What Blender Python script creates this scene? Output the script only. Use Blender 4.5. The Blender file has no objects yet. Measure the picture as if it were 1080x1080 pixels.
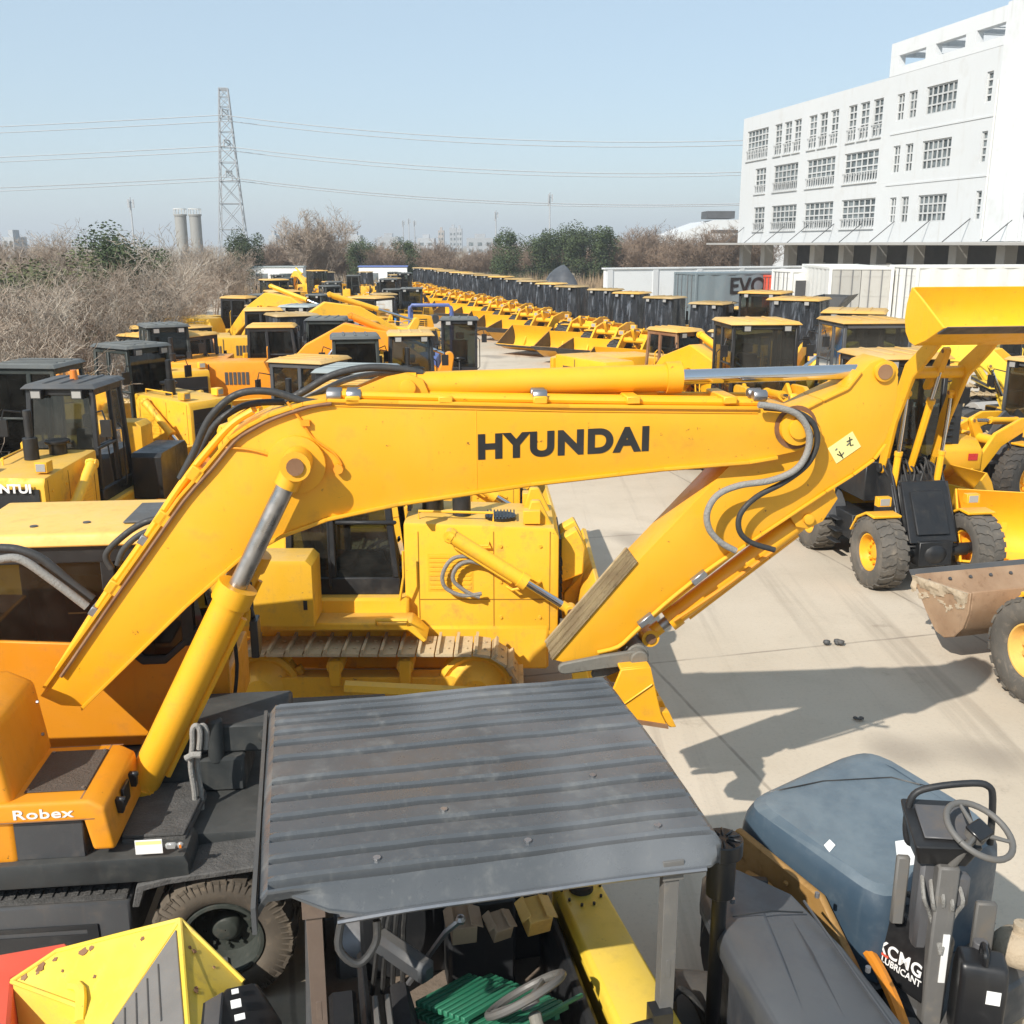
import bpy, bmesh, math, random
from math import sin, cos, tan, atan2, radians, sqrt, pi as PI, hypot
from mathutils import Vector as V, Matrix, noise as mnoise
SC = bpy.context.scene
COL = SC.collection.objects
# ---------------------------------------------------------------- camera geometry (photo measured on a 1080 px grid)
CAM_H = 5.0; PITCH = radians(14.65); FPX = 1080.0
def ray(px, py):
    a = (px-540)/FPX; b = (540-py)/FPX
    return V((a, cos(PITCH)+b*sin(PITCH), -sin(PITCH)+b*cos(PITCH)))
def atz(px, py, z=0.0):
    d = ray(px, py); t = (z-CAM_H)/d.z
    return V((0, 0, CAM_H))+d*t
def aty(px, py, y):
    d = ray(px, py); return V((0, 0, CAM_H))+d*(y/d.y)
class Frame:
    """a machine's own frame: origin, heading (degrees from +x); x forward, y left, z up"""
    def __init__(s, x, y, deg, z=0.0):
        s.o = V((x, y, z)); s.a = radians(deg)
        s.m = Matrix.Translation(s.o) @ Matrix.Rotation(s.a, 4, 'Z'); s.i = s.m.inverted()
    def hit(s, px, py, n, val):
        c = s.i @ V((0, 0, CAM_H)); d = s.i.to_3x3() @ ray(px, py)
        return c+d*((val-c[n])/d[n])
    def xz(s, px, py, yl):
        p = s.hit(px, py, 1, yl); return (p.x, p.z)
    def xy(s, px, py, zl):
        p = s.hit(px, py, 2, zl); return (p.x, p.y)
    def yz(s, px, py, xl):
        p = s.hit(px, py, 0, xl); return (p.y, p.z)
# ---------------------------------------------------------------- mesh builder
class MB:
    def __init__(s): s.v = []; s.f = []; s.m = []
    def add(s, vs, fs, m=0):
        o = len(s.v); s.v += [tuple(v) for v in vs]
        s.f += [[i+o for i in f] for f in fs]; s.m += [m]*len(fs); return s
    def box(s, c, d, R=None, m=0):
        c = V(c); x, y, z = d[0]/2, d[1]/2, d[2]/2
        vs = [V((i*x, j*y, k*z)) for k in (-1, 1) for j in (-1, 1) for i in (-1, 1)]
        if R is not None: vs = [R @ v for v in vs]
        return s.add([v+c for v in vs], [[0, 2, 3, 1], [4, 5, 7, 6], [0, 1, 5, 4], [2, 6, 7, 3], [0, 4, 6, 2], [1, 3, 7, 5]], m)
    def bx(s, x0, x1, y0, y1, z0, z1, m=0):
        return s.box(((x0+x1)/2, (y0+y1)/2, (z0+z1)/2), (x1-x0, y1-y0, z1-z0), None, m)
    def hexa(s, b, t, m=0):
        n = len(b)
        return s.add(list(b)+list(t), [list(range(n))[::-1], list(range(n, 2*n))]+[[i, (i+1) % n, n+(i+1) % n, n+i] for i in range(n)], m)
    def prism(s, pts, a0, a1, m=0, ax='y'):
        """outline swept along an axis: ax y -> pts are (x,z); x -> (y,z); z -> (x,y)"""
        f = {'y': lambda p, a: (p[0], a, p[1]), 'x': lambda p, a: (a, p[0], p[1]), 'z': lambda p, a: (p[0], p[1], a)}[ax]
        return s.hexa([f(p, a0) for p in pts], [f(p, a1) for p in pts], m)
    def frame_axes(s, d):
        d = V(d).normalized(); u = d.cross(V((0, 0, 1)))
        if u.length < 1e-4: u = V((1, 0, 0))
        u.normalize(); return u, d.cross(u).normalized()
    def cyl(s, p0, p1, r0, r1=None, n=14, m=0):
        p0 = V(p0); p1 = V(p1); r1 = r0 if r1 is None else r1
        u, w = s.frame_axes(p1-p0); A = [(cos(2*PI*i/n), sin(2*PI*i/n)) for i in range(n)]
        return s.hexa([p0+(u*c+w*q)*r0 for c, q in A], [p1+(u*c+w*q)*r1 for c, q in A], m)
    def tube(s, pts, r, n=8, m=0, smooth=0, rr=None):
        pts = [V(p) for p in pts]
        if smooth: pts = spline(pts, smooth)
        rings = []; u = None
        for i, p in enumerate(pts):
            d = (pts[min(i+1, len(pts)-1)]-pts[max(i-1, 0)])
            if d.length < 1e-9: d = V((0, 0, 1))
            d.normalize()
            if u is None: u, _ = s.frame_axes(d)
            u = (u-d*u.dot(d))
            if u.length < 1e-6: u, _ = s.frame_axes(d)
            u.normalize(); w = d.cross(u)
            q = r if rr is None else rr(i/(len(pts)-1))
            rings.append([p+(u*cos(2*PI*k/n)+w*sin(2*PI*k/n))*q for k in range(n)])
        return s.loft(rings, m)
    def loft(s, rings, m=0, cap=True, closed=True):
        n = len(rings[0]); vs = [v for r in rings for v in r]; fs = []
        for j in range(len(rings)-1):
            for i in range(n if closed else n-1):
                k = (i+1) % n; fs.append([j*n+i, j*n+k, (j+1)*n+k, (j+1)*n+i])
        if cap and closed: fs += [list(range(n))[::-1], [(len(rings)-1)*n+i for i in range(n)]]
        return s.add(vs, fs, m)
    def lathe(s, prof, o, ax, n=24, m=0, closed=True):
        """profile of (along axis, radius); closed profiles join last to first"""
        o = V(o); d = V(ax).normalized(); u, w = s.frame_axes(d); k = len(prof)
        vs = [o+d*a+(u*cos(2*PI*i/n)+w*sin(2*PI*i/n))*r for i in range(n) for a, r in prof]; fs = []
        for i in range(n):
            j = (i+1) % n
            for q in range(k if closed else k-1):
                t = (q+1) % k; fs.append([i*k+q, i*k+t, j*k+t, j*k+q])
        return s.add(vs, fs, m)
    def slab(s, poly, th, m=0):
        """flat 3-D outline given a thickness along its normal"""
        poly = [V(p) for p in poly]; nrm = V((0, 0, 0))
        for i, p in enumerate(poly): nrm += p.cross(poly[(i+1) % len(poly)])
        nrm.normalize(); return s.hexa([p-nrm*th/2 for p in poly], [p+nrm*th/2 for p in poly], m)
    def ball(s, c, r, n=12, m=0, sc=(1, 1, 1)):
        c = V(c); k = n//2
        rings = [[c+V((sc[0]*r*sin(PI*max(.02, min(.98, j/k)))*cos(2*PI*i/n), sc[1]*r*sin(PI*max(.02, min(.98, j/k)))*sin(2*PI*i/n), -sc[2]*r*cos(PI*j/k))) for i in range(n)] for j in range(k+1)]
        return s.loft(rings, m)
    def mesh(s, name, mats, bevel=0, ang=38, seg=1):
        me = bpy.data.meshes.new(name); me.from_pydata(s.v, [], s.f); me.update()
        if not isinstance(mats, (list, tuple)): mats = [mats]
        for mt in mats: me.materials.append(M[mt] if isinstance(mt, str) else mt)
        me.polygons.foreach_set('material_index', s.m)
        bm = bmesh.new(); bm.from_mesh(me)
        bmesh.ops.recalc_face_normals(bm, faces=bm.faces[:])
        if bevel:
            es = [e for e in bm.edges if len(e.link_faces) == 2 and e.calc_face_angle(0) > radians(32)]
            bmesh.ops.bevel(bm, geom=es, offset=bevel, segments=seg, profile=.6, affect='EDGES', clamp_overlap=True)
        for f in bm.faces: f.smooth = True
        bm.to_mesh(me); bm.free(); me.set_sharp_from_angle(angle=radians(ang)); return me
    def build(s, name, mats, parent=None, bevel=0, ang=38, seg=1):
        return link(name, s.mesh(name, mats, bevel, ang, seg), parent)
def link(name, me, parent=None):
    o = bpy.data.objects.new(name, me); COL.link(o)
    if parent is not None: o.parent = parent
    return o
def spline(p, n):
    out = []
    for i in range(len(p)-1):
        a, b, c, d = p[max(i-1, 0)], p[i], p[i+1], p[min(i+2, len(p)-1)]
        for k in range(n):
            t = k/n
            out.append(.5*((2*b)+(c-a)*t+(2*a-5*b+4*c-d)*t*t+(-a+3*b-3*c+d)*t*t*t))
    out.append(p[-1]); return out
def tag(o, label=None, cat=None, group=None, kind=None):
    for k, v in (('label', label), ('category', cat), ('group', group), ('kind', kind)):
        if v: o[k] = v
    return o
def thing(name, label, cat, fr=None, group=None):
    o = bpy.data.objects.new(name, None); COL.link(o); o.empty_display_size = .2
    if fr is not None: o.location = fr.o; o.rotation_euler = (0, 0, fr.a)
    return tag(o, label, cat, group)
KIDS = {}
def kids_of(o):
    return [c for c in bpy.data.objects if c.parent == o]
def tree_list(o): return [(c, tree_list(c)) for c in kids_of(o)]
def dup(root, kids, fr, label=None, group=None, scale=None):
    r = root.copy(); COL.link(r); r.location = fr.o; r.rotation_euler = (0, 0, fr.a)
    if scale: r.scale = scale
    tag(r, label, None, group)
    def rec(ks, par):
        for c, sub in ks:
            d = c.copy(); COL.link(d); d.parent = par; rec(sub, d)
    rec(kids, r); return r
# ---------------------------------------------------------------- materials
M = {}
def nd(nt, t, **kw):
    n = nt.nodes.new(t)
    for k, v in kw.items():
        if k.startswith('i_'):
            key = k[2:]; n.inputs[int(key) if key.isdigit() else key.replace('_', ' ')].default_value = v
        else: setattr(n, k, v)
    return n
def newmat(name):
    mt = bpy.data.materials.new(name); mt.use_nodes = True; nt = mt.node_tree
    M[name] = mt; return mt, nt, nt.nodes['Principled BSDF'], nt.links.new
def c4(c): return (c[0], c[1], c[2], 1)
def mixc(nt, fac, a, b):
    n = nd(nt, 'ShaderNodeMix', data_type='RGBA'); L = nt.links.new
    if isinstance(fac, (int, float)): n.inputs[0].default_value = fac
    else: L(fac, n.inputs[0])
    for s, i in ((a, 6), (b, 7)):
        if isinstance(s, (tuple, list)): n.inputs[i].default_value = c4(s)
        else: L(s, n.inputs[i])
    return n.outputs[2]
def ramp(nt, src, lo, hi, a=0., b=1.):
    n = nd(nt, 'ShaderNodeMapRange', interpolation_type='SMOOTHSTEP'); n.inputs[1].default_value = lo; n.inputs[2].default_value = hi
    n.inputs[3].default_value = a; n.inputs[4].default_value = b; nt.links.new(src, n.inputs[0]); return n.outputs[0]
def noi(nt, vec, scale, detail=4., rough=.55):
    n = nd(nt, 'ShaderNodeTexNoise', i_Scale=scale, i_Detail=detail, i_Roughness=rough); nt.links.new(vec, n.inputs['Vector']); return n.outputs[0]
def paint(name, col, rough=.42, dirt=.35, dcol=(.20, .14, .08), scale=1.6, metal=0., fade=.25, fcol=None, bump=.03, streak=.3, chip=0., chipcol=(.10, .05, .03)):
    mt, nt, bs, L = newmat(name)
    tc = nd(nt, 'ShaderNodeTexCoord'); oi = nd(nt, 'ShaderNodeObjectInfo')
    ad = nd(nt, 'ShaderNodeVectorMath', operation='ADD'); mu = nd(nt, 'ShaderNodeVectorMath', operation='SCALE'); mu.inputs['Scale'].default_value = 1.0
    cb = nd(nt, 'ShaderNodeCombineXYZ'); m1 = nd(nt, 'ShaderNodeMath', operation='MULTIPLY'); m1.inputs[1].default_value = 37.
    L(oi.outputs['Random'], m1.inputs[0]); L(m1.outputs[0], cb.inputs[0]); L(m1.outputs[0], cb.inputs[2])
    L(tc.outputs['Object'], ad.inputs[0]); L(cb.outputs[0], ad.inputs[1]); vec = ad.outputs[0]
    big = noi(nt, vec, scale*.6, 3); mid = noi(nt, vec, scale*3.2, 6, .65); fine = noi(nt, vec, scale*22, 3, .6)
    mp = nd(nt, 'ShaderNodeMapping'); mp.inputs['Scale'].default_value = (7, 7, .7); L(vec, mp.inputs[0]); st = noi(nt, mp.outputs[0], scale*1.5, 4, .6)
    fcol = fcol or tuple(min(1, c*1.12+.035) for c in col)
    c = mixc(nt, ramp(nt, big, .35, .7, 0, fade), col, fcol)
    hs = nd(nt, 'ShaderNodeHueSaturation'); L(c, hs.inputs['Color']); L(ramp(nt, oi.outputs['Random'], 0, 1, .9, 1.08), hs.inputs['Value']); c = hs.outputs[0]
    c = mixc(nt, ramp(nt, mid, .52, .80, 0, dirt), c, dcol)
    c = mixc(nt, ramp(nt, st, .55, .85, 0, streak*dirt*1.6), c, dcol)
    c = mixc(nt, ramp(nt, fine, .60, .78, 0, dirt*.45), c, dcol)
    if chip:
        ch = noi(nt, vec, scale*9, 8, .75); c = mixc(nt, ramp(nt, ch, .66-chip*.12, .70-chip*.12), c, chipcol)
    L(c, bs.inputs['Base Color'])
    L(ramp(nt, mid, .3, .8, rough*.8, min(1, rough*1.6)), bs.inputs['Roughness']); bs.inputs['Metallic'].default_value = metal
    if bump:
        bp = nd(nt, 'ShaderNodeBump', i_Strength=bump*4, i_Distance=.01); L(mid, bp.inputs['Height']); L(bp.outputs[0], bs.inputs['Normal'])
    return mt
paint('ex_yellow', (.86, .40, .012), .42, .42, (.44, .22, .04), fade=.45, fcol=(.88, .47, .04), chip=.16, chipcol=(.25, .10, .02))
paint('ex_side', (.80, .30, .012), .42, .40, (.34, .15, .04), fade=.4, fcol=(.82, .36, .03), chip=.12, chipcol=(.16, .07, .02))
paint('dozer_yellow', (.84, .46, .024), .52, .62, (.34, .20, .075), fade=.3, chip=.12, chipcol=(.22, .11, .05))
paint('loader_yellow', (.86, .43, .012), .4, .30, (.32, .16, .04), fade=.3, chip=.06)
paint('lemon_yellow', (.84, .58, .05), .45, .35, (.30, .20, .07), fade=.3, chip=.2, chipcol=(.12, .07, .04))
paint('pale_yellow', (.70, .42, .10), .5, .5, (.30, .20, .1), fade=.4)
paint('roof_yellow', (.66, .38, .085), .6, .5, (.28, .19, .10), fade=.6, fcol=(.55, .40, .20))
paint('roof_ochre', (.38, .25, .09), .65, .6, (.20, .15, .09), fade=.8, fcol=(.48, .36, .20))
paint('orange', (.70, .25, .02), .45, .35, fade=.3)
paint('black_paint', (.014, .015, .017), .45, .35, (.09, .08, .065), fade=.4, fcol=(.035, .037, .040))
paint('dark_grey', (.055, .058, .062), .55, .45, (.16, .13, .10), fade=.5)
paint('deck_dark', (.028, .032, .033), .6, .4, (.13, .12, .10), fade=.5)
paint('canopy_grey', (.068, .074, .080), .30, .7, (.20, .20, .19), fade=1., fcol=(.150, .157, .165), scale=1.3, bump=.04, streak=.3)
paint('hood_slate', (.055, .060, .070), .42, .35, (.12, .11, .10), fade=.5, fcol=(.075, .085, .10))
paint('hood_blue', (.040, .068, .10), .42, .4, (.12, .15, .17), fade=.5, fcol=(.06, .095, .13), scale=2.2, bump=.04)
paint('post_brown', (.12, .085, .065), .65, .5, (.22, .16, .11), scale=4, fade=.5)
paint('post_grey', (.13, .125, .118), .6, .5, (.22, .19, .15), scale=4, fade=.5)
paint('cab_green', (.022, .030, .028), .5, .4, (.14, .13, .10), fade=.6, fcol=(.06, .068, .062))
paint('roof_dark', (.055, .062, .066), .6, .5, (.18, .16, .13), fade=.6, fcol=(.10, .11, .11))
paint('roof_light', (.30, .34, .34), .6, .4, (.22, .2, .17), fade=.5)
paint('steel', (.32, .32, .33), .35, .3, (.16, .11, .08), metal=.8)
paint('rust', (.20, .095, .045), .75, .6, (.07, .04, .025), scale=3, fade=.6, fcol=(.32, .19, .10), bump=.1)
paint('track_steel', (.46, .36, .22), .65, .6, (.16, .11, .07), scale=3, fade=.6, fcol=(.58, .46, .28), bump=.08)
paint('mud_bucket', (.25, .155, .09), .65, .6, (.12, .065, .035), scale=2.5, fade=.6, fcol=(.40, .28, .18), bump=.12)
paint('mud', (.46, .37, .26), .95, .7, (.25, .18, .11), scale=8, bump=.3)
paint('worn_lemon', (.80, .56, .055), .5, .6, (.42, .29, .11), scale=2.2, fade=.6, fcol=(.82, .63, .16), bump=.06, streak=.6)
paint('arm_worn', (.30, .22, .12), .75, .8, (.10, .075, .05), scale=5, fade=.9, fcol=(.46, .36, .20), bump=.1)
paint('linkage', (.17, .16, .135), .7, .6, (.09, .075, .06), scale=5, bump=.12)
paint('rusty_orange', (.30, .165, .045), .7, .7, (.10, .05, .02), scale=4, fade=.6, bump=.08)
paint('red_paint', (.62, .085, .045), .5, .35, (.25, .12, .08), fade=.4)
paint('grip', (.075, .073, .07), .9, .6, (.19, .175, .15), scale=14, bump=.4, fade=.6)
paint('grip_brown', (.085, .065, .050), .9, .55, (.18, .14, .11), scale=14, bump=.4)
paint('rubber', (.035, .033, .031), .85, .65, (.17, .135, .10), scale=3, bump=.08, fade=.6, fcol=(.07, .064, .057))
paint('rubber_dusty', (.085, .078, .068), .9, .7, (.27, .225, .17), scale=3, bump=.08, fade=.7, fcol=(.19, .165, .135))
paint('hose', (.030, .030, .030), .6, .45, (.16, .14, .11), scale=8)
paint('hose_braid', (.26, .25, .23), .6, .5, (.10, .09, .08), scale=20, bump=.3)
paint('plastic_black', (.012, .012, .013), .35, .25, (.08, .075, .07))
paint('plastic_grey', (.09, .09, .095), .55, .3)
paint('seat_black', (.02, .02, .022), .7, .3, (.10, .09, .08))
paint('green_plastic', (.020, .16, .085), .5, .35, (.06, .09, .06), scale=5)
paint('cardboard', (.36, .25, .16), .85, .6, (.22, .15, .10), scale=4)
paint('blue_tarp', (.03, .22, .50), .5, .3, (.10, .14, .2), scale=5)
paint('blue_paint', (.10, .15, .38), .5, .4, (.16, .14, .14))
paint('frame_white', (.52, .53, .53), .6, .3, (.3, .3, .29), scale=.5, bump=0)
paint('white_paint', (.80, .80, .78), .5, .2, (.45, .40, .34), scale=.8, fade=.2)
paint('white_cont', (.72, .72, .69), .5, .35, (.40, .34, .27), scale=.7, streak=.8)
paint('grey_cont', (.15, .19, .21), .5, .35, (.30, .28, .25), scale=.7, streak=.7)
paint('door_cont', (.40, .39, .36), .6, .4, (.30, .26, .21), scale=.9, streak=.7)
paint('wall_white', (.62, .64, .65), .85, .45, (.46, .45, .42), scale=.16, fade=.25, streak=1.2, bump=0)
paint('concrete', (.36, .35, .33), .85, .4, (.22, .20, .18), scale=.5)
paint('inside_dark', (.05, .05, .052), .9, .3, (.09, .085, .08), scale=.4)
paint('sticker_white', (.80, .80, .78), .4, .1)
paint('sticker_cream', (.82, .74, .30), .45, .2)
paint('letter_black', (.012, .012, .012), .4, .08)
paint('letter_white', (.78, .78, .77), .5, .12, (.4, .35, .3))
paint('lamp_amber', (.75, .22, .03), .3, .1)
paint('lamp_clear', (.34, .34, .33), .15, .2)
paint('seam_yellow', (.34, .17, .015), .6, .4)
paint('tail_red', (.45, .02, .02), .3, .1)
paint('dial_grey', (.115, .11, .102), .55, .4)
paint('wheel_grey', (.28, .275, .26), .6, .4, (.18, .15, .12), scale=4)
paint('rubber_brown', (.075, .062, .048), .9, .7, (.20, .155, .11), scale=4, bump=.1, fade=.7, fcol=(.14, .115, .085))
paint('wheel_dark', (.035, .042, .036), .6, .6, (.12, .10, .075), scale=5)
paint('dirt_floor', (.16, .125, .095), .95, .6, (.07, .055, .04), scale=5, bump=.3)
paint('far_block', (.36, .38, .40), .8, .2, (.4, .42, .44), scale=.02, bump=0)
paint('far_brown', (.38, .34, .31), .8, .2, (.3, .3, .3), scale=.02, bump=0)
paint('pylon_steel', (.36, .38, .40), .6, .2, bump=0)
paint('wire_grey', (.42, .44, .46), .5, .1, bump=0)
paint('silo', (.30, .30, .285), .8, .4, (.28, .27, .25), scale=.1, bump=0)
def simple(name, col, rough=.5, metal=0.):
    mt, nt, bs, L = newmat(name); bs.inputs['Base Color'].default_value = c4(col); bs.inputs['Roughness'].default_value = rough; bs.inputs['Metallic'].default_value = metal
    tc = nd(nt, 'ShaderNodeTexCoord'); n = noi(nt, tc.outputs['Object'], 9, 5)
    L(ramp(nt, n, .3, .75, rough*.7, min(1, rough*1.6)), bs.inputs['Roughness']); return mt
simple('chrome', (.62, .63, .65), .16, 1.0)
simple('rod_dull', (.40, .38, .36), .32, .9)
simple('mirror', (.6, .62, .64), .08, 1.0)
def glass(name, tint, refl=.10, dust=.15):
    mt, nt, bs, L = newmat(name); nt.nodes.remove(bs); out = nt.nodes['Material Output']
    tr = nd(nt, 'ShaderNodeBsdfTransparent', i_Color=c4(tint)); gl = nd(nt, 'ShaderNodeBsdfGlossy', i_Color=(1, 1, 1, 1), i_Roughness=.04)
    df = nd(nt, 'ShaderNodeBsdfDiffuse', i_Color=(.35, .33, .29, 1)); tc = nd(nt, 'ShaderNodeTexCoord'); n = noi(nt, tc.outputs['Object'], 3.5, 6, .65)
    fr = nd(nt, 'ShaderNodeFresnel', i_IOR=1.4); mm = nd(nt, 'ShaderNodeMath', operation='ADD'); mm.inputs[1].default_value = refl; L(fr.outputs[0], mm.inputs[0])
    m1 = nd(nt, 'ShaderNodeMixShader'); m2 = nd(nt, 'ShaderNodeMixShader')
    L(mm.outputs[0], m1.inputs[0]); L(tr.outputs[0], m1.inputs[1]); L(gl.outputs[0], m1.inputs[2])
    L(ramp(nt, n, .4, .8, dust*.3, dust), m2.inputs[0]); L(m1.outputs[0], m2.inputs[1]); L(df.outputs[0], m2.inputs[2]); L(m2.outputs[0], out.inputs[0])
glass('glass', (.26, .30, .29), .02, .08); glass('glass_dark', (.05, .055, .055), 0., .05)
def dusty_top(name, dust, lo=.35, hi=.85, amt=.8, scale=3.):
    mt = M[name]; nt = mt.node_tree; bs = nt.nodes['Principled BSDF']; L = nt.links.new; src = bs.inputs['Base Color'].links[0].from_socket
    g = nd(nt, 'ShaderNodeNewGeometry'); sp = nd(nt, 'ShaderNodeSeparateXYZ'); L(g.outputs['True Normal'], sp.inputs[0]); tc = nd(nt, 'ShaderNodeTexCoord'); n = noi(nt, tc.outputs['Object'], scale, 7, .7)
    a = ramp(nt, sp.outputs[2], lo, hi, 0, 1); m = nd(nt, 'ShaderNodeMath', operation='MULTIPLY'); L(a, m.inputs[0]); L(ramp(nt, n, .25, .65, .45*amt, amt), m.inputs[1])
    L(mixc(nt, m.outputs[0], src, dust), bs.inputs['Base Color'])
    r0 = bs.inputs['Roughness'].links[0].from_socket; m2 = nd(nt, 'ShaderNodeMath', operation='MAXIMUM'); m3 = nd(nt, 'ShaderNodeMath', operation='MULTIPLY'); m3.inputs[1].default_value = .8; L(m.outputs[0], m3.inputs[0]); L(r0, m2.inputs[0]); L(m3.outputs[0], m2.inputs[1]); L(m2.outputs[0], bs.inputs['Roughness'])
dusty_top('hood_blue', (.20, .245, .27), .4, 1., .62, 2.6); dusty_top('hood_slate', (.095, .098, .10), .5, 1., .7); dusty_top('roof_dark', (.20, .20, .18), .5, 1., .7); dusty_top('dozer_yellow', (.50, .36, .16), .7, 1., .45); dusty_top('deck_dark', (.085, .082, .074), .6, 1., .45); dusty_top('step_dusty' if 'step_dusty' in M else 'dark_grey', (.12, .11, .095), .6, 1., .45); dusty_top('loader_yellow', (.52, .36, .12), .75, 1., .35); dusty_top('lemon_yellow', (.62, .47, .16), .75, 1., .3)
def window_glass():
    mt, nt, bs, L = newmat('building_glass'); tc = nd(nt, 'ShaderNodeTexCoord'); n = noi(nt, tc.outputs['Object'], .9, 3)
    L(mixc(nt, ramp(nt, n, .35, .65), (.05, .065, .07), (.20, .23, .24)), bs.inputs['Base Color']); bs.inputs['Roughness'].default_value = .12
window_glass()
def wrap_mat():
    mt, nt, bs, L = newmat('plastic_wrap'); tc = nd(nt, 'ShaderNodeTexCoord'); oi = nd(nt, 'ShaderNodeObjectInfo')
    mp = nd(nt, 'ShaderNodeMapping'); mp.inputs['Scale'].default_value = (3.2, 3.2, .45); L(tc.outputs['Object'], mp.inputs[0])
    m1 = nd(nt, 'ShaderNodeMath', operation='MULTIPLY'); m1.inputs[1].default_value = 30.; L(oi.outputs['Random'], m1.inputs[0])
    cb = nd(nt, 'ShaderNodeCombineXYZ'); L(m1.outputs[0], cb.inputs[0]); ad = nd(nt, 'ShaderNodeVectorMath', operation='ADD'); L(mp.outputs[0], ad.inputs[0]); L(cb.outputs[0], ad.inputs[1])
    n = noi(nt, ad.outputs[0], 2.4, 5, .65); n2 = noi(nt, tc.outputs['Object'], 2.0, 4)
    L(mixc(nt, ramp(nt, n, .5, .72), (.016, .019, .024), (.14, .16, .19)), bs.inputs['Base Color'])
    L(ramp(nt, n2, .3, .7, .22, .5), bs.inputs['Roughness'])
    bp = nd(nt, 'ShaderNodeBump', i_Strength=.9, i_Distance=.08); L(n, bp.inputs['Height']); L(bp.outputs[0], bs.inputs['Normal'])
wrap_mat()
def bark(name, col, col2):
    mt, nt, bs, L = newmat(name); tc = nd(nt, 'ShaderNodeTexCoord'); oi = nd(nt, 'ShaderNodeObjectInfo'); n = noi(nt, tc.outputs['Object'], 1.3, 5)
    c = mixc(nt, ramp(nt, n, .35, .65), col, col2)
    hs = nd(nt, 'ShaderNodeHueSaturation'); L(c, hs.inputs['Color']); L(ramp(nt, oi.outputs['Random'], 0, 1, .75, 1.25), hs.inputs['Value']); L(hs.outputs[0], bs.inputs['Base Color']); bs.inputs['Roughness'].default_value = .9
bark('twig', (.20, .15, .11), (.36, .295, .235)); bark('twig_far', (.20, .14, .10), (.27, .20, .145)); bark('reed', (.42, .31, .19), (.34, .24, .15))
bark('branch_pale', (.24, .20, .16), (.38, .33, .27)); bark('leaf_dark', (.032, .052, .020), (.070, .095, .036)); bark('leaf_olive', (.085, .095, .042), (.12, .125, .060)); bark('trunk', (.12, .09, .07), (.20, .16, .13))
def ground_mat():
    mt, nt, bs, L = newmat('ground_concrete'); tc = nd(nt, 'ShaderNodeTexCoord'); v = tc.outputs['Object']
    a = noi(nt, v, .16, 4, .6); b = noi(nt, v, 1.1, 6, .65); f = noi(nt, v, 22, 4, .7); s = noi(nt, v, .55, 7, .7)
    c = mixc(nt, ramp(nt, a, .35, .65), (.49, .42, .325), (.57, .495, .395))
    c = mixc(nt, ramp(nt, b, .45, .8, 0, .4), c, (.37, .31, .235))
    c = mixc(nt, ramp(nt, f, .5, .8, 0, .35), c, (.27, .225, .18))
    c = mixc(nt, ramp(nt, s, .62, .70, 0, .45), c, (.20, .165, .13))
    o1 = noi(nt, v, .33, 2, .5); c = mixc(nt, ramp(nt, o1, .62, .70, 0, .5), c, (.17, .14, .115))
    mp2 = nd(nt, 'ShaderNodeMapping'); mp2.inputs['Scale'].default_value = (1.6, .05, 1); mp2.inputs['Rotation'].default_value = (0, 0, radians(-16)); L(v, mp2.inputs[0]); tm = noi(nt, mp2.outputs[0], 1.4, 5, .6); c = mixc(nt, ramp(nt, tm, .54, .72, 0, .5), c, (.27, .225, .175))
    # slab joints: two rotated families of thin dark lines with ragged fill
    rt = nd(nt, 'ShaderNodeMapping'); rt.inputs['Rotation'].default_value = (0, 0, radians(-14)); L(v, rt.inputs[0])
    wob = nd(nt, 'ShaderNodeVectorMath', operation='SCALE'); wob.inputs['Scale'].default_value = .03
    nb = nd(nt, 'ShaderNodeTexNoise', i_Scale=3., i_Detail=3.); L(v, nb.inputs['Vector']); L(nb.outputs['Color'], wob.inputs[0])
    ad = nd(nt, 'ShaderNodeVectorMath', operation='ADD'); L(rt.outputs[0], ad.inputs[0]); L(wob.outputs[0], ad.inputs[1])
    sx = nd(nt, 'ShaderNodeSeparateXYZ'); L(ad.outputs[0], sx.inputs[0])
    lines = None
    for out, per in ((sx.outputs[0], 4.5), (sx.outputs[1], 5.5)):
        pp = nd(nt, 'ShaderNodeMath', operation='PINGPONG'); pp.inputs[1].default_value = per/2; L(out, pp.inputs[0])
        q = ramp(nt, pp.outputs[0], .008, .03, .65, 0)
        if lines is None: lines = q
        else:
            mx = nd(nt, 'ShaderNodeMath', operation='MAXIMUM'); L(lines, mx.inputs[0]); L(q, mx.inputs[1]); lines = mx.outputs[0]
    br = nd(nt, 'ShaderNodeMath', operation='MULTIPLY'); L(lines, br.inputs[0]); L(ramp(nt, b, .3, .6, .3, 1), br.inputs[1])
    c = mixc(nt, br.outputs[0], c, (.20, .165, .13))
    L(c, bs.inputs['Base Color']); L(ramp(nt, b, .3, .7, .75, .95), bs.inputs['Roughness'])
    bp = nd(nt, 'ShaderNodeBump', i_Strength=.25, i_Distance=.01); L(f, bp.inputs['Height']); L(bp.outputs[0], bs.inputs['Normal'])
    mt, nt, bs, L = newmat('field_dirt'); tc = nd(nt, 'ShaderNodeTexCoord'); v = tc.outputs['Object']; a = noi(nt, v, .08, 6, .6); b = noi(nt, v, 2.2, 5)
    c = mixc(nt, ramp(nt, a, .35, .65), (.22, .165, .11), (.30, .245, .16)); c = mixc(nt, ramp(nt, b, .45, .75, 0, .5), c, (.14, .105, .07)); L(c, bs.inputs['Base Color']); bs.inputs['Roughness'].default_value = 1
ground_mat()
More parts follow.
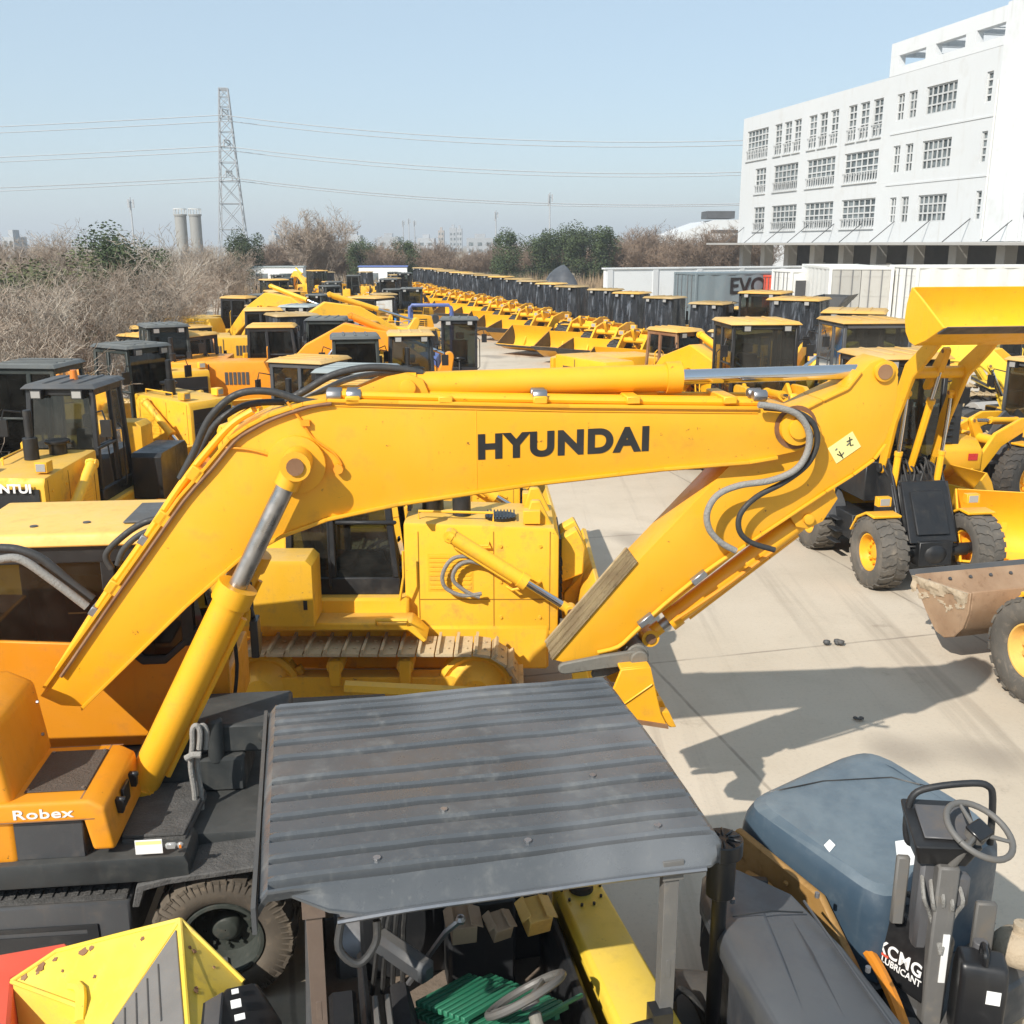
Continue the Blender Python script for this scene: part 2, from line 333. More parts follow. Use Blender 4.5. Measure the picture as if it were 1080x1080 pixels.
# ---------------------------------------------------------------- lettering
def lettering(text, size, mat, parent, mtx, name='lettering', bold=.0, ext=.002, sx=1., shear=0., space=1.):
    cu = bpy.data.curves.new('lettering', 'FONT'); cu.body = text; cu.size = size; cu.align_x = 'CENTER'; cu.align_y = 'CENTER'; cu.extrude = ext; cu.offset = bold; cu.shear = shear; cu.space_character = space
    o = bpy.data.objects.new('tmp', cu); COL.link(o); me = bpy.data.meshes.new_from_object(o); bpy.data.objects.remove(o); bpy.data.curves.remove(cu)
    me.materials.clear(); me.materials.append(M[mat])
    me.transform(mtx @ Matrix.Diagonal((sx, 1, 1, 1))); return link(name, me, parent)
def wall_mtx(o, right, up):
    r = V(right).normalized(); u = V(up).normalized(); n = r.cross(u).normalized()
    m = Matrix.Identity(4)
    for i in range(3): m[i][0], m[i][1], m[i][2], m[i][3] = r[i], u[i], n[i], o[i]
    return m
# ---------------------------------------------------------------- shared machine pieces
_cache = {}
def cached(key, fn):
    if key not in _cache: _cache[key] = fn()
    return _cache[key]
def tyre_mesh(R, W, r, mat, lugs=22, style='chev'):
    def mk():
        b = MB(); h = W/2; d = R-r
        b.lathe([(-h*.72, r*.98), (-h*.95, r+.12*d), (-h*1.02, r+.45*d), (-h*.98, r+.80*d), (-h*.82, R*.985), (-h*.4, R*.992), (h*.4, R*.992), (h*.82, R*.985), (h*.98, r+.80*d), (h*1.02, r+.45*d), (h*.95, r+.12*d), (h*.72, r*.98)], (0, 0, 0), (0, 1, 0), 48)
        hl = .050*R; t = 2*PI/lugs
        P = lambda y, a, q: (q*cos(a), y, q*sin(a))
        for i in range(lugs):
            for sd in (-1, 1):
                a0 = i*t+(t/2 if sd > 0 else 0)
                if style == 'chev':
                    st = [(0.0, 0.0), (.28, .25), (.55, .22), (.80, .42), (1.0, .42)]; wd = .27*t
                elif style == 'block': st = [(.05, 0.), (.4, 0.0), (.72, .1), (1., .1)]; wd = .33*t
                bot, top = [], []
                for y, da in st:
                    q = R*.97 if y < .9 else R*.93
                    tq = R+hl*.4 if y < .9 else R*.975
                    yy = sd*h*y; yo = yy if y < .99 else sd*h*1.0
                    for lst, rad in ((bot, q), (top, tq)):
                        lst.append((P(yo, a0+da*t-wd, rad), P(yo, a0+da*t+wd, rad)))
                ring = lambda l: [p[0] for p in l]+[p[1] for p in reversed(l)]
                b.hexa(ring(bot), ring(top))
        if style == 'block':
            for i in range(60):
                for sd in (-1, 1):
                    a = 2*PI*i/60; c = V(P(sd*h*1.0, a, R*.90)); b.box(c, (.02*R, .03*W, .16*R), Matrix.Rotation(-a+PI/2, 3, 'Y'))
        return b.mesh('tyre', mat, 0, 42)
    return cached(('tyre', R, W, r, mat, style), mk)
def rim_mesh(r, W, mat, hub=.35, deep=False):
    def mk():
        b = MB(); h = W/2
        if deep:
            b.lathe([(h*.80, r*1.03), (h*.95, r*1.01), (h*.95, r*.93), (h*.70, r*.90), (-h*.1, r*.84), (-h*.35, r*.80), (-h*.35, r*.40), (-h*.05, r*.38), (h*.15, r*.30), (h*.20, r*.26), (h*.20, .005), (-h*.6, .005), (-h*.6, r*.8), (-h*.7, r*.9), (-h*.74, r*1.03)], (0, 0, 0), (0, 1, 0), 36)
            for i in range(10):
                a = 2*PI*i/10; p = (r*.58*cos(a), -h*.36, r*.58*sin(a)); b.cyl(p, (p[0], -h*.36+.03, p[2]), .016, n=6)
            return b.mesh('rim', mat, 0, 35)
        b.lathe([(h*.74, r*1.03), (h*.80, r*1.01), (h*.80, r*.95), (h*.62, r*.90), (h*.2, r*.84), (h*.12, r*.80), (h*.16, r*.45), (h*.36, r*hub), (h*.40, r*.10), (h*.40, .005), (-h*.1, .005), (-h*.1, r*.8), (-h*.7, r*.9), (-h*.74, r*1.03)], (0, 0, 0), (0, 1, 0), 32)
        for i in range(10):
            a = 2*PI*i/10; p = (r*.60*cos(a), h*.13, r*.60*sin(a)); b.cyl(p, (p[0], h*.13+.05, p[2]), .03*r/.3, n=6)
        return b.mesh('rim', mat, 0, 35)
    return cached(('rim', r, W, mat, hub, deep), mk)
def wheel(parent, x, y, R, W, r, tmat='rubber', rmat='loader_yellow', style='chev', spin=0., deep=False):
    o = link('wheel', tyre_mesh(R, W, r, tmat, style=style), parent); o.location = (x, y, R)
    o.rotation_euler = (0, spin, PI if y < 0 else 0)
    link('rim', rim_mesh(r, W, rmat, .35, deep), o); return o
def offset_outline(line):
    """centre line of (x, z, half width) -> outline in x,z"""
    L, R = [], []
    for i, (x, z, w) in enumerate(line):
        a = line[max(i-1, 0)]; c = line[min(i+1, len(line)-1)]
        d = V((c[0]-a[0], c[1]-a[1])).normalized(); n = V((-d.y, d.x))
        L.append((x+n.x*w, z+n.y*w)); R.append((x-n.x*w, z-n.y*w))
    d = V((line[-1][0]-line[-2][0], line[-1][1]-line[-2][1])).normalized(); w = line[-1][2]
    d0 = V((line[1][0]-line[0][0], line[1][1]-line[0][1])).normalized(); w0 = line[0][2]
    arc = lambda c, d, w, s: [(c[0]+w*(d.x*cos(t)-d.y*sin(t)*s), c[1]+w*(d.y*cos(t)+d.x*sin(t)*s)) for t in (PI/4, 0, -PI/4)]
    return L+arc(line[-1], d, w, 1)+R[::-1]+arc(line[0], -d0, w0, 1)
def bucket_parts(parent, pin, beta, width, k=1., mat='loader_yellow', side_mat=None, teeth=False, label=None, prof=None):
    """loader bucket: curved shell, two side plates, bolted cutting edge; pin at the back, beta tilts it up"""
    prof = prof or [(1.18, -.34), (.55, -.36), (.20, -.33), (.03, -.20), (-.05, .02), (-.02, .28), (.12, .52), (.34, .74)]
    ca, sa = cos(beta), sin(beta); f = lambda p: (pin[0]+k*(p[0]*ca-p[1]*sa), pin[1]+k*(p[0]*sa+p[1]*ca))
    b = MB(); h = width/2; th = .045*k/max(k, .01)*k
    inn = [(p[0]+(.0 if i == 0 else .035), p[1]+.035 if i < 5 else p[1]-.01) for i, p in enumerate(prof)]
    b.prism([f(p) for p in prof]+[f(p) for p in reversed(inn)], -h, h, 0)
    side = [f(p) for p in prof]+[f((.62, .40)), f((1.10, -.24))]
    for sd in (-1, 1): b.prism(side, sd*h, sd*(h+.035), 1)
    o = b.build('bucket', [mat, side_mat or mat], parent, .008)
    e = MB(); e.prism([f((1.30, -.375)), f((.95, -.375)), f((.95, -.345)), f((1.28, -.355))], -h-.03, h+.03, 0)
    for i in range(7):
        y = -h+(i+.5)*width/7; q = f((1.04, -.33)); e.cyl((q[0], y, q[1]), (q[0]-sa*.04, y, q[1]+ca*.04), .028*max(k, .8), n=6)
        if teeth: e.prism([f((1.50, -.36)), f((1.05, -.41)), f((1.0, -.30)), f((1.1, -.29))], y-.05, y+.05, 0)
    e.build('cutting_edge', ['dark_grey' if not teeth else 'steel'], o)
    for sd in (-.22, .22):
        g = MB(); g.prism([f((-.04, -.25)), f((-.22, -.08)), f((-.24, .08)), f((-.08, .36)), f((.02, .3))], sd*width*.9-.04, sd*width*.9+.04, 0); g.build('bracket', [mat], o)
    return o, f
def draped_wrap(b, x0, x1, y0, y1, z0, z1, seed, m=0):
    r = random.Random(seed); N = 44; rings = []
    ph = [r.uniform(0, 6.28) for _ in range(6)]
    for j in range(9):
        t = j/8; z = z0+(z1-z0)*t; ring = []
        for i in range(N):
            a = 2*PI*i/N; c, s = cos(a), sin(a); q = 1/max(abs(c), abs(s)); q = min(q, 1.30)
            fl = 1+(1-t)*.10+.035*sin(a*9+ph[0]+t*2)+.028*sin(a*17+ph[1]-t*3)+.02*sin(a*5+t*9+ph[2])
            ring.append(((x0+x1)/2+(x1-x0)/2*c*q*fl, (y0+y1)/2+(y1-y0)/2*s*q*fl, z+(.10*sin(a*6+ph[3]) if j == 0 else 0)))
        rings.append(ring)
    b.loft(rings, m)
def cab(parent, x0, x1, y0, y1, z0, zs, z1, frame='black_paint', lower=None, roof='roof_yellow', over=.055, rt=.07, wrap=None, gl='glass', seat=True, taper=.0, lamps=True, beacon=False, mid=.45, roof_in=0.):
    """operator cab: lower panels, posts, panes, roof, seat"""
    lower = lower or frame
    if wrap is not None:
        b = MB(); draped_wrap(b, x0, x1, y0, y1, z0, z1-.02, wrap); cb = b.build('cab', ['plastic_wrap'], parent, 0, 70)
    else:
        b = MB(); p = .075; xm = x0+(x1-x0)*mid
        X0, X1, Y0, Y1 = x0+taper*.4, x1-taper, y0+taper*.4, y1-taper*.4
        b.hexa([(x0, y0, z0), (x1, y0, z0), (x1, y1, z0), (x0, y1, z0)], [(x0, y0, zs), (x1, y0, zs), (x1, y1, zs), (x0, y1, zs)], 1)
        mixp = lambda a, c: a
        for (xa, ya), (xb, yb) in (((x0, y0), (X0, Y0)), ((x1, y0), (X1, Y0)), ((x0, y1), (X0, Y1)), ((x1, y1), (X1, Y1)), ((xm, y0), ((X0*(1-mid)+X1*mid), Y0)), ((xm, y1), (X0*(1-mid)+X1*mid, Y1))):
            sx = 1 if xa < (x0+x1)/2-.01 and xa != xm else -1; sy = 1 if ya == y0 else -1
            q = [(0, 0), (p*sx, 0), (p*sx, p*sy), (0, p*sy)]
            b.hexa([(xa+i, ya+j, zs) for i, j in q], [(xb+i, yb+j, z1) for i, j in q], 0)
        for (xa, xb, ya, yb) in ((X0, X1, Y0, Y0+p), (X0, X1, Y1-p, Y1), (X0, X0+p, Y0+p, Y1-p), (X1-p, X1, Y0+p, Y1-p)): b.bx(xa, xb, ya, yb, z1-.10, z1-.001, 0)
        zz = zs+(z1-zs)*.42
        for ya in (y0, y1): b.bx(xm, x1-.02, ya-.006 if ya == y0 else ya-.04, ya+.04 if ya == y0 else ya+.006, zz-.02, zz+.02, 0)
        cb = b.build('cab', [frame, lower], parent, .012)
        g = MB(); i = .03; q = taper
        for ya, yb in ((y0+i, Y0+i), (y1-i, Y1-i)): g.add([(x0+p, ya, zs), (x1-p, ya, zs), (X1-p, yb, z1-.1), (X0+p, yb, z1-.1)], [[0, 1, 2, 3]])
        for xa, xb in ((x0+i, X0+i), (x1-i, X1-i)): g.add([(xa, y0+p, zs), (xa, y1-p, zs), (xb, Y1-p, z1-.1), (xb, Y0+p, z1-.1)], [[0, 1, 2, 3]])
        g.build('window', [gl], cb)
        if seat:
            s = MB(); cx = x0+(x1-x0)*.36; cy = (y0+y1)/2; s.bx(cx-.25, cx+.25, cy-.25, cy+.25, zs-.12, zs+.04); s.box((cx-.26, cy, zs+.38), (.12, .46, .68), Matrix.Rotation(-.15, 3, 'Y')); s.box((cx-.31, cy, zs+.84), (.09, .26, .2))
            s.build('seat', ['seat_black'], cb, .03)
            w = MB(); wx = cx+.55; w.cyl((wx+.12, cy, zs-.2), (wx, cy, zs+.20), .03, n=8); w.lathe([(-.015, .17), (.015, .17), (.015, .20), (-.015, .20)], (wx, cy, zs+.22), (-.35, 0, 1), 20); w.build('steering_wheel', ['plastic_black'], cb)
        for sd, ya in ((-1, y0), (1, y1)):
            mm = MB(); zt_ = zs+(z1-zs)*.78; mm.tube([(x1-.02, ya, zt_), (x1+.14, ya+sd*.16, zt_+.05), (x1+.15, ya+sd*.20, zt_-.08)], .012, 5); mm.box((x1+.15, ya+sd*.20, zt_-.20), (.04, .15, .24)); mm.build('side_mirror', ['plastic_black'], cb)
            mm = MB(); xr_ = x0+(x1-x0)*mid-.06; mm.tube([(xr_, ya, zs-.12), (xr_, ya+sd*.07, zs-.06), (xr_, ya+sd*.07, zs+(z1-zs)*.55), (xr_, ya, zs+(z1-zs)*.6)], .013, 5); mm.build('grab_rail', [lower], cb)
        x0, x1, y0, y1 = X0, X1, Y0, Y1
    r = MB(); rb = [(x0-over, y0-over), (x1+over*1.2, y0-over), (x1+over*1.2, y1+over), (x0-over, y1+over)]; s_ = .07
    r.hexa([(a, c, z1) for a, c in rb], [(a+(s_ if a < (x0+x1)/2 else -s_), c+(s_ if c < (y0+y1)/2 else -s_), z1+rt) for a, c in rb], 0)
    for k in (.25, .5, .75):
        yy = y0+(y1-y0)*k; r.bx(x0+.05, x1-.05, yy-.03, yy+.03, z1+rt-.01, z1+rt+.018, 0)
    ro = r.build('roof', [roof], cb, .025)
    if lamps:
        for sy in (.2, .8):
            l = MB(); yy = y0+(y1-y0)*sy; xx = x1+over*1.2; l.bx(xx-.05, xx+.05, yy-.08, yy+.08, z1-.13, z1-.004, 0); l.bx(xx+.05, xx+.056, yy-.065, yy+.065, z1-.115, z1-.02, 1); l.build('work_lamp', ['plastic_black', 'lamp_clear'], cb)
    if beacon:
        l = MB(); l.cyl(((x0+x1)/2, (y0+y1)/2, z1+rt), ((x0+x1)/2, (y0+y1)/2, z1+rt+.14), .06, .045, 10); l.build('beacon', ['lamp_amber'], cb)
    return cb
def hyd(parent, name, p0, p1, r, split=.55, mat='loader_yellow', rod='chrome', sub=True):
    """hydraulic cylinder: barrel with end caps, rod with an eye"""
    p0, p1 = V(p0), V(p1); d = (p1-p0); q = p0+d*split; dn = d.normalized(); b = MB()
    b.cyl(p0, q, r, n=16); b.cyl(q-dn*r*.9, q+dn*r*.25, r*1.18, n=16); b.cyl(p0-dn*r*.2, p0+dn*r*.5, r*1.12, n=16)
    u, w = b.frame_axes(d); b.cyl(p0-V((0, r*.95, 0)), p0+V((0, r*.95, 0)), r*.85, n=12)
    b.tube([p0+dn*r*1.5+w*r*1.15, q-dn*r*1.5+w*r*1.15], r*.2, 6)
    o = b.build(name, [mat], parent, 0, 40)
    e = MB(); e.cyl(q, p1, r*.56, n=14); e.cyl(p1-V((0, r*.9, 0)), p1+V((0, r*.9, 0)), r*.86, n=18, m=1); e.cyl(p1-V((0, r*1.05, 0)), p1+V((0, r*1.05, 0)), r*.5, n=14, m=2); e.cyl(p1-dn*r*1.5, p1-dn*r*.5, r*.7, n=14, m=1); e.build('rod', [rod, mat, 'rust'], o, 0, 40); return o
def loader(label, fr, group=None, k=1., R=.78, W=.56, wb=3.0, tr=2.1, arm=None, pin=None, beta=.1, bw=2.95, body='loader_yellow', cabz=(1.25, 1.95, 3.38), wrap=None, roof='roof_yellow', frame='black_paint', tmat='rubber', rmat='loader_yellow', bmat=None, smat=None, bk=None, plate=False, grille='black_paint', grille_text=None, spin=0., arms=True, cat='wheel loader', name='wheel_loader', beacon=False, cabx=(-1.15, .35), cabw=1.5, front='dark_grey', gl='glass', teeth=False):
    T = thing(name, label, cat, fr, group); S = lambda *a: tuple(q*k for q in a)
    b = MB(); b.prism([S(-3.45, 1.1), S(-3.6, 1.45), S(-3.42, 2.12), S(-1.25, 2.30), S(-1.25, 1.1)], -.66*k, .66*k); hood = b.build('hood', [body], T, .05*k, 38, 2)
    g = MB(); g.prism([S(-3.47, 1.2), S(-3.63, 1.46), S(-3.47, 2.02), S(-3.42, 2.02), S(-3.55, 1.46), S(-3.40, 1.2)], -.52*k, .52*k)
    for i in range(6):
        z = (1.30+i*.11)*k; xo = -3.60 if i < 2 else -3.60+.055*(i-1); g.bx((xo-.045)*k, (xo)*k, -.46*k, .46*k, z-.02*k, z+.02*k)
    for sd in (-1, 1):
        for i in range(5):
            z = (1.42+i*.12)*k; g.bx(-3.1*k, -2.2*k, sd*.665*k-.012, sd*.665*k+.012, z-.03*k, z+.025*k)
    g.build('grille', [grille], hood)
    e = MB(); e.cyl(S(-2.0, .3, 2.25), S(-2.0, .3, 2.85), .055*k, n=10); e.cyl(S(-2.0, .3, 2.27), S(-2.0, .3, 2.45), .09*k, n=10); e.build('exhaust', ['black_paint'], hood)
    b = MB(); b.prism([S(-3.85, .8), S(-3.85, 1.2), S(-3.6, 1.38), S(-3.1, 1.38), S(-3.1, .6), S(-3.6, .6)], -1.1*k, 1.1*k); cw = b.build('counterweight', [body if k > .8 else 'dark_grey'], T, .04*k)
    for sd in (-1, 1):
        l = MB(); l.bx(-3.865*k, -3.845*k, sd*.9*k-.09, sd*.9*k+.09, 1.0*k, 1.13*k); l.build('tail_lamp', ['tail_red'], cw)
    b = MB(); b.bx(-3.1*k, -.25*k, -.46*k, .46*k, .5*k, 1.12*k); b.bx(-.1*k, 1.9*k, -.38*k, .38*k, .52*k, 1.05*k); b.cyl(S(-.17, 0, .45), S(-.17, 0, 1.2), .18*k, n=14); b.ball((wb/2, 0, R), .30*k, 14); b.ball((-wb/2, 0, R), .28*k, 14); b.cyl((wb/2, -tr/2, R), (wb/2, tr/2, R), .12*k); b.cyl((-wb/2, -tr/2, R), (-wb/2, tr/2, R), .12*k)
    b.bx(-1.2*k, .1*k, -1.02*k, -.5*k, .62*k, 1.2*k); b.bx(-1.2*k, .1*k, .5*k, 1.02*k, .62*k, 1.2*k)
    for sd in (-1, 1):
        for i in range(3): b.bx(-.75*k, -.25*k, sd*1.12*k-.10*k, sd*1.12*k+.06*k, (.45+.27*i)*k, (.48+.27*i)*k)
    b.build('chassis', [front], T, .02*k)
    for sd in (-1, 1):
        b = MB(); y0, y1 = sorted((sd*(tr/2-W*.55), sd*(tr/2+W*.5))); c = -wb/2; rr = R*1.13
        out = [(c+rr*cos(a), R+rr*sin(a)) for a in [radians(q) for q in (12, 35, 60, 90, 120, 150)]]; inn = [(c+(rr-.05)*cos(a), R+(rr-.05)*sin(a)) for a in [radians(q) for q in (150, 120, 90, 60, 35, 12)]]
        b.prism(out+inn, y0, y1); b.build('fender', [body if k > .8 else 'dark_grey'], T, .01)
        b = MB(); c = wb/2; out = [(c+rr*cos(a), R+rr*sin(a)) for a in [radians(q) for q in (75, 100, 130, 160)]]; inn = [(c+(rr-.04)*cos(a), R+(rr-.04)*sin(a)) for a in [radians(q) for q in (160, 130, 100, 75)]]
        b.prism(out+inn, y0, y1); f = b.build('fender', [body], T, .008)
        l = MB(); l.box((wb/2-.1, sd*(tr/2-.05), 2*R+.30*k), (.16*k, .3*k, .2*k), None, 0); l.bx(wb/2-.1+.08*k, wb/2-.1+.09*k, sd*(tr/2-.05)-.11*k, sd*(tr/2-.05)+.11*k, 2*R+.22*k, 2*R+.38*k, 1); l.build('headlight', [body, 'lamp_clear'], T, .015)
    cab(T, cabx[0]*k, cabx[1]*k, -cabw*k/2, cabw*k/2, cabz[0], cabz[1], cabz[2], frame, None, roof, wrap=wrap, beacon=beacon, gl=gl)
    for x, sp in ((wb/2, spin), (-wb/2, spin+.4)):
        for sd in (-1, 1): wheel(T, x, sd*tr/2, R, W, R*.52, tmat, rmat, spin=sp)
    for sd in (-1, 1):
        hr_ = MB(); hr_.tube([(-1.35*k, sd*.95*k, 1.2*k), (-1.35*k, sd*1.02*k, 2.0*k), (-.95*k, sd*1.02*k, 2.05*k), (-.95*k, sd*.98*k, 1.2*k)], .018*max(k, .8), 6); hr_.tube([(-1.6*k, sd*.62*k, 2.2*k), (-1.6*k, sd*.64*k, 2.48*k), (-2.8*k, sd*.64*k, 2.42*k), (-2.8*k, sd*.62*k, 2.15*k)], .016*max(k, .8), 6); hr_.build('handrail', [body], T)
    if arms:
        arm = arm or [(.55, 2.05, .13), (1.2, 2.02, .20), (2.0, 1.72, .22), (2.7, .95, .17), (3.05, .42, .12)]; pin = pin or (3.05, .42)
        tw = MB(); px_, pz_ = arm[0][0], arm[0][1]
        for sd in (-1, 1): tw.prism([(px_-.35*k, .95*k), (px_-.2*k, pz_), (px_, pz_+.16*k), (px_+.22*k, pz_), (px_+.95*k, .95*k)], sd*.46*k-.04*k, sd*.46*k+.04*k)
        tw.prism([(px_+.75*k, .75*k), (px_+.25*k, pz_-.1*k), (px_+.33*k, pz_-.1*k), (px_+.95*k, .8*k)], -.44*k, .44*k)
        tw.build('arm_tower', [front if k < .8 else body], T, .015*k)
        if plate:
            pl_ = MB(); pl_.hexa([(px_+.88, -.38, .70), (px_+.94, -.38, .70), (px_+.94, .38, .70), (px_+.88, .38, .70)], [(px_+.42, -.36, 1.52), (px_+.48, -.36, 1.55), (px_+.48, .36, 1.55), (px_+.42, .36, 1.52)]); pl_.hexa([(px_+.87, -.26, .82), (px_+.925, -.26, .82), (px_+.925, .26, .82), (px_+.87, .26, .82)], [(px_+.55, -.26, 1.40), (px_+.585, -.26, 1.42), (px_+.585, .26, 1.42), (px_+.55, .26, 1.40)])
            pl_.bx(px_-.2, px_+.9, -.40, .40, .62, .66); pl_.ball((px_+.86, 0, R), .21, 16, 0, (1, 1.25, 1)); pl_.cyl((px_+.80, -.62, R), (px_+.80, .62, R), .09, n=14); pf = pl_.build('front_plate', [front], T, .012)
            for sd in (-1, 1): tp = MB(); tp.prism([(px_-.1, .7), (px_-.25, 1.55), (px_-.12, 1.82), (px_+.14, 1.84), (px_+.34, 1.55), (px_+.8, .7)], sd*.385, sd*.425); tp.cyl((px_, sd*.36, 1.66), (px_, sd*.50, 1.66), .07, n=14); tp.tube([(px_+.35, sd*.45, 1.5), (px_+.6, sd*.45, 1.05), (px_+.78, sd*.45, .72)], .022, 6); tp.build('side_plate', [front], T, .01)
            hz_ = MB(); rr_ = random.Random(9)
            for q in range(16): y_ = rr_.uniform(-.34, .34); hz_.tube([(px_+.3+rr_.uniform(-.1, .1), y_, 1.45), (px_+.15+rr_.uniform(-.2, .2), y_+rr_.uniform(-.15, .15), 1.75+rr_.uniform(-.1, .2)), (px_-.1, y_+rr_.uniform(-.1, .1), 1.5+rr_.uniform(-.1, .2)), (px_-.3, y_*.6, 1.2)], .016, 6, smooth=4)
            hz_.build('hose', ['hose'], T)
            vb = MB(); vb.bx(px_-.1, px_+.15, -.2, .12, 1.35, 1.55); vb.cyl((px_+.05, .2, 1.3), (px_+.05, .2, 1.6), .05); vb.build('valve_block', ['steel'], T, .01)
        ol = offset_outline(arm); a = MB()
        for sd in (-1, 1): a.prism(ol, sd*.60*k-.05*k, sd*.60*k+.05*k)
        mid = arm[len(arm)//2]; a.cyl((mid[0], -.6*k, mid[1]-.03), (mid[0], .6*k, mid[1]-.03), .13*k, n=14)
        arm_o = a.build('lift_arm', [body], T, .015)
        z = MB(); z.prism(offset_outline([(mid[0]-.32*k, mid[1]-.38*k, .08*k), (mid[0]+.02, mid[1]+.05*k, .14*k), (mid[0]+.25*k, mid[1]+.42*k, .09*k)]), -.07*k, .07*k); z.build('tilt_lever', [body], arm_o, .01)
        for sd in (-1, 1): hyd(T, 'lift_cylinder', (px_+.25*k, sd*.5*k, .85*k), (arm[2][0]*.6+arm[1][0]*.4, sd*.5*k, arm[2][1]*.6+arm[1][1]*.4-.05), .075*k, .6, body)
        hyd(T, 'tilt_cylinder', (px_+.1*k, 0, pz_-.02), (mid[0]+.25*k, 0, mid[1]+.42*k), .08*k, .6, body)
        bucket_parts(T, pin, beta, bw, bk or k, bmat or body, smat, teeth=teeth)
    return T
def track_mesh(hl, R, w, mat, pitch=.19):
    def mk():
        b = MB(); per = 4*hl+2*PI*R; n = int(per/pitch); st = per/n
        for i in range(n):
            s = i*st
            if s < 2*hl: x, z, a = -hl+s, R, 0
            elif s < 2*hl+PI*R: t = (s-2*hl)/R; x, z, a = hl+R*sin(t), R*cos(t), t
            elif s < 4*hl+PI*R: x, z, a = hl-(s-2*hl-PI*R), -R, PI
            else: t = (s-4*hl-PI*R)/R; x, z, a = -hl-R*sin(t), -R*cos(t), PI+t
            Rm = Matrix.Rotation(a, 3, 'Y'); c = V((x, 0, z+R+.035))
            b.box(c, (st*.93, w, .028), Rm); b.box(c+Rm @ V((-st*.32, 0, .035)), (.028, w, .055), Rm); b.box(c+Rm @ V((0, 0, -.05)), (st*.7, w*.35, .07), Rm)
            for q in (-1, 1): b.cyl(c+Rm @ V((.03, q*w*.2, 0)), c+Rm @ V((.03, q*w*.2, .028)), .018, n=6)
        return b.mesh('track', mat, 0, 30)
    return cached(('track', hl, R, w, mat), mk)
def track_parts(T, y, hl, R, w, mat='track_steel', fmat='dozer_yellow', sprocket_back=True):
    o = link('track', track_mesh(hl, R, w, mat), T); o.location = (0, y, 0)
    f = MB(); f.bx(-hl+.15, hl-.15, -w*.22, w*.22, R-.16, R+.18); f.bx(-hl+.3, hl-.3, -w*.30, w*.30, R-.24, R-.1)
    for i in range(6): x = -hl+.35+i*(2*hl-.7)/5; f.cyl((x, -w*.34, .17), (x, w*.34, .17), .13, n=12)
    for x in (-hl*.3, hl*.35): f.cyl((x, -w*.3, 2*R-.14), (x, w*.3, 2*R-.14), .09, n=12); f.bx(x-.06, x+.06, -w*.34, -w*.22, R+.1, 2*R-.06)
    f.build('roller_frame', [fmat], o, .012)
    for x, nm in ((-hl, 'sprocket'), (hl, 'idler')):
        g = MB(); g.lathe([(-w*.16, R*.9), (w*.16, R*.9), (w*.2, R*.8), (w*.12, R*.7), (w*.36, R*.32), (w*.36, .01), (-w*.36, .01), (-w*.36, R*.32), (-w*.12, R*.7), (-w*.2, R*.8)], (x, 0, R+.035), (0, 1, 0), 26)
        if nm == 'sprocket':
            for i in range(14): a = 2*PI*i/14; g.box((x+R*.92*cos(a), 0, R+.035+R*.92*sin(a)), (.10, w*.16, .09), Matrix.Rotation(-a, 3, 'Y'))
        g.build(nm, [fmat], o, 0, 35)
    return o
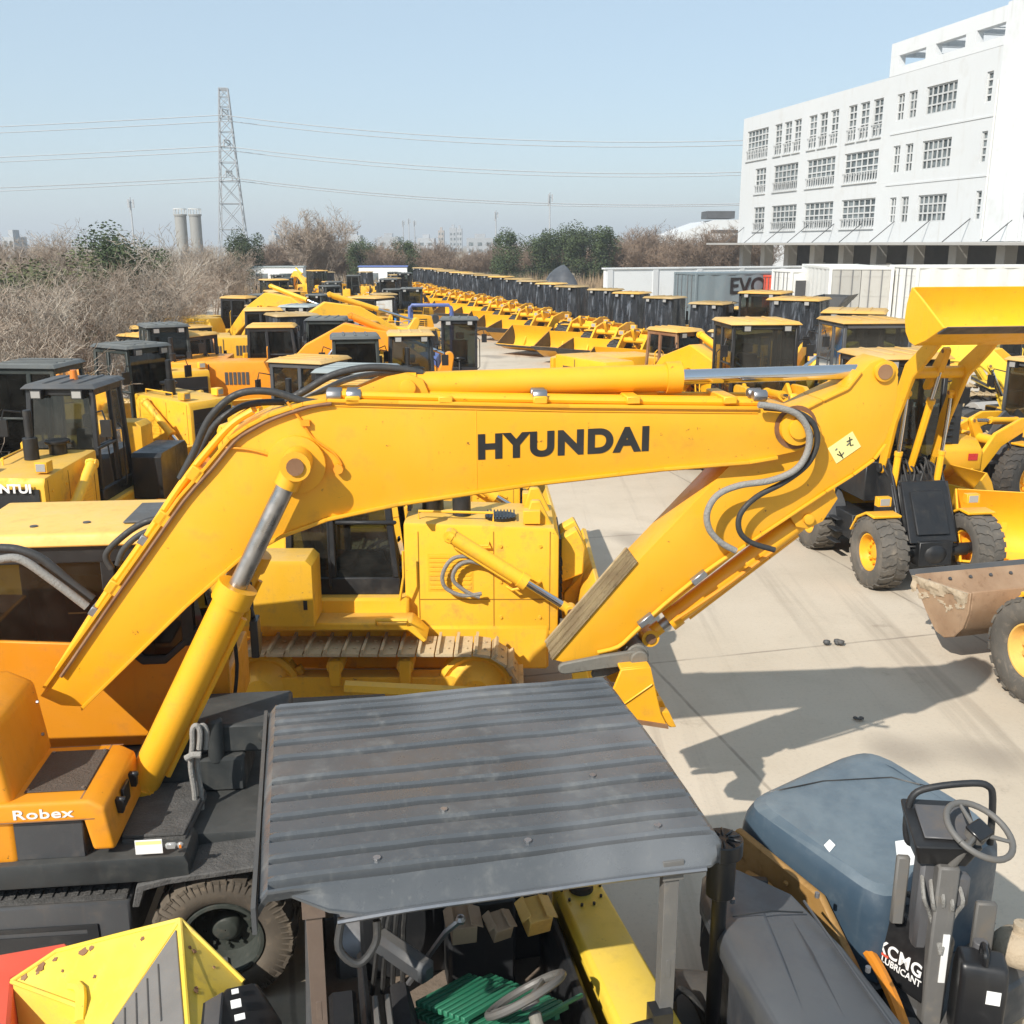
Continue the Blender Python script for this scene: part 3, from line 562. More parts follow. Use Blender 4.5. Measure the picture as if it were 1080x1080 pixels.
def dozer(label, fr, group=None, body='dozer_yellow', frame='black_paint', roof='roof_dark', blade=True, hl=1.12, R=.45, w=.50, gauge=1.9, blade_z=.25, ripper=True, beacon=False, taper=.10, gl='glass_dark', tank='', tx=-.52):
    tank = tank or body
    T = thing('bulldozer', label, 'bulldozer', fr, group)
    for sd in (-1, 1): track_parts(T, sd*gauge/2, hl, R, w, fmat=body)
    b = MB(); b.bx(-1.6, 1.9, -.55, .55, .5, 1.0); b.bx(-1.7, .4, -.66, .66, .9, 1.36); b.build('chassis', [body], T, .03)
    b = MB(); b.prism([(.35, .98), (.35, 2.16), (1.95, 2.10), (2.0, 2.0), (2.0, .88), (1.2, .86)], -.52, .52); hood = b.build('hood', [body], T, .035, 38, 2)
    g = MB(); g.bx(2.002, 2.022, -.45, .45, .98, 1.96)
    for i in range(7): g.bx(2.022, 2.045, -.43, .43, 1.05+i*.10, 1.09+i*.10)
    g.build('grille', ['black_paint'], hood)
    for sd in (-1, 1):
        hl_ = MB(); hl_.bx(1.62, 1.80, sd*.40-.08, sd*.40+.08, 2.13, 2.27, 0); hl_.bx(1.801, 1.81, sd*.40-.065, sd*.40+.065, 2.145, 2.255, 1); hl_.build('headlight', [body, 'lamp_clear'], T, .012)
    hr_ = MB(); hr_.tube([(.5, -.35, 2.12), (.5, -.35, 2.24), (1.3, -.35, 2.22), (1.3, -.35, 2.10)], .014, 6); hr_.build('grab_rail', [body], T)
    e = MB(); e.cyl((.95, -.12, 2.1), (.95, -.12, 2.82), .055, n=12); e.cyl((.95, -.12, 2.13), (.95, -.12, 2.44), .10, n=14); e.build('exhaust', ['black_paint'], hood, .01)
    e = MB(); e.cyl((.62, .10, 2.12), (.62, .10, 2.30), .12, n=16); e.cyl((.62, .10, 2.3), (.62, .10, 2.35), .17, n=16); e.build('air_cleaner', ['plastic_black'], hood, .01)
    for sd in (-1, 1):
        v = MB(); v.bx(.60, 1.08, sd*.522-.004, sd*.522+.004, 1.40, 1.82, 1)
        for i in range(8): v.bx(.62, 1.06, sd*.526-.007, sd*.526+.007, 1.42+i*.05, 1.45+i*.05)
        v.build('vent', [body, body], hood)
        v = MB()
        for x in (.50, 1.30, 1.9): v.bx(x, x+.007, sd*.522-.004, sd*.522+.004, .95, 2.06)
        v.bx(.508, 1.9, sd*.522-.004, sd*.522+.004, 1.30, 1.307); v.build('panel_seam', ['seam_yellow'], hood)
        v = MB()
        for x in (1.38, 1.8):
            for z in (1.1, 1.5, 1.9): v.cyl((x, sd*.51, z), (x, sd*.535, z), .018, n=6)
        v.build('bolt', [body], hood)
    for sd in (-1, 1):
        b = MB(); y0, y1 = sorted((sd*.66, sd*1.12)); b.prism([(-1.75, 1.22), (-1.75, 1.84), (-1.66, 1.92), (tx-.06, 1.92), (tx, 1.86), (tx, 1.22)], y0, y1); b.bx(-1.2, -1.19, y0-.003, y1+.003, 1.26, 1.88)
        b.build('tank', [tank], T, .04, 38, 2)
        b = MB(); y0, y1 = sorted((sd*.64, sd*.98)); b.prism([(-1.0, 1.12), (-1.0, 1.2), (.45, 1.2), (.62, 1.02), (.58, .98), (.42, 1.12)], y0, y1); b.build('fender', [body], T, .012)
        b = MB(); b.tube([(.1, sd*.97, 1.18), (.1, sd*1.04, 1.26), (.42, sd*1.04, 1.26), (.42, sd*.97, 1.18)], .018, 6); b.build('grab_rail', [body], T)
    cab(T, -.92, .30, -.54, .54, 1.36, 1.55, 3.0, frame, None, roof, over=.06, taper=taper, beacon=beacon, gl=gl, lamps=True)
    for sd in (-1, 1): hyd(T, 'lift_cylinder', (.85, sd*.66, 2.06), (2.12, sd*.72, .85+blade_z), .075, .62, body)
    if blade:
        bl = MB(); z0 = .05+blade_z; pr = [(2.52, 0), (2.42, .10), (2.33, .32), (2.30, .56), (2.34, .82), (2.45, 1.04), (2.40, 1.06), (2.26, .84), (2.21, .56), (2.24, .28), (2.36, .02)]
        bl.prism([(x, z+z0) for x, z in pr], -1.62, 1.62)
        for y in (-1.62, -.8, 0, .8, 1.62): bl.prism([(2.36, z0+.05), (2.10, z0+.15), (2.08, z0+.75), (2.3, z0+.98), (2.22, z0+.56)], y-.03, y+.03)
        bo = bl.build('blade', [body], T, .01)
        ce = MB(); ce.prism([(2.56, z0-.06), (2.40, z0+.12), (2.44, z0+.14), (2.60, z0-.04)], -1.66, 1.66); ce.build('cutting_edge', ['rust'], bo)
        pa = MB()
        for sd in (-1, 1): pa.tube([(-.2, sd*1.30, .62), (1.4, sd*1.34, .55), (2.2, sd*1.34, z0+.22)], .085, 8)
        pa.build('push_arm', [body], T)
    if ripper:
        r = MB(); r.bx(-2.25, -1.62, -.4, .4, .75, .95); r.bx(-2.4, -2.2, -.75, .75, .7, .98)
        for y in (-.6, 0, .6): r.prism([(-2.38, .9), (-2.3, .25), (-2.2, .22), (-2.22, .9)], y-.04, y+.04)
        r.build('ripper', [body], T, .015)
    return T
def excavator(label, fr, group=None, body='loader_yellow', boom=None, arm=None, bk=None, roof='roof_yellow', cabf='black_paint', k=1., swing=0.):
    """crawler excavator; boom and arm are centre lines in x,z"""
    T = thing('crawler_excavator', label, 'excavator', fr, group); S = lambda *a: tuple(q*k for q in a)
    for sd in (-1, 1): track_parts(T, sd*1.15*k, 1.55*k, .40*k, .58*k, fmat='dark_grey')
    b = MB(); b.bx(-.9*k, .9*k, -.9*k, .9*k, .5*k, .85*k); b.cyl(S(0, 0, .8), S(0, 0, 1.05), .6*k, n=24); b.build('undercarriage', ['dark_grey'], T, .02)
    b = MB(); b.bx(-2.0*k, 1.15*k, -1.28*k, 1.28*k, 1.02*k, 1.22*k, 1); b.prism([S(-1.9, 1.22), S(-1.9, 2.25), S(.35, 2.25), S(.5, 1.9), S(.5, 1.22)], -1.28*k, -.42*k, 0); b.prism([S(-1.9, 1.22), S(-1.9, 2.2), S(-.75, 2.2), S(-.75, 1.22)], -.42*k, 1.28*k, 0)
    hs = b.build('house', [body, 'dark_grey'], T, .05*k, 38, 2)
    v = MB()
    for i in range(7): v.bx((-1.5+i*.07)*k, (-1.46+i*.07)*k, -1.295*k, -1.285*k, 1.5*k, 2.0*k)
    for i in range(6): v.bx((-.6+i*.1)*k, (-.53+i*.1)*k, -1.295*k, -1.285*k, 1.7*k, 2.0*k)
    v.bx(-.98*k, -.96*k, -1.292*k, -1.284*k, 1.25*k, 2.2*k); v.build('vent', ['dark_grey'], hs)
    b = MB(); N = 12; pts = [(-1.95*k-.75*k*cos(PI*(i/N-.5)), 1.32*k*sin(PI*(i/N-.5))) for i in range(N+1)]; b.prism(pts, 1.05*k, 2.15*k, ax='z'); b.build('counterweight', [body], T, .06*k, 38, 2)
    cab(T, -.30*k, 1.02*k, .38*k, 1.28*k, 1.22*k, 1.75*k, 2.92*k, cabf, body, roof, over=.05, rt=.08, taper=.12, gl='glass_dark')
    boom = boom or [S(.45, 1.45)+(.16*k,), S(1.4, 2.4)+(.24*k,), S(2.3, 2.95)+(.27*k,), S(3.3, 2.85)+(.22*k,), S(4.9, 2.0)+(.13*k,)]
    b = MB(); b.prism(offset_outline(boom), -.24*k, .24*k); bo = b.build('boom', [body], T, .025)
    arm = arm or [S(5.2, 2.55)+(.12*k,), S(4.85, 1.85)+(.2*k,), S(4.3, 1.2)+(.16*k,), S(3.7, .6)+(.10*k,)]
    b = MB(); b.prism(offset_outline(arm), -.17*k, .17*k); b.build('arm', [body], T, .02)
    m = boom[2]
    for sd in (-1, 1): hyd(T, 'boom_cylinder', S(.95, sd*.33, 1.15), (boom[1][0]*.3+m[0]*.7, sd*.32*k, boom[1][1]*.3+m[1]*.7-.1), .085*k, .55, body)
    hyd(T, 'arm_cylinder', (m[0]+.1, 0, m[1]+.5*k), (arm[0][0], 0, arm[0][1]), .08*k, .55, body)
    e = arm[-1]; bk = bk if bk is not None else 2.6
    prof = [(1.1, -.2), (.75, -.5), (.35, -.6), (.0, -.42), (-.12, -.1), (0, .12)]; ca, sa = cos(bk), sin(bk); f = lambda p: (e[0]+k*(p[0]*ca-p[1]*sa), e[1]+k*(p[0]*sa+p[1]*ca))
    b = MB(); b.prism([f(p) for p in prof]+[f((p[0]*.9+.05, p[1]*.9+.05)) for p in reversed(prof)], -.5*k, .5*k)
    for sd in (-1, 1): b.prism([f(p) for p in prof], sd*.5*k, sd*.53*k)
    for y in (-.4, -.13, .13, .4): b.prism([f((1.3, -.1)), f((1.05, -.27)), f((1.0, -.16))], (y-.05)*k, (y+.05)*k)
    b.build('bucket', ['dark_grey'], T, .01); return T
# ---------------------------------------------------------------- the setting
def sheet(name, mat, x0, x1, y0, y1, z, nx=1, ny=1):
    b = MB(); vs = [(x0+(x1-x0)*i/nx, y0+(y1-y0)*j/ny, z) for j in range(ny+1) for i in range(nx+1)]
    b.add(vs, [[j*(nx+1)+i, j*(nx+1)+i+1, (j+1)*(nx+1)+i+1, (j+1)*(nx+1)+i] for j in range(ny) for i in range(nx)])
    return tag(b.build(name, [mat]), kind='structure')
sheet('ground', 'field_dirt', -2500, 2500, -60, 5000, -.012)
sheet('yard_pavement', 'ground_concrete', -48, 60, -12, 108, 0)
# ---- white building
BF = Frame(23.0, 108.0, -79.0)
def building():
    T = thing('office_building', 'long white four storey building with grid windows and an open columned ground floor', 'building', BF)
    zt, z0, L, D = 17.0, 5.15, 60.0, 18.0
    sx = lambda px, py: BF.xz(px, py, 0)
    zx = lambda x: 700+x/2.842
    zy = lambda y: y/2.842
    S = lambda x, y: BF.xz(zx(x), zy(y), 0)
    s_t0 = S(684, 150)[0]; s_t1 = S(1010, 150)[0]; ztw = S(1010, 14)[1]; ztl = S(684, 140)[1]
    ztw = (ztw+ztl)/2
    rows = []
    def zr(a, b): return (S(*a)[1], S(*b)[1])
    r3 = ((S(876, 240)[1]+S(786, 262)[1])/2, (S(876, 328)[1]+S(786, 345)[1])/2)
    r2 = ((S(859, 411)[1]+S(773, 424)[1])/2, (S(859, 500)[1]+S(773, 510)[1])/2)
    r1 = ((S(845, 579)[1]+S(760, 587)[1])/2, (S(845, 663)[1]+S(760, 667)[1])/2)
    tall = ((S(622, 298)[1]+S(333, 378)[1])/2, (S(622, 405)[1]+S(333, 470)[1])/2)
    w2 = ((S(640, 443)[1]+S(330, 500)[1])/2, (S(640, 535)[1]+S(330, 575)[1])/2)
    w1 = ((S(630, 590)[1]+S(322, 620)[1])/2, (S(630, 676)[1]+S(322, 692)[1])/2)
    holes = []
    def h(xa, xb, yr, zz, nx, nz, rail=False): holes.append((S(xa, yr)[0], S(xb, yr)[0], zz[1], zz[0], nx, nz, rail))
    h(250, 312, 430, tall, 6, 5, True)
    for a, b in ((333, 354), (361, 383), (389, 411), (433, 457), (465, 488), (497, 521), (549, 574), (583, 611), (622, 651)): h(a, b, 400, tall, 2, 5, True)
    for a, b in ((698, 720), (733, 757)): h(a, b, 320, r3, 2, 3)
    h(786, 876, 300, r3, 6, 3); h(965, 985, 260, r3, 1, 4)
    for a, b, n in ((275, 307, 3), (330, 402, 6), (428, 512, 6), (539, 640, 6)): h(a, b, 510, w2, n, 4, True)
    for a, b in ((685, 706), (721, 744)): h(a, b, 480, r2, 2, 3)
    h(773, 859, 460, r2, 6, 3); h(949, 967, 440, r2, 1, 4)
    for a, b, n in ((269, 301, 3), (322, 396, 6), (419, 505, 6), (530, 630, 6)): h(a, b, 650, w1, n, 4, True)
    for a, b in ((675, 694), (709, 731)): h(a, b, 630, r1, 2, 3)
    h(760, 845, 620, r1, 6, 3); h(932, 949, 620, r1, 1, 4)
    sR = S(1046, 600)[0]
    for zz in (r1, r2, r3): holes.append((sR, sR+2.6, zz[1], zz[0], 3, 3, False)); holes.append((sR+5.2, sR+8.2, zz[1], zz[0], 4, 3, False))
    b = MB(); zz = sorted({z0, zt}|{q for hh in holes for q in hh[2:4]}); xs = sorted({0., L}|{q for hh in holes for q in hh[:2]})
    inside = lambda x, z: any(hh[0] < x < hh[1] and hh[2] < z < hh[3] for hh in holes)
    for i in range(len(xs)-1):
        for j in range(len(zz)-1):
            if not inside((xs[i]+xs[i+1])/2, (zz[j]+zz[j+1])/2): b.add([(xs[i], 0, zz[j]), (xs[i+1], 0, zz[j]), (xs[i+1], 0, zz[j+1]), (xs[i], 0, zz[j+1])], [[0, 1, 2, 3]])
    dp = .28
    for x0, x1, a, c, *_ in holes:
        for q in (((x0, a), (x1, a)), ((x1, a), (x1, c)), ((x1, c), (x0, c)), ((x0, c), (x0, a))): b.add([(q[0][0], 0, q[0][1]), (q[1][0], 0, q[1][1]), (q[1][0], dp, q[1][1]), (q[0][0], dp, q[0][1])], [[0, 1, 2, 3]])
    # ends, back, soffit, roof, parapet
    b.add([(0, 0, z0), (0, D, z0), (0, D, zt), (0, 0, zt)], [[0, 1, 2, 3]]); b.add([(L, 0, z0), (L, D, z0), (L, D, zt), (L, 0, zt)], [[0, 1, 2, 3]])
    b.add([(0, D, 0), (L, D, 0), (L, D, zt), (0, D, zt)], [[0, 1, 2, 3]]); b.add([(0, .3, z0), (L, .3, z0), (L, D, z0), (0, D, z0)], [[0, 1, 2, 3]])
    b.add([(0, .3, zt-.9), (L, .3, zt-.9), (L, D-.01, zt-.9), (0, D-.01, zt-.9)], [[0, 1, 2, 3]]); b.add([(0, 0, zt), (L, 0, zt), (L, .3, zt), (0, .3, zt)], [[0, 1, 2, 3]])
    b.add([(0, .3, zt), (L, .3, zt), (L, .3, zt-.9), (0, .3, zt-.9)], [[0, 1, 2, 3]])
    for z in (r3[1]-.85, r2[1]-.8): b.bx(S(684, 300)[0]+.2, L, -.05, -.002, z-.06, z+.06)
    w = b.build('wall', ['wall_white'], T)
    # stair tower projecting at the near end, with down pipes
    sp = S(1012, 400)[0]; t = MB(); t.bx(sp, sp+2.4, -.55, -.003, z0, ztw); t.bx(sp+2.4, sp+3.1, -.28, -.003, z0, zt+.3); t.build('pier', ['wall_white'], T, .04)
    p = MB(); p.cyl((S(990, 400)[0], -.10, z0+.2), (S(990, 400)[0], -.10, zt-2), .07, n=8); p.build('down_pipe', ['white_cont'], T)
    # roof frame over the tower bay
    r = MB(); a0 = s_t0; a1 = L
    r.bx(a0, a1, -.02, .55, ztw-.95, ztw); r.bx(a0, a1, -.018, .3, zt+.002, zt+.55)
    n = 4; st = (sp-a0)/3.05
    for i in range(9):
        x = a0+i*st
        if x > L-1: break
        r.bx(x, x+1.15, -.015, .5, zt+.552, ztw-.952); r.bx(x+.1, x+.6, 5.5, 6.0, zt-.88, ztw-.552); r.bx(x+.15, x+.6, .552, 6.0, ztw-.9, ztw-.08)
    for i in range(14): x = a0+.9+i*(a1-a0-1)/14; r.bx(x, x+.35, .552, 6.0, ztw-.7, ztw-.15)
    r.bx(a0, a1, 6.003, 6.5, ztw-.55, ztw); r.build('roof_frame', ['wall_white'], T)
    for x0, x1, a, c, nx, nz, rail in holes:
        f = MB(); fw = .10
        f.bx(x0, x1, .10, .18, a, a+fw); f.bx(x0, x1, .10, .18, c-fw, c); f.bx(x0, x0+fw, .10, .18, a+fw, c-fw); f.bx(x1-fw, x1, .10, .18, a+fw, c-fw)
        for i in range(1, nx): x = x0+(x1-x0)*i/nx; f.bx(x-.05, x+.05, .105, .175, a+fw, c-fw)
        for j in range(1, nz): z = a+(c-a)*j/nz; f.bx(x0+fw, x1-fw, .108, .172, z-.055, z+.055)
        if rail:
            m = max(2, int((x1-x0)/.40))
            for i in range(m): x = x0+(i+.5)*(x1-x0)/m; f.bx(x-.03, x+.03, -.07, -.02, a-.1, a+(c-a)*.30)
            f.bx(x0-.05, x1+.05, -.075, -.015, a+(c-a)*.30, a+(c-a)*.30+.07); f.bx(x0-.1, x1+.1, -.12, -.003, a-.18, a-.1)
        fo = f.build('window', ['frame_white'], T)
        g = MB(); g.add([(x0, .2, a), (x1, .2, a), (x1, .2, c), (x0, .2, c)], [[0, 1, 2, 3]]); g.build('pane', ['building_glass'], fo)
    # glass canopy with tie rods, columns and the recessed ground floor
    k = MB(); k.bx(-3.5, L, -2.0, -.003, z0-.22, z0-.02); k.build('canopy', ['concrete'], T, .03)
    x = 1.5
    while x < L: k = MB(); k.cyl((x, -1.9, z0), (x, -.02, z0+1.5), .035, n=6); k.build('tie_rod', ['dark_grey'], T); x += 4.6
    x = .4; i = 0
    while x < L: c = MB(); c.bx(x, x+.9, .1, 1.0, 0, z0-.003); c.build('column', ['concrete'], T, .03); x += 5.1; i += 1
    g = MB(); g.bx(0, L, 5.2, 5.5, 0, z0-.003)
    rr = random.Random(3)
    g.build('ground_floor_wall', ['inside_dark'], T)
    for i in range(14):
        x = 1.8+i*4.1; d = MB(); wd = rr.uniform(1.4, 3.2); hh = rr.uniform(2.6, 4.2); d.bx(x, x+wd, 5.08, 5.195, .1, hh); d.build('shutter', [rr.choice(['cardboard', 'white_cont', 'dark_grey', 'door_cont', 'concrete'])], T)
building()
# ---- containers
def container(label, fr, L, W, Hh, mat, door=None, text=None, textcol='letter_black', z0=0., tsize=1.0, tpos=.5, doorside=-1, group=None, tz=.5):
    T = thing('shipping_container', label, 'container', fr, group); b = MB(); n = int(L/.28); zs, ze = z0+.16, z0+Hh-.12
    for sd in (-1, 1):
        pts = []
        for i in range(n+1):
            x = -L/2+.1+(L-.2)*i/n; y = sd*(W/2-(.0 if (i//2) % 2 else .045)); pts.append((x, y))
        b.add([(x, y, zs) for x, y in pts]+[(x, y, ze) for x, y in pts], [[i, i+1, n+2+i, n+1+i] for i in range(n)])
    m = int(W/.28); pts = [(-doorside*(L/2-(0 if (i//2) % 2 else .045)), -W/2+.08+(W-.16)*i/m) for i in range(m+1)]
    b.add([(x, y, zs) for x, y in pts]+[(x, y, ze) for x, y in pts], [[i, i+1, m+2+i, m+1+i] for i in range(m)])
    b.bx(-L/2+.1, L/2-.1, -W/2+.06, W/2-.06, z0+Hh-.07, z0+Hh-.03)
    body = b.build('wall', [mat], T, 0, 20)
    f = MB()
    for x in (-L/2, L/2-.14):
        for y in (-W/2-.01, W/2-.13): f.bx(x, x+.14, y, y+.14, z0, z0+Hh)
    for y in (-W/2-.008, W/2-.11):
        f.bx(-L/2+.142, L/2-.142, y, y+.12, z0+Hh-.13, z0+Hh-.005); f.bx(-L/2+.142, L/2-.142, y, y+.12, z0+.005, z0+.17)
    for x in (-L/2+.005, L/2-.125): f.bx(x, x+.12, -W/2+.135, W/2-.135, z0+Hh-.13, z0+Hh-.004); f.bx(x, x+.12, -W/2+.135, W/2-.135, z0+.005, z0+.17)
    f.build('corner_frame', [mat], T, .012)
    for sd in (-1, 1):
        d = MB(); xe = doorside*(L/2-.08); y0, y1 = sorted((sd*.015, sd*(W/2-.14))); d.bx(xe-.03, xe+.03, y0, y1, zs+.02, ze-.02)
        for j in range(4): z = zs+.35+j*(ze-zs-.5)/3.2; d.bx(xe+doorside*.032-.012, xe+doorside*.032+.012, y0+.08, y1-.08, z, z+.06)
        dd = d.build('door', [door or mat], T)
        r = MB()
        for q in (.3, .72): yy = y0+(y1-y0)*q; r.cyl((xe+doorside*.07, yy, zs), (xe+doorside*.07, yy, ze), .022, n=8); r.bx(xe+doorside*.07-.02, xe+doorside*.07+.02, yy-.16, yy+.02, zs+1.0, zs+1.06)
        r.build('lock_rod', ['steel'], dd)
    if text: lettering(text, tsize, textcol, body, wall_mtx((-L/2+L*tpos, -W/2-.012, z0+Hh*tz), (1, 0, 0), (0, 0, 1)), bold=.03 if tsize > .6 else .0)
    return T
# ---- vegetation
def bare_meshes(seed, h, spread, stems, nb=(6, 5, 5, 3), mat='twig', up=.35, r0=.05, tw=.010):
    rnd = random.Random(seed); tr, cr = MB(), MB()
    def br(p, d, ln, r, lv):
        seg = 4 if lv < 2 else 3; pts = [p]; q = p.copy(); dd = d.copy()
        for i in range(seg):
            dd = (dd+V((rnd.gauss(0, .16), rnd.gauss(0, .16), rnd.gauss(0, .10)+(up*.16 if lv < 3 else .0)))).normalized(); q = q+dd*ln/seg; pts.append(q)
        (tr if lv == 0 else cr).tube(pts, r, 5 if lv == 0 else 3, rr=lambda t: max(tw*.55, r*(1-.65*t)))
        if lv >= len(nb): return
        for i in range(nb[lv]):
            t = rnd.uniform(.22, 1.0); k = min(seg-1, int(t*seg)); s = pts[k]+(pts[k+1]-pts[k])*(t*seg-k)
            base = (pts[k+1]-pts[k]).normalized(); rv = V((rnd.gauss(0, 1), rnd.gauss(0, 1), rnd.gauss(0, .6))).normalized(); nd_ = (base*.75+rv*.75+V((0, 0, up*.5))).normalized()
            br(s, nd_, ln*rnd.uniform(.42, .68), max(tw, r*(1-.6*t)*.55), lv+1)
    for i in range(stems):
        a = rnd.uniform(0, 6.28); q = rnd.uniform(0, spread*.25); o = rnd.uniform(.1, .55)*spread/max(h, .1)
        br(V((q*cos(a), q*sin(a), -.05)), V((cos(a)*o, sin(a)*o, 1)).normalized(), h*rnd.uniform(.5, .72), r0*rnd.uniform(.7, 1.2), 0)
    return tr.mesh('trunk', [mat], 0, 80), cr.mesh('crown', [mat], 0, 80)
def leafy_meshes(seed, h, rad, n, mat, z0=.25, leaf=.22, lobes=9):
    rnd = random.Random(seed); tr = MB(); c = MB()
    tr.tube([(0, 0, -.05), (.05, .02, h*.3), (-.03, .05, h*.75)], .16*h/6, 8, rr=lambda t: .16*h/6*(1-.7*t)); L = []
    for i in range(lobes):
        a = rnd.uniform(0, 6.28); q = rad*rnd.uniform(.2, .75); z = h*(z0+(.92-z0)*rnd.uniform(.05, .95)); s = rad*rnd.uniform(.32, .58)*(1.15-.35*z/h)
        L.append((V((q*cos(a), q*sin(a), z)), s)); tr.tube([(0, 0, z*.5), (q*cos(a)*.5, q*sin(a)*.5, z*.8), (q*cos(a), q*sin(a), z)], .05, 5, rr=lambda t: .05*(1-.7*t))
    for i in range(n):
        o, s = rnd.choice(L); d = V((rnd.gauss(0, 1), rnd.gauss(0, 1), rnd.gauss(0, 1))).normalized(); p = o+d*s*(rnd.random()**.4)*V((1, 1, .8)).length/1.62
        if p.z < .15: continue
        nn = (d+V((rnd.gauss(0, .6), rnd.gauss(0, .6), rnd.gauss(0, .6)+.3))).normalized(); u, w = c.frame_axes(nn); e = leaf*rnd.uniform(.6, 1.4)
        c.add([p-u*e*.5, p+w*e*.3, p+u*e*.5, p-w*e*.3], [[0, 1, 2, 3]])
    return tr.mesh('trunk', ['trunk'], 0, 80), c.mesh('crown', [mat], 0, 80)
def plant(name, meshes, x, y, rot, sc, label, cat, group):
    T = thing(name, label, cat, Frame(x, y, degrees_(rot)), group); T.scale = (sc[0], sc[0], sc[1])
    link('trunk', meshes[0], T); link('crown', meshes[1], T); return T
def degrees_(a): return a*180/PI
rn = random.Random(11)
BARE = [bare_meshes(20+i, 4.9, 3.6, 8, (7, 6, 5, 2), r0=.045) for i in range(5)]
k = 0
for row, y0, off in ((0, 19, 0), (1, 23, 1.3), (2, 28, .4), (3, 33, 1.6), (4, 39, .6), (5, 46, 1.5), (6, 54, .4), (7, 63, 1.2), (8, 74, .5), (9, 86, 1.)):
    xr = -5.9-.195*y0; step = 2.6+.02*y0
    for i in range(7 if y0 < 50 else 6):
        x = xr-off-i*step*1.05; y = y0+rn.uniform(-1.6, 1.6)
        if x < -.62*y-4: continue
        s = rn.uniform(.62, .92)*(1.0+max(0, y0-40)*.005)*(.85 if i == 0 else 1)
        plant('bare_shrub', BARE[k % 5], x, y, rn.uniform(0, 6.28), (s*1.22, s), 'leafless grey-brown shrub in the tangled thicket left of the machines', 'shrub', 'bare thicket along the left edge'); k += 1
PALE = [bare_meshes(120+i, 5.6, 4.6, 5, (6, 5, 4, 2), 'branch_pale', up=.35, r0=.065, tw=.013) for i in range(3)]
for i, (x, y, s, lb) in enumerate(((-11.4, 21.5, .88, 'pale-branched leafless tree at the left edge above the dark cabs'), (-12.6, 26.5, .95, 'pale-branched leafless tree second from the left at the front of the thicket'), (-13.6, 31.5, 1.0, 'pale-branched leafless tree in the middle of the front of the thicket'), (-14.0, 38.0, 1.0, 'pale-branched leafless tree right of the dark evergreen in the thicket'), (-17.5, 34.0, 1.05, 'pale-branched leafless tree deep in the thicket left of the dark evergreen'), (-15.6, 46.0, 1.1, 'pale-branched leafless tree below the silos'), (-18.6, 57.0, 1.15, 'pale-branched leafless tree below the pylon'))):
    plant('bare_tree', PALE[i % 3], x, y, i*1.3, (s*.78, s*(.58+.0035*y)), lb, 'tree', None)
FAR = [bare_meshes(60+i, 6.2, 4.2, 9, (8, 6, 5, 2), 'twig_far', up=.6, r0=.05, tw=.016) for i in range(3)]
for i in range(46):
    px = 262+i*11.6+rn.uniform(-5, 5); y = rn.uniform(122, 150); x = (px-540)/FPX*y*.99
    if 512 < px < 655 and y < 140: y = 146
    s = rn.uniform(.66, .98)*(1.08 if px > 655 else .82)
    plant('bare_tree', FAR[i % 3], x, y, rn.uniform(0, 6.28), (s*1.35, s), 'leafless brown tree in the hedge line behind the yard', 'tree', 'bare trees behind the yard')
bt = bare_meshes(91, 9.0, 7.0, 7, (9, 7, 6, 4), 'twig', up=.55, r0=.12, tw=.018)
p = aty(330, 255, 118); plant('bare_tree', bt, p.x, 118, 0, (1.08, .98), 'large leafless tree with a rounded crown rising above the hedge line', 'tree', None)
EV = [leafy_meshes(5+i, 6.6, 2.9, 9000, 'leaf_dark', .06, .21, 20) for i in range(3)]
for px, y, s, sz, lb in ((537, 128, .88, 1.02, 'dark evergreen standing alone left of the dark evergreen clump'), (572, 132, .9, 1.0, 'dark evergreen at the left end of the evergreen clump'), (592, 136, 1.0, 1.10, 'dark evergreen second from the left in the evergreen clump'), (613, 133, 1.05, 1.14, 'tallest dark evergreen in the middle of the evergreen clump'), (635, 134, 1.0, 1.12, 'dark evergreen at the right end of the evergreen clump'), (429, 126, .72, .86, 'small olive evergreen above the far machines, left of centre'), (385, 128, .75, .86, 'small dark evergreen right of the large bare round tree'), (262, 108, .72, .97, 'dark evergreen beside the foot of the pylon')):
    x = (px-540)/FPX*y*.99; plant('evergreen_tree', EV[int(px) % 3], x, y, px, (s, sz), lb, 'tree', None)
EL = [leafy_meshes(40, 6.3, 2.6, 13000, 'leaf_dark', .1, .15, 20), leafy_meshes(41, 5.3, 2.5, 8000, 'leaf_olive', .1, .15, 18)]
for px, y, m, s, sz, lb in ((118, 52, 0, .9, .93, 'dark evergreen tree with a dense crown inside the left thicket'), (148, 53, 0, .7, .80, 'smaller dark evergreen leaning against the dense one in the left thicket'), (62, 44, 1, 1.1, .92, 'olive green bushy tree at the left of the thicket'), (20, 40, 1, .9, .86, 'olive green bushy tree at the left picture edge')):
    x = (px-540)/FPX*y*.99; plant('evergreen_tree', EL[m], x, y, px, (s, sz), lb, 'tree', None)
def reeds():
    r = random.Random(8); b = MB()
    for i in range(9000):
        y = r.uniform(104, 121); x = r.uniform(-34, 26); h = r.uniform(.9, 2.6)*(.7+.5*mnoise.noise(V((x*.15, y*.15, 0)))); a = r.uniform(0, PI); w = r.uniform(.03, .09); l = r.uniform(-.3, .3)
        b.add([(x-w*cos(a), y-w*sin(a), 0), (x+w*cos(a), y+w*sin(a), 0), (x+l, y+l*.4, h)], [[0, 1, 2]])
    tag(b.build('reeds', ['reed'], None, 0, 80), 'dry tan reed grass behind the far end of the yard', 'reeds', None, 'stuff')
reeds()
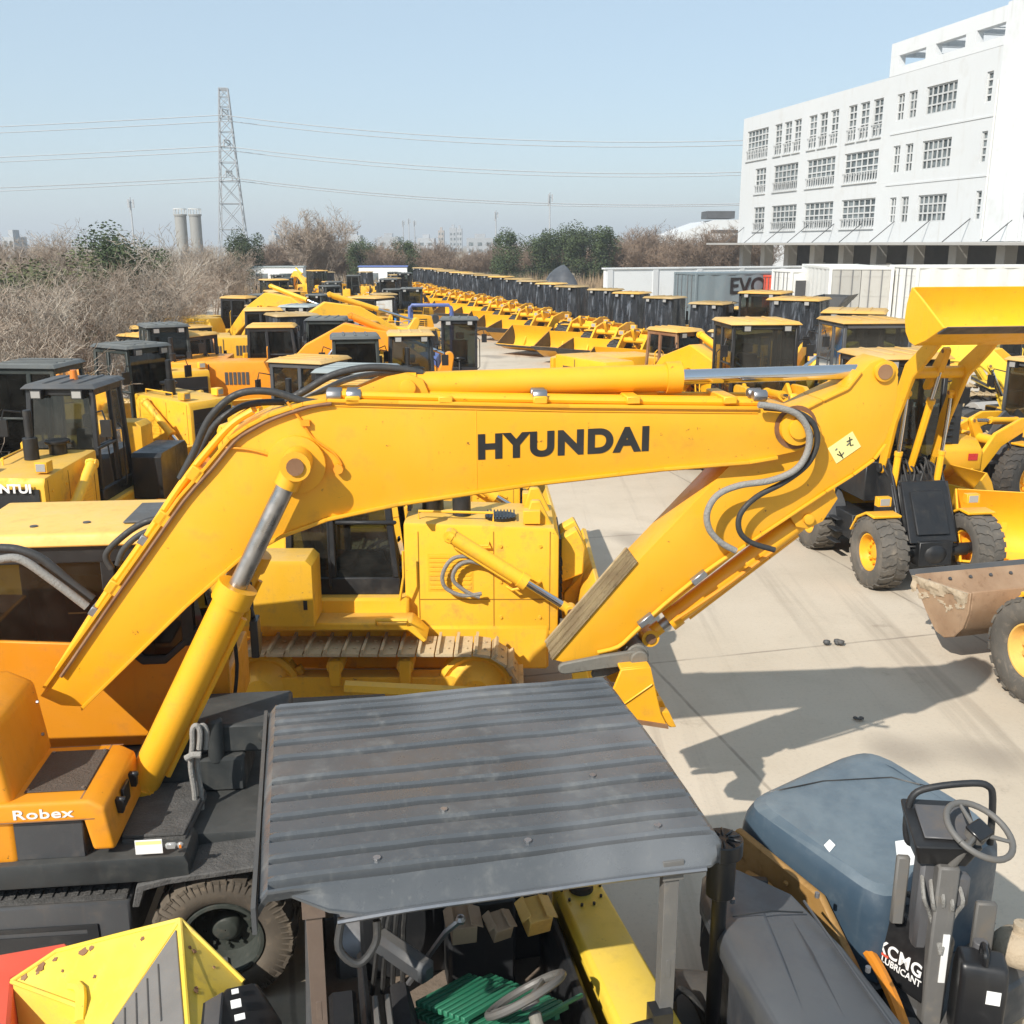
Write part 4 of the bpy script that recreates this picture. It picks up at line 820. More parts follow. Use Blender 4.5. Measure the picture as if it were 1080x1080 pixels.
# ---- pylon and wires
def pylon():
    Y = 300.; bx = aty(246, 250, Y).x; PF = Frame(bx, Y, 8); T = thing('power_pylon', 'tall grey steel lattice pylon above the left trees', 'pylon', PF)
    ht = aty(235, 95, Y).z; b = MB(); w = lambda z: 4.2-3.0*(z/ht)**.8 if z < ht*.97 else 1.15
    lv = [0, 9, 16, 22, 27, 31, 35, 38.5, 41.5, 44, 46.2, ht]; lv = [q*ht/lv[-1] if q != ht else ht for q in lv]
    cr = [(-1, -1), (1, -1), (1, 1), (-1, 1)]
    for a, c in zip(lv[:-1], lv[1:]):
        for i in range(4):
            (p, q), (s, t) = cr[i], cr[(i+1) % 4]; A = lambda z, e: V((e[0]*w(z), e[1]*w(z), z))
            b.cyl(A(a, (p, q)), A(c, (p, q)), .17, n=4); b.cyl(A(a, (p, q)), A(c, (s, t)), .09, n=4); b.cyl(A(a, (s, t)), A(c, (p, q)), .09, n=4); b.cyl(A(c, (p, q)), A(c, (s, t)), .10, n=4)
    b.build('lattice', ['pylon_steel'], T)
    hs = [aty(240, py, Y).z for py in (118, 150, 182)]
    for z in hs:
        c = MB()
        for sd in (-1, 1):
            for dx in (-.8, .8): c.cyl((dx, 0, z+.4), (0, sd*7, z), .13, n=4); c.cyl((dx, 0, z-1.3), (0, sd*7, z), .11, n=4)
            c.cyl((0, sd*7, z), (0, sd*7, z-1.6), .18, n=6)
        c.build('cross_arm', ['pylon_steel'], T)
    for i, z in enumerate(hs):
        for sd, wd in ((-1, 'nearer'), (1, 'farther')):
            m = MB(); P = PF.m @ V((0, sd*7, z-1.6)); end_r = V((235, Y+sd*7-20, z+12)); end_l = V((-560, Y+sd*7+30, z-4))
            def sag(a, e, s): return [a+(e-a)*t/24-V((0, 0, s*4*(t/24)*(1-t/24))) for t in range(25)]
            m.tube(sag(P, end_r, 13.5), .11, 4); m.tube(sag(P, end_l, 5), .11, 4)
            tag(m.build('power_line', ['wire_grey']), '%s of the two %s power cables strung from the pylon' % (wd, ('uppermost', 'middle', 'lowest')[i]), 'power line', 'power lines')
pylon()
def mast(px, pt, pb, Y, lb, w=.18):
    t, q = aty(px, pt, Y), aty(px, pb, Y); T = thing('antenna_mast', lb, 'mast', Frame(t.x, Y, 0)); b = MB(); b.cyl((0, 0, 0), (0, 0, t.z), w*1.4, w*.6, 8); b.build('pole', ['pylon_steel'], T)
    c = MB()
    for i in range(3): a = i*2.1; z = t.z-1.0-.9*(i % 2); c.bx(.5*cos(a)-.15, .5*cos(a)+.15, .5*sin(a)-.1, .5*sin(a)+.1, z-.9, z+.6); c.cyl((0, 0, z), (.5*cos(a), .5*sin(a), z), .06, n=5)
    c.build('antenna', ['pylon_steel'], T)
mast(137, 208, 245, 200, 'slim phone mast rising above the left thicket'); mast(580, 203, 240, 230, 'tall phone mast above the evergreen clump'); mast(523, 222, 250, 300, 'thin mast left of the evergreen clump', .2)
for i, px in enumerate((425, 431, 437)): mast(px, 232-2*(i % 2), 252, 420, ('first', 'second', 'third')[i]+' from the left of three thin distant masts', .22)
for px, lb in ((190, 'grey concrete silo tower with a railed top, left one of the pair'), (205.5, 'grey concrete silo tower with a railed top, right one of the pair')):
    Y = 210.; t = aty(px, 226, Y); T = thing('silo', lb, 'silo', Frame(t.x, Y, 0)); b = MB(); b.cyl((0, 0, 0), (0, 0, t.z), 1.12, n=24); b.cyl((0, 0, t.z-.3), (0, 0, t.z), 1.28, n=24); b.build('drum', ['silo'], T)
    r = MB()
    for i in range(12): a = i*PI/6; r.cyl((1.2*cos(a), 1.2*sin(a), t.z), (1.2*cos(a), 1.2*sin(a), t.z+1.0), .06, n=4)
    r.lathe([(-.06, 1.14), (-.06, 1.26), (.06, 1.26), (.06, 1.14)], (0, 0, t.z+1), (0, 0, 1), 20); r.build('railing', ['white_cont'], T)
fb = random.Random(2)
def far_building(px0, px1, py, Y, mat, lb, win=True):
    a, c = aty(px0, py, Y), aty(px1, py, Y); T = thing('tower_block', lb, 'building', Frame((a.x+c.x)/2, Y, 0)); w = c.x-a.x; b = MB(); b.bx(-w/2, w/2, 0, w*.7+6, 0, a.z); b.bx(-w*.2, w*.2, 2, 6, a.z+.003, a.z+2); b.build('wall', [mat], T)
    g = MB(); n = max(2, int(w/4)); 
    for i in range(n):
        for j in range(int(a.z/3.4)): g.bx(-w/2+(i+.25)*w/n, -w/2+(i+.75)*w/n, -.08, -.003, 1+j*3.3, 2.6+j*3.3)
    g.build('window', ['building_glass'], T)
for q in ((462, 468, 243, 700, 'far_brown', 'narrow brown distant tower block on the skyline'), (474, 481, 240, 720, 'far_block', 'left of two grey distant tower blocks on the skyline'), (481.5, 487, 241, 690, 'far_block', 'right of two grey distant tower blocks on the skyline'), (294, 302, 242, 500, 'far_block', 'white distant building left of the round bare tree'), (283, 291, 248, 480, 'far_block', 'low grey distant building near the pylon'), (366, 380, 248, 520, 'far_block', 'low distant building right of the round bare tree'), (398, 420, 250, 560, 'far_block', 'wide low pale distant building on the skyline'), (440, 458, 251, 600, 'far_block', 'low white distant building beside the brown tower'), (492, 520, 251, 520, 'far_block', 'long low white distant building left of the evergreens'), (2, 14, 250, 300, 'far_block', 'low pale distant building at the left picture edge')): far_building(*q)
def warehouse():
    Y = 190.; a = aty(712, 240, Y); c = aty(795, 232, Y); WF = Frame(a.x, Y, 0); T = thing('warehouse', 'white low warehouse with a sloped roof left of the office building', 'warehouse', WF); w = c.x-a.x+6; b = MB(); b.prism([(0, 0), (w, 0), (w, c.z+.2), (w*.35, c.z), (0, a.z-1.2)], 0, 26); b.build('wall', ['wall_white'], T)
    r = MB(); r.bx(w*.30, w*.55, 2, 8, c.z+.3, c.z+1.6); r.build('roof_unit', ['dark_grey'], T)
    g = MB(); g.bx(w*.32, w, -.12, -.003, c.z-2.2, c.z-1.7); g.build('gutter', ['dark_grey'], T)
warehouse()
# ---------------------------------------------------------------- the wheeled excavator in front
def fit_text(text, w, h, mat, parent, mtx, bold=.02, name='lettering', ext=.0015, shear=0., space=1.):
    o = lettering(text, 1.0, mat, parent, Matrix.Identity(4), name, bold, ext, 1., shear, space); me = o.data
    xs = [v.co.x for v in me.vertices]; ys = [v.co.y for v in me.vertices]
    cx, cy = (min(xs)+max(xs))/2, (min(ys)+max(ys))/2; sx, sy = w/(max(xs)-min(xs)), h/(max(ys)-min(ys))
    me.transform(mtx @ Matrix.Diagonal((sx, sy, 1, 1)) @ Matrix.Translation((-cx, -cy, 0))); return o
EF = Frame(-1.9, 7.15, 6)
def E(p, yl): return EF.xz(p[0], p[1], yl)
def E3(p, yl): q = E(p, yl); return V((q[0], yl, q[1]))
def strip(b, pts, th, y0, y1, m=0):
    for (a, c), (d, e) in zip(pts[:-1], pts[1:]):
        n = V((-(e-c), d-a)).normalized()*th; b.prism([(a, c), (d, e), (d+n.x, e+n.y), (a+n.x, c+n.y)], y0, y1, m)
def hero_excavator():
    T = thing('wheeled_excavator', 'orange-yellow wheeled excavator whose long boom reaches across the picture', 'excavator', EF)
    # boom
    up = [(48, 726), (108, 642), (149, 584), (190, 526), (219, 493), (243, 464), (262, 451), (284, 440), (320, 428), (345, 424), (420, 426), (600, 430), (800, 432), (832, 429), (852, 436), (866, 452)]
    lo = [(868, 466), (852, 474), (820, 481), (790, 486), (700, 493), (560, 509), (420, 530), (345, 546), (296, 564), (252, 588), (195, 638), (85, 746), (64, 745), (42, 735)]
    yb = -.26; pu = [E(p, yb) for p in up]; pl = [E(p, yb) for p in lo]
    b = MB(); b.prism(pu+pl, -.245, .245); strip(b, pu[:13], .022, -.27, .27); strip(b, pl[2:12], .022, -.27, .27)
    q = E((840, 451), -.26); b.cyl((q[0], -.30, q[1]), (q[0], .30, q[1]), .125, n=24); b.cyl((q[0], -.325, q[1]), (q[0], .325, q[1]), .075, n=20)
    q = E((313, 489), -.26); b.cyl((q[0], -.31, q[1]), (q[0], .31, q[1]), .20, .17, n=28)
    br = [E(p, -.1) for p in [(350, 424), (372, 412), (408, 397), (428, 393), (446, 400), (456, 424)]]
    for sd in (-1, 1): b.prism(br, sd*.09, sd*.13)
    q = E((430, 408), -.12); b.cyl((q[0], -.17, q[1]), (q[0], .17, q[1]), .055, n=18)
    a0, a1 = E((502, 431), -.246), E((501, 516), -.246); b.bx(a0[0]-.004, a0[0]+.004, -.248, -.244, a1[1], a0[1])
    bo = b.build('boom', ['ex_yellow'], T, .009, 40, 2)
    wl = MB()
    for pts in (pu[:13], pl[2:12]):
        for k_ in range(len(pts)-1):
            a_, c_ = V((pts[k_][0], -.2465, pts[k_][1])), V((pts[k_+1][0], -.2465, pts[k_+1][1])); cen = V((1.2, -.2465, 3.2)); off = V((0, 0, -.028)) if pts is not pl else V((0, 0, 0))
            wl.tube([a_+off, c_+off], .006, 5)
    wl.build('weld_bead', ['ex_yellow'], bo)
    gr = MB(); q = E((840, 451), -.26); gr.lathe([(0, .126), (0, .16), (.002, .16), (.002, .126)], (q[0], -.2475, q[1]), (0, -1, 0), 28); q = E((313, 489), -.26); gr.lathe([(0, .06), (0, .095), (.002, .095), (.002, .06)], (q[0], -.3105, q[1]), (0, -1, 0), 24); gr.build('grease_ring', ['rust'], bo)
    p = E((595, 467), -.247); pr = E((690, 462), -.247)
    cu, cr = E((505, 471), -.247), E((683, 462), -.247)
    fit_text('HYUNDAI', .97*hypot(cr[0]-cu[0], cr[1]-cu[1])*1.045, .185, 'letter_black', bo, wall_mtx((p[0], -.2475, p[1]), (cr[0]-cu[0], 0, cr[1]-cu[1]), (0, 0, 1)), bold=.052, space=1.14)
    # pipes clamped along the top of the boom
    for off, yl, mat_ in ((0., -.21, 'ex_yellow'), (.075, -.09, 'ex_yellow'), (.02, .12, 'ex_yellow')):
        line = [V((E(pt, yb)[0]-.012, yl, E(pt, yb)[1]+.05)) for pt in [(62, 716), (110, 640), (152, 580), (192, 520), (222, 482), (246, 456), (268, 442)]]
        c = MB(); c.tube(line, .026, 8, smooth=4)
        c.tube([V((E(pt, yb)[0], yl, E(pt, yb)[1]+.045)) for pt in [(352, 424), (500, 428), (700, 431), (803, 432)]], .026, 8)
        c.build('boom_pipe', [mat_], bo)
    c = MB(); c.tube([V((E(pt, yb)[0]+.03, -.268, E(pt, yb)[1]-.01)) for pt in [(60, 712), (108, 642), (149, 584), (190, 526), (219, 493), (243, 464), (262, 451), (284, 440), (320, 428), (345, 424)]], .014, 6, smooth=3); c.build('hose', ['rust'], bo)  # added dark tube, its colour stands for the shaded gap under the boom pipes
    c = MB()
    for px in (372, 470, 570, 668, 770):
        f = E((px, 427), yb); c.bx(f[0]-.05, f[0]+.05, -.27, .18, f[1]+.005, f[1]+.06)
    for pt in ((120, 625), (206, 505), (172, 552)):
        f = E(pt, yb); c.box((f[0], -.06, f[1]+.03), (.10, .42, .10), Matrix.Rotation(-.95, 3, 'Y'))
    c.build('clamp', ['ex_yellow'], bo, .008)
    c = MB()
    for px in (352, 373, 570, 803):
        f = E((px, 425), yb); c.cyl((f[0]-.05, -.21, f[1]+.045), (f[0]+.05, -.21, f[1]+.045), .045, n=8); c.cyl((f[0]-.05, -.09, f[1]+.045), (f[0]+.05, -.09, f[1]+.045), .042, n=8)
    for pt in ((152, 580), (100, 655)):
        f = E(pt, yb); c.box((f[0], -.16, f[1]+.06), (.07, .2, .07), Matrix.Rotation(-.95, 3, 'Y'))
    c.build('fitting', ['steel'], bo, .006)
    # hoses at the bend of the boom and over the arm joint
    hs = [([(190, 505), (205, 476), (222, 440), (250, 416), (285, 413), (320, 423), (350, 425)], -.20, .026, 'hose'), ([(205, 492), (224, 452), (248, 432), (272, 425), (300, 424)], -.10, .024, 'hose'),
          ([(300, 424), (322, 412), (350, 396), (385, 388), (420, 389), (446, 394)], -.02, .027, 'hose'), ([(312, 424), (335, 414), (370, 399), (410, 393), (445, 398)], .06, .022, 'hose_braid'),
          ([(800, 427), (822, 430), (842, 438), (853, 456), (851, 478), (838, 496), (812, 507), (780, 512), (757, 522), (746, 540), (748, 558), (760, 572), (776, 581)], -.34, .024, 'hose_braid'),
          ([(806, 430), (838, 434), (857, 446), (862, 466), (852, 489), (828, 508), (798, 524), (781, 542), (780, 560), (792, 572), (817, 580)], -.31, .021, 'hose'),
          ([(0, 578), (20, 580), (45, 590), (75, 615), (98, 632)], -.02, .032, 'hose'), ([(0, 590), (22, 590), (55, 612), (92, 640)], -.14, .030, 'hose_braid'), ([(118, 600), (112, 585), (128, 567), (150, 552), (172, 546)], -.12, .024, 'hose'), ([(124, 596), (130, 580), (146, 565), (168, 556)], -.2, .022, 'hose')]
    for pts, yl, r, mt in hs: c = MB(); c.tube([E3(pt, yl) for pt in pts], r, 10, smooth=6); c.build('hose', [mt], bo)
    c = MB(); c.tube([E3(pt, -.262) for pt in [(303, 424), (318, 444), (330, 462), (352, 478), (360, 490)]], .009, 6, smooth=4); c.tube([E3(pt, -.262) for pt in [(238, 472), (262, 474), (285, 480), (300, 486)]], .008, 6, smooth=4)
    f = E3((357, 494), -.262); c.cyl(f, f+V((0, -.04, 0)), .035, n=8); f = E3((322, 446), -.262); c.bx(f.x-.03, f.x+.03, -.28, -.25, f.z-.02, f.z+.02); c.build('lubrication_line', ['ex_side'], bo)
    # lift cylinders
    for sd in (-1, 1):
        yl = sd*.42; p0, p1 = E((148, 832), -.42), E((313, 489), -.42); hyd(T, 'boom_cylinder', (p0[0], yl, p0[1]), (p1[0], yl, p1[1]), .118, .63, 'ex_yellow', 'rod_dull')
    p0, p1 = E((432, 407), 0), E((930, 391), 0); hyd(T, 'arm_cylinder', (p0[0], 0, p0[1]), (p1[0], 0, p1[1]), .098, .555, 'ex_yellow', 'chrome')
    # arm
    ar = [(910, 393), (920, 383), (933, 378), (944, 384), (949, 398), (948, 418), (942, 446), (934, 468), (922, 484), (900, 500), (871, 518), (778, 580), (688, 651), (657, 678), (650, 692), (600, 701), (583, 697), (673, 593), (774, 488), (800, 468), (836, 440), (868, 424), (896, 411)]
    pa = [E(p, -.19) for p in ar]; b = MB(); b.prism(pa, -.17, .17); strip(b, pa[7:14], .02, -.19, .19); strip(b, pa[18:], .02, -.19, .19); strip(b, [pa[22], pa[0]], .02, -.19, .19)
    q = E((933, 392), -.19); b.cyl((q[0], -.20, q[1]), (q[0], .20, q[1]), .075, n=20)
    bk = [E(p, -.12) for p in [(878, 513), (884, 526), (868, 550), (852, 558), (840, 556), (832, 543), (845, 534)]]
    for sd in (-1, 1): b.prism(bk, sd*.08, sd*.12)
    q = E((852, 547), -.12); b.cyl((q[0], -.16, q[1]), (q[0], .16, q[1]), .04, n=16)
    am = b.build('arm', ['ex_yellow'], T, .009, 40, 2)
    c = MB(); q = E((933, 392), -.19); c.cyl((q[0], -.208, q[1]), (q[0], .208, q[1]), .055, n=16); c.build('pin', ['rust'], am)
    w = MB(); e0, e1 = pa[16], pa[17]; strip(w, [e0, e1], .012, -.19, .19)
    for yy in (-.17, -.06, .06, .15): strip(w, [e0, e1], .024, yy, yy+.02); w.build('wear_strip', ['arm_worn'], am, .006)
    s = MB(); s.slab([E3(p, -.1735) for p in [(873, 473), (899, 455), (908, 471), (882, 489)]], .004, 0)
    st = s.build('sticker', ['sticker_cream'], am)
    s = MB()
    for pts in ([(883, 479), (887, 481), (890, 477)], [(885, 476), (889, 483)], [(881, 475), (883, 473)], [(893, 466), (899, 463)], [(896, 461), (897, 470), (900, 469)], [(893, 470), (897, 466)]): s.tube([E3(p, -.1775) for p in pts], .0045, 4)
    s.build('marking', ['letter_black'], st)
    p0, p1 = E((848, 545), 0), E((684, 670), 0); hyd(T, 'bucket_cylinder', (p0[0], 0, p0[1]), (p1[0], 0, p1[1]), .080, .86, 'ex_yellow', 'rod_dull')
    c = MB()
    c.tube([E3(pt, -.20) for pt in [(776, 581), (740, 606), (700, 638), (668, 668), (652, 682), (630, 688)]], .016, 8, smooth=3); c.build('arm_pipe', ['ex_yellow'], am)
    c = MB(); c.tube([E3(pt, -.13) for pt in [(817, 580), (800, 592), (755, 625), (710, 655)]], .016, 8, smooth=3); c.build('arm_pipe', ['ex_side'], am)
    for p in ((737, 609), (681, 654)):
        f = E3(p, -.19); c = MB(); c.box(f, (.13, .06, .05), Matrix.Rotation(-.68, 3, 'Y')); c.build('clamp', ['steel'], am, .006)
    # linkage and bucket
    l = MB()
    for sd in (-1, 1):
        l.prism(offset_outline([E((594, 704), -.2)+(.045,), E((636, 697), -.2)+(.055,), E((674, 692), -.2)+(.06,)]), sd*.19, sd*.235)
        l.prism(offset_outline([E((630, 712), -.15)+(.045,), E((652, 702), -.15)+(.05,), E((672, 692), -.15)+(.05,)]), sd*.10, sd*.15)
    q = E((673, 693), -.2); l.cyl((q[0], -.26, q[1]), (q[0], .26, q[1]), .07, n=18); l.cyl((q[0], -.18, q[1]), (q[0], .18, q[1]), .09, n=18)
    l.build('linkage', ['linkage'], T, .01)
    yb = -.36; bp = [E(p, yb) for p in [(655, 706), (686, 703), (692, 730), (697, 752), (704, 766), (664, 760), (650, 745), (646, 728)]]; b = MB()
    for sd in (-1, 1): b.prism(bp, sd*.34, sd*.37)
    sh = [E(p, yb) for p in [(655, 706), (686, 703), (692, 730), (697, 752), (704, 766)]]; strip(b, sh, -.03, -.34, .34)
    for y in (-.3, -.1, .1, .3): t0, t1 = E((701, 752), yb), E((714, 768), yb); b.prism([(t0[0]-.06, t0[1]), (t0[0]+.04, t0[1]), (t1[0], t1[1]), (t1[0]-.05, t1[1]+.0)], y-.045, y+.045)
    d = [E((655, 745), yb-.011), E((688, 722), yb-.011)]; b.prism([d[0], d[1], (d[1][0], d[1][1]+.014), (d[0][0], d[0][1]+.014)], -.385, -.371)
    bu = b.build('bucket', ['ex_yellow'], T, .008)
    ce = MB(); ce.prism([E(p, yb) for p in [(672, 762), (704, 767), (704, 763), (672, 758)]], -.39, -.372); ce.build('side_cutter', ['rust'], bu)
    # upper structure
    z0 = 1.12
    b = MB(); b.bx(-4.2, .9, -.9, 1.25, z0-.20, z0-.02); b.prism([(-4.2, z0-.14), (-4.2, z0+.02), (-.36, z0+.04), (-.34, z0-.02), (-.34, z0-.14)], -1.25, -.902); b.build('platform', ['deck_dark'], T, .02, 38, 2)
    g = MB(); g.prism([(-.80, -1.05), (-.40, -1.05), (-.36, -.5), (-.42, -.36), (-.9, -.36)], z0+.062, z0+.085, ax='z'); g.prism([(-.80, -1.06), (-.39, -1.06), (-.35, -.5), (-.41, -.35), (-.9, -.35)], z0+.02, z0+.06, ax='z'); g.build('walkway', ['grip'], T, .006)
    tb = MB(); t0 = 1.58; tb.prism([(-3.6, t0-.14), (-3.6, t0), (-.93, t0), (-.83, t0-.06), (-.79, t0-.36), (-.93, t0-.36), (-.97, t0-.14)], -1.23, -.45); o = tb.build('tool_box', ['ex_side'], T, .028, 38, 3)
    k = MB(); k.bx(-3.5, -.99, -1.19, -.5, z0+.03, t0-.15); k.build('base_panel', ['dark_grey'], o, .01)
    k = MB(); k.bx(-3.5, -.90, -1.2325, -1.2295, t0-.132, t0-.126); k.bx(-.985, -.975, -1.2, -.46, t0-.001, t0+.0015); k.bx(-1.40, -.9, -.475, -.465, t0-.001, t0+.0015); k.build('panel_seam', ['rust'], o)
    for bx_0, by_0 in ((-1.34, -1.08), (-1.0, -1.08), (-1.34, -.57), (-1.0, -.57)): k = MB(); k.cyl((bx_0, by_0, t0+.01), (bx_0, by_0, t0+.02), .011, n=6); k.build('bolt', ['steel'], o)
    k = MB(); k.prism([(-1.36, -1.10), (-.98, -1.10), (-.98, -.55), (-1.36, -.55)], t0+.002, t0+.012, ax='z'); k.build('anti_slip_pad', ['grip_brown'], o, .003)
    k = MB()
    for y in (-1.02, -.68): k.box((-.80, y, t0-.16), (.06, .05, .10), Matrix.Rotation(.1, 3, 'Y')); k.cyl((-.81, y, t0-.12), (-.76, y, t0-.12), .02, n=8)
    k.bx(-.815, -.795, -.93, -.78, t0-.24, t0-.10); k.build('latch', ['plastic_black'], o, .006)
    pc = E((46, 859), -1.232); fit_text('Robex', .37, .066, 'letter_white', o, wall_mtx((pc[0], -1.2335, t0-.075), (1, 0, 0), (0, 0, 1)), bold=.018, space=1.08)
    k = MB(); p = E((157, 893), -1.252); k.bx(p[0]-.085, p[0]+.085, -1.256, -1.251, p[1]-.05, p[1]+.05, 0); k.bx(p[0]-.08, p[0]+.08, -1.257, -1.2565, p[1]+.018, p[1]+.042, 1); k.build('sticker', ['sticker_white', 'sticker_cream'], T)
    k = MB(); p = E((184, 891), -1.252); k.bx(p[0]-.055, p[0]+.02, -1.275, -1.25, p[1]-.025, p[1]+.025, 0); k.bx(p[0]+.0205, p[0]+.06, -1.275, -1.25, p[1]-.025, p[1]+.025, 1); k.build('marker_lamp', ['lamp_clear', 'lamp_amber'], T, .012)
    h = MB(); h.prism([(-4.2, z0), (-4.2, 2.2), (-1.62, 2.16), (-1.46, 2.08), (-1.40, t0+.01), (-1.40, z0)], -1.2, -.42); ho = h.build('engine_hood', ['ex_side'], T, .05, 38, 3)
    k = MB(); k.bx(-2.6, -1.60, -1.204, -1.199, 1.62, 1.632); k.bx(-1.9, -1.888, -1.204, -1.199, 1.2, 2.1); k.build('panel_seam', ['black_paint'], ho)
    k = MB(); k.cyl((-1.395, -.6, 1.75), (-1.38, -.6, 1.75), .012, n=6); k.cyl((-1.395, -.62, 2.0), (-1.38, -.62, 2.0), .012, n=6); k.build('bolt', ['steel'], ho)
    # cab beside the boom
    c = MB(); y0, y1 = .42, 1.42; x0, x1 = -2.15, -.30; zr = 2.80; sl = 2.02
    c.prism([(x0, z0), (x0, 2.06), (-1.12, 1.98), (-.96, 1.83), (-.78, 1.83), (-.52, sl+.08), (x1, sl+.14), (x1-.01, z0+.12), (-.9, z0+.1), (-1.02, z0)], y0, y0+.05, 0)
    c.bx(x0, x1-.05, y1-.05, y1, z0, 1.9, 0); c.bx(x0+.052, x1-.1, y1-.07, y1-.052, z0+.05, 1.93, 1); c.bx(x0+.052, x0+.07, y0+.06, y1-.075, z0+.05, 2.12, 1); c.bx(x0+.08, x1-.2, y0+.06, y1-.08, z0+.02, z0+.10, 1); c.bx(x0+.06, x1-.3, y0+.08, y1-.08, zr-.03, zr-.01, 1); c.bx(x0, x0+.05, y0+.051, y1-.051, z0, 2.1, 0); c.bx(x1-.05, x1, y0+.051, y1-.051, z0+.1, 1.7, 0)
    cb = c.build('cab', ['ex_side', 'black_paint'], T, .010)
    f = MB()
    for x, w in ((x0, .12), (-1.2, .10), (x1-.34, .10)):
        for y in (y0-.004, y1-.066): f.prism([(x, 1.95), (x+w, 1.95), (x+w, zr), (x, zr)], y, y+.07)
    f.bx(x0, x1-.2, y0-.008, y0+.07, zr-.14, zr-.002); f.bx(x0, x1-.2, y1-.07, y1+.008, zr-.14, zr-.002); f.bx(x1-.28, x1-.2, y0+.072, y1-.072, zr-.14, zr-.002); f.bx(x0, x0+.08, y0+.072, y1-.072, zr-.14, zr-.002)
    f.prism([(-1.12, 1.96), (-.96, 1.81), (-.78, 1.81), (-.5, 2.06), (-.5, 2.12), (-.78, 1.87), (-.94, 1.87), (-1.12, 2.04)], y0-.008, y0+.06); f.build('window_frame', ['black_paint'], cb, .008)
    gl = MB(); gl.add([(x0+.1, y0+.03, 1.9), (x1-.1, y0+.03, 1.75), (x1-.28, y0+.03, zr-.1), (x0+.1, y0+.03, zr-.1)], [[0, 1, 2, 3]]); gl.add([(x0+.1, y1-.03, 1.7), (x1-.1, y1-.03, 1.7), (x1-.28, y1-.03, zr-.1), (x0+.1, y1-.03, zr-.1)], [[0, 1, 2, 3]])
    gl.add([(x1-.03, y0+.07, 1.7), (x1-.03, y1-.07, 1.7), (x1-.22, y1-.07, zr-.1), (x1-.22, y0+.07, zr-.1)], [[0, 1, 2, 3]]); gl.build('window', ['glass_dark'], cb)
    s = MB(); s.bx(-1.75, -1.25, .68, 1.16, 1.55, 1.72); s.box((-1.78, .92, 2.05), (.13, .46, .7), Matrix.Rotation(-.12, 3, 'Y')); s.bx(-1.84, -1.74, .78, 1.06, 2.4, 2.6); s.bx(-1.2, -1.05, .60, .68, 1.5, 2.0); s.bx(-1.2, -1.05, 1.16, 1.24, 1.5, 2.0); s.build('seat', ['seat_black'], cb, .03)
    bl = MB(); bl.bx(-1.92, -1.36, y1-.10, y1-.07, 2.28, 2.62); bl.build('sun_shade', ['pale_yellow'], cb)
    r = MB(); ro = [(x0-.06, y0-.06), (x1-.16, y0-.06), (x1-.10, y0+.1), (x1-.10, y1-.1), (x1-.16, y1+.06), (x0-.06, y1+.06)]; r.hexa([(a, d, zr) for a, d in ro], [(a*.985-.02, .92+(d-.92)*.93, zr+.10) for a, d in ro]); rf = r.build('roof', ['pale_yellow'], cb, .03, 38, 3)
    k = MB(); k.prism([(-1.06, .62), (-.56, .62), (-.56, 1.22), (-1.06, 1.22)], zr+.101, zr+.125, ax='z'); k.build('roof_hatch', ['dark_grey'], rf, .012)
    k = MB(); k.cyl((-1.72, .62, zr+.1), (-1.72, .62, zr+.108), .03, n=10); k.cyl((-1.35, .7, zr+.1), (-1.35, .7, zr+.108), .03, n=10); k.build('roof_bolt', ['dark_grey'], rf)
    m = MB(); m.tube([(-.30, y0+.1, 2.3), (-.12, y0-.06, 2.35), (-.06, y0-.1, 2.2)], .014, 6, smooth=4); m.box((-.06, y0-.1, 2.05), (.06, .16, .3)); m.build('side_mirror', ['plastic_black'], T, .012)
    k = MB(); k.tube([E3(p, .36) for p in [(248, 588), (243, 640), (250, 700), (246, 745)]], .016, 6, smooth=4); k.tube([E3(p, .34) for p in [(262, 590), (266, 640), (264, 665)]], .012, 6, smooth=4); k.build('handrail', ['black_paint'], T)
    # hoses standing at the corner of the platform
    c = MB()
    for dx, dy in ((0, 0), (7, .04)): c.tube([E3((x+dx, y), -.62+dy) for x, y in [(206, 862), (205, 835), (201, 808), (203, 785), (203, 770), (207, 765), (211, 772), (210, 790)]], .019, 8, smooth=4)
    c.tube([E3(p, -.65) for p in [(196, 800), (203, 796), (212, 796)]], .024, 8); f = E3((205, 866), -.62); c.box(f-V((0, 0, .02)), (.10, .12, .14)); c.build('hose', ['hose_braid'], T)
    v = MB(); v.bx(-.9, -.1, -.35, .38, z0-.02, z0+.25); v.bx(-.6, .2, -.28, .3, z0+.252, z0+.48); v.cyl((-.3, -.3, z0+.2), (-.3, -.3, z0+.55), .06); v.cyl((-.05, -.1, z0+.3), (.1, -.35, z0+.42), .05); v.build('swivel_base', ['deck_dark'], T, .02)
    # carrier
    c = MB(); c.bx(-4.3, 1.75, -.42, .42, .48, .86); c.bx(.45, 1.75, -1.05, 1.05, .70, .9); c.cyl((-.17, -1.0, .48), (-.17, 1.0, .48), .11); c.bx(.3, 2.1, -.35, .35, .86, .96); c.cyl((-.9, 0, .84), (-.9, 0, .93), .62, n=28); c.bx(.9, 1.6, -.8, .8, .4, .7); c.build('chassis', ['deck_dark'], T, .02)
    c = MB(); c.bx(-4.3, -.74, -1.24, -.5, .46, .84); bx_ = c.build('step_box', ['dark_grey'], T, .015)
    c = MB(); c.bx(-4.2, -1.0, -1.249, -1.241, .50, .62); c.bx(-1.02, -.95, -1.252, -1.241, .50, .66); c.bx(-4.2, -.951, -1.252, -1.241, .661, .69); c.build('panel_seam', ['black_paint'], bx_)
    c = MB(); c.bx(-4.3, -.76, -1.22, -.52, .842, .86)
    for i in range(26): x = -2.8+i*.08; c.bx(x, x+.04, -1.18, -1.08, .861, .872); c.bx(x, x+.04, -1.0, -.9, .861, .872)
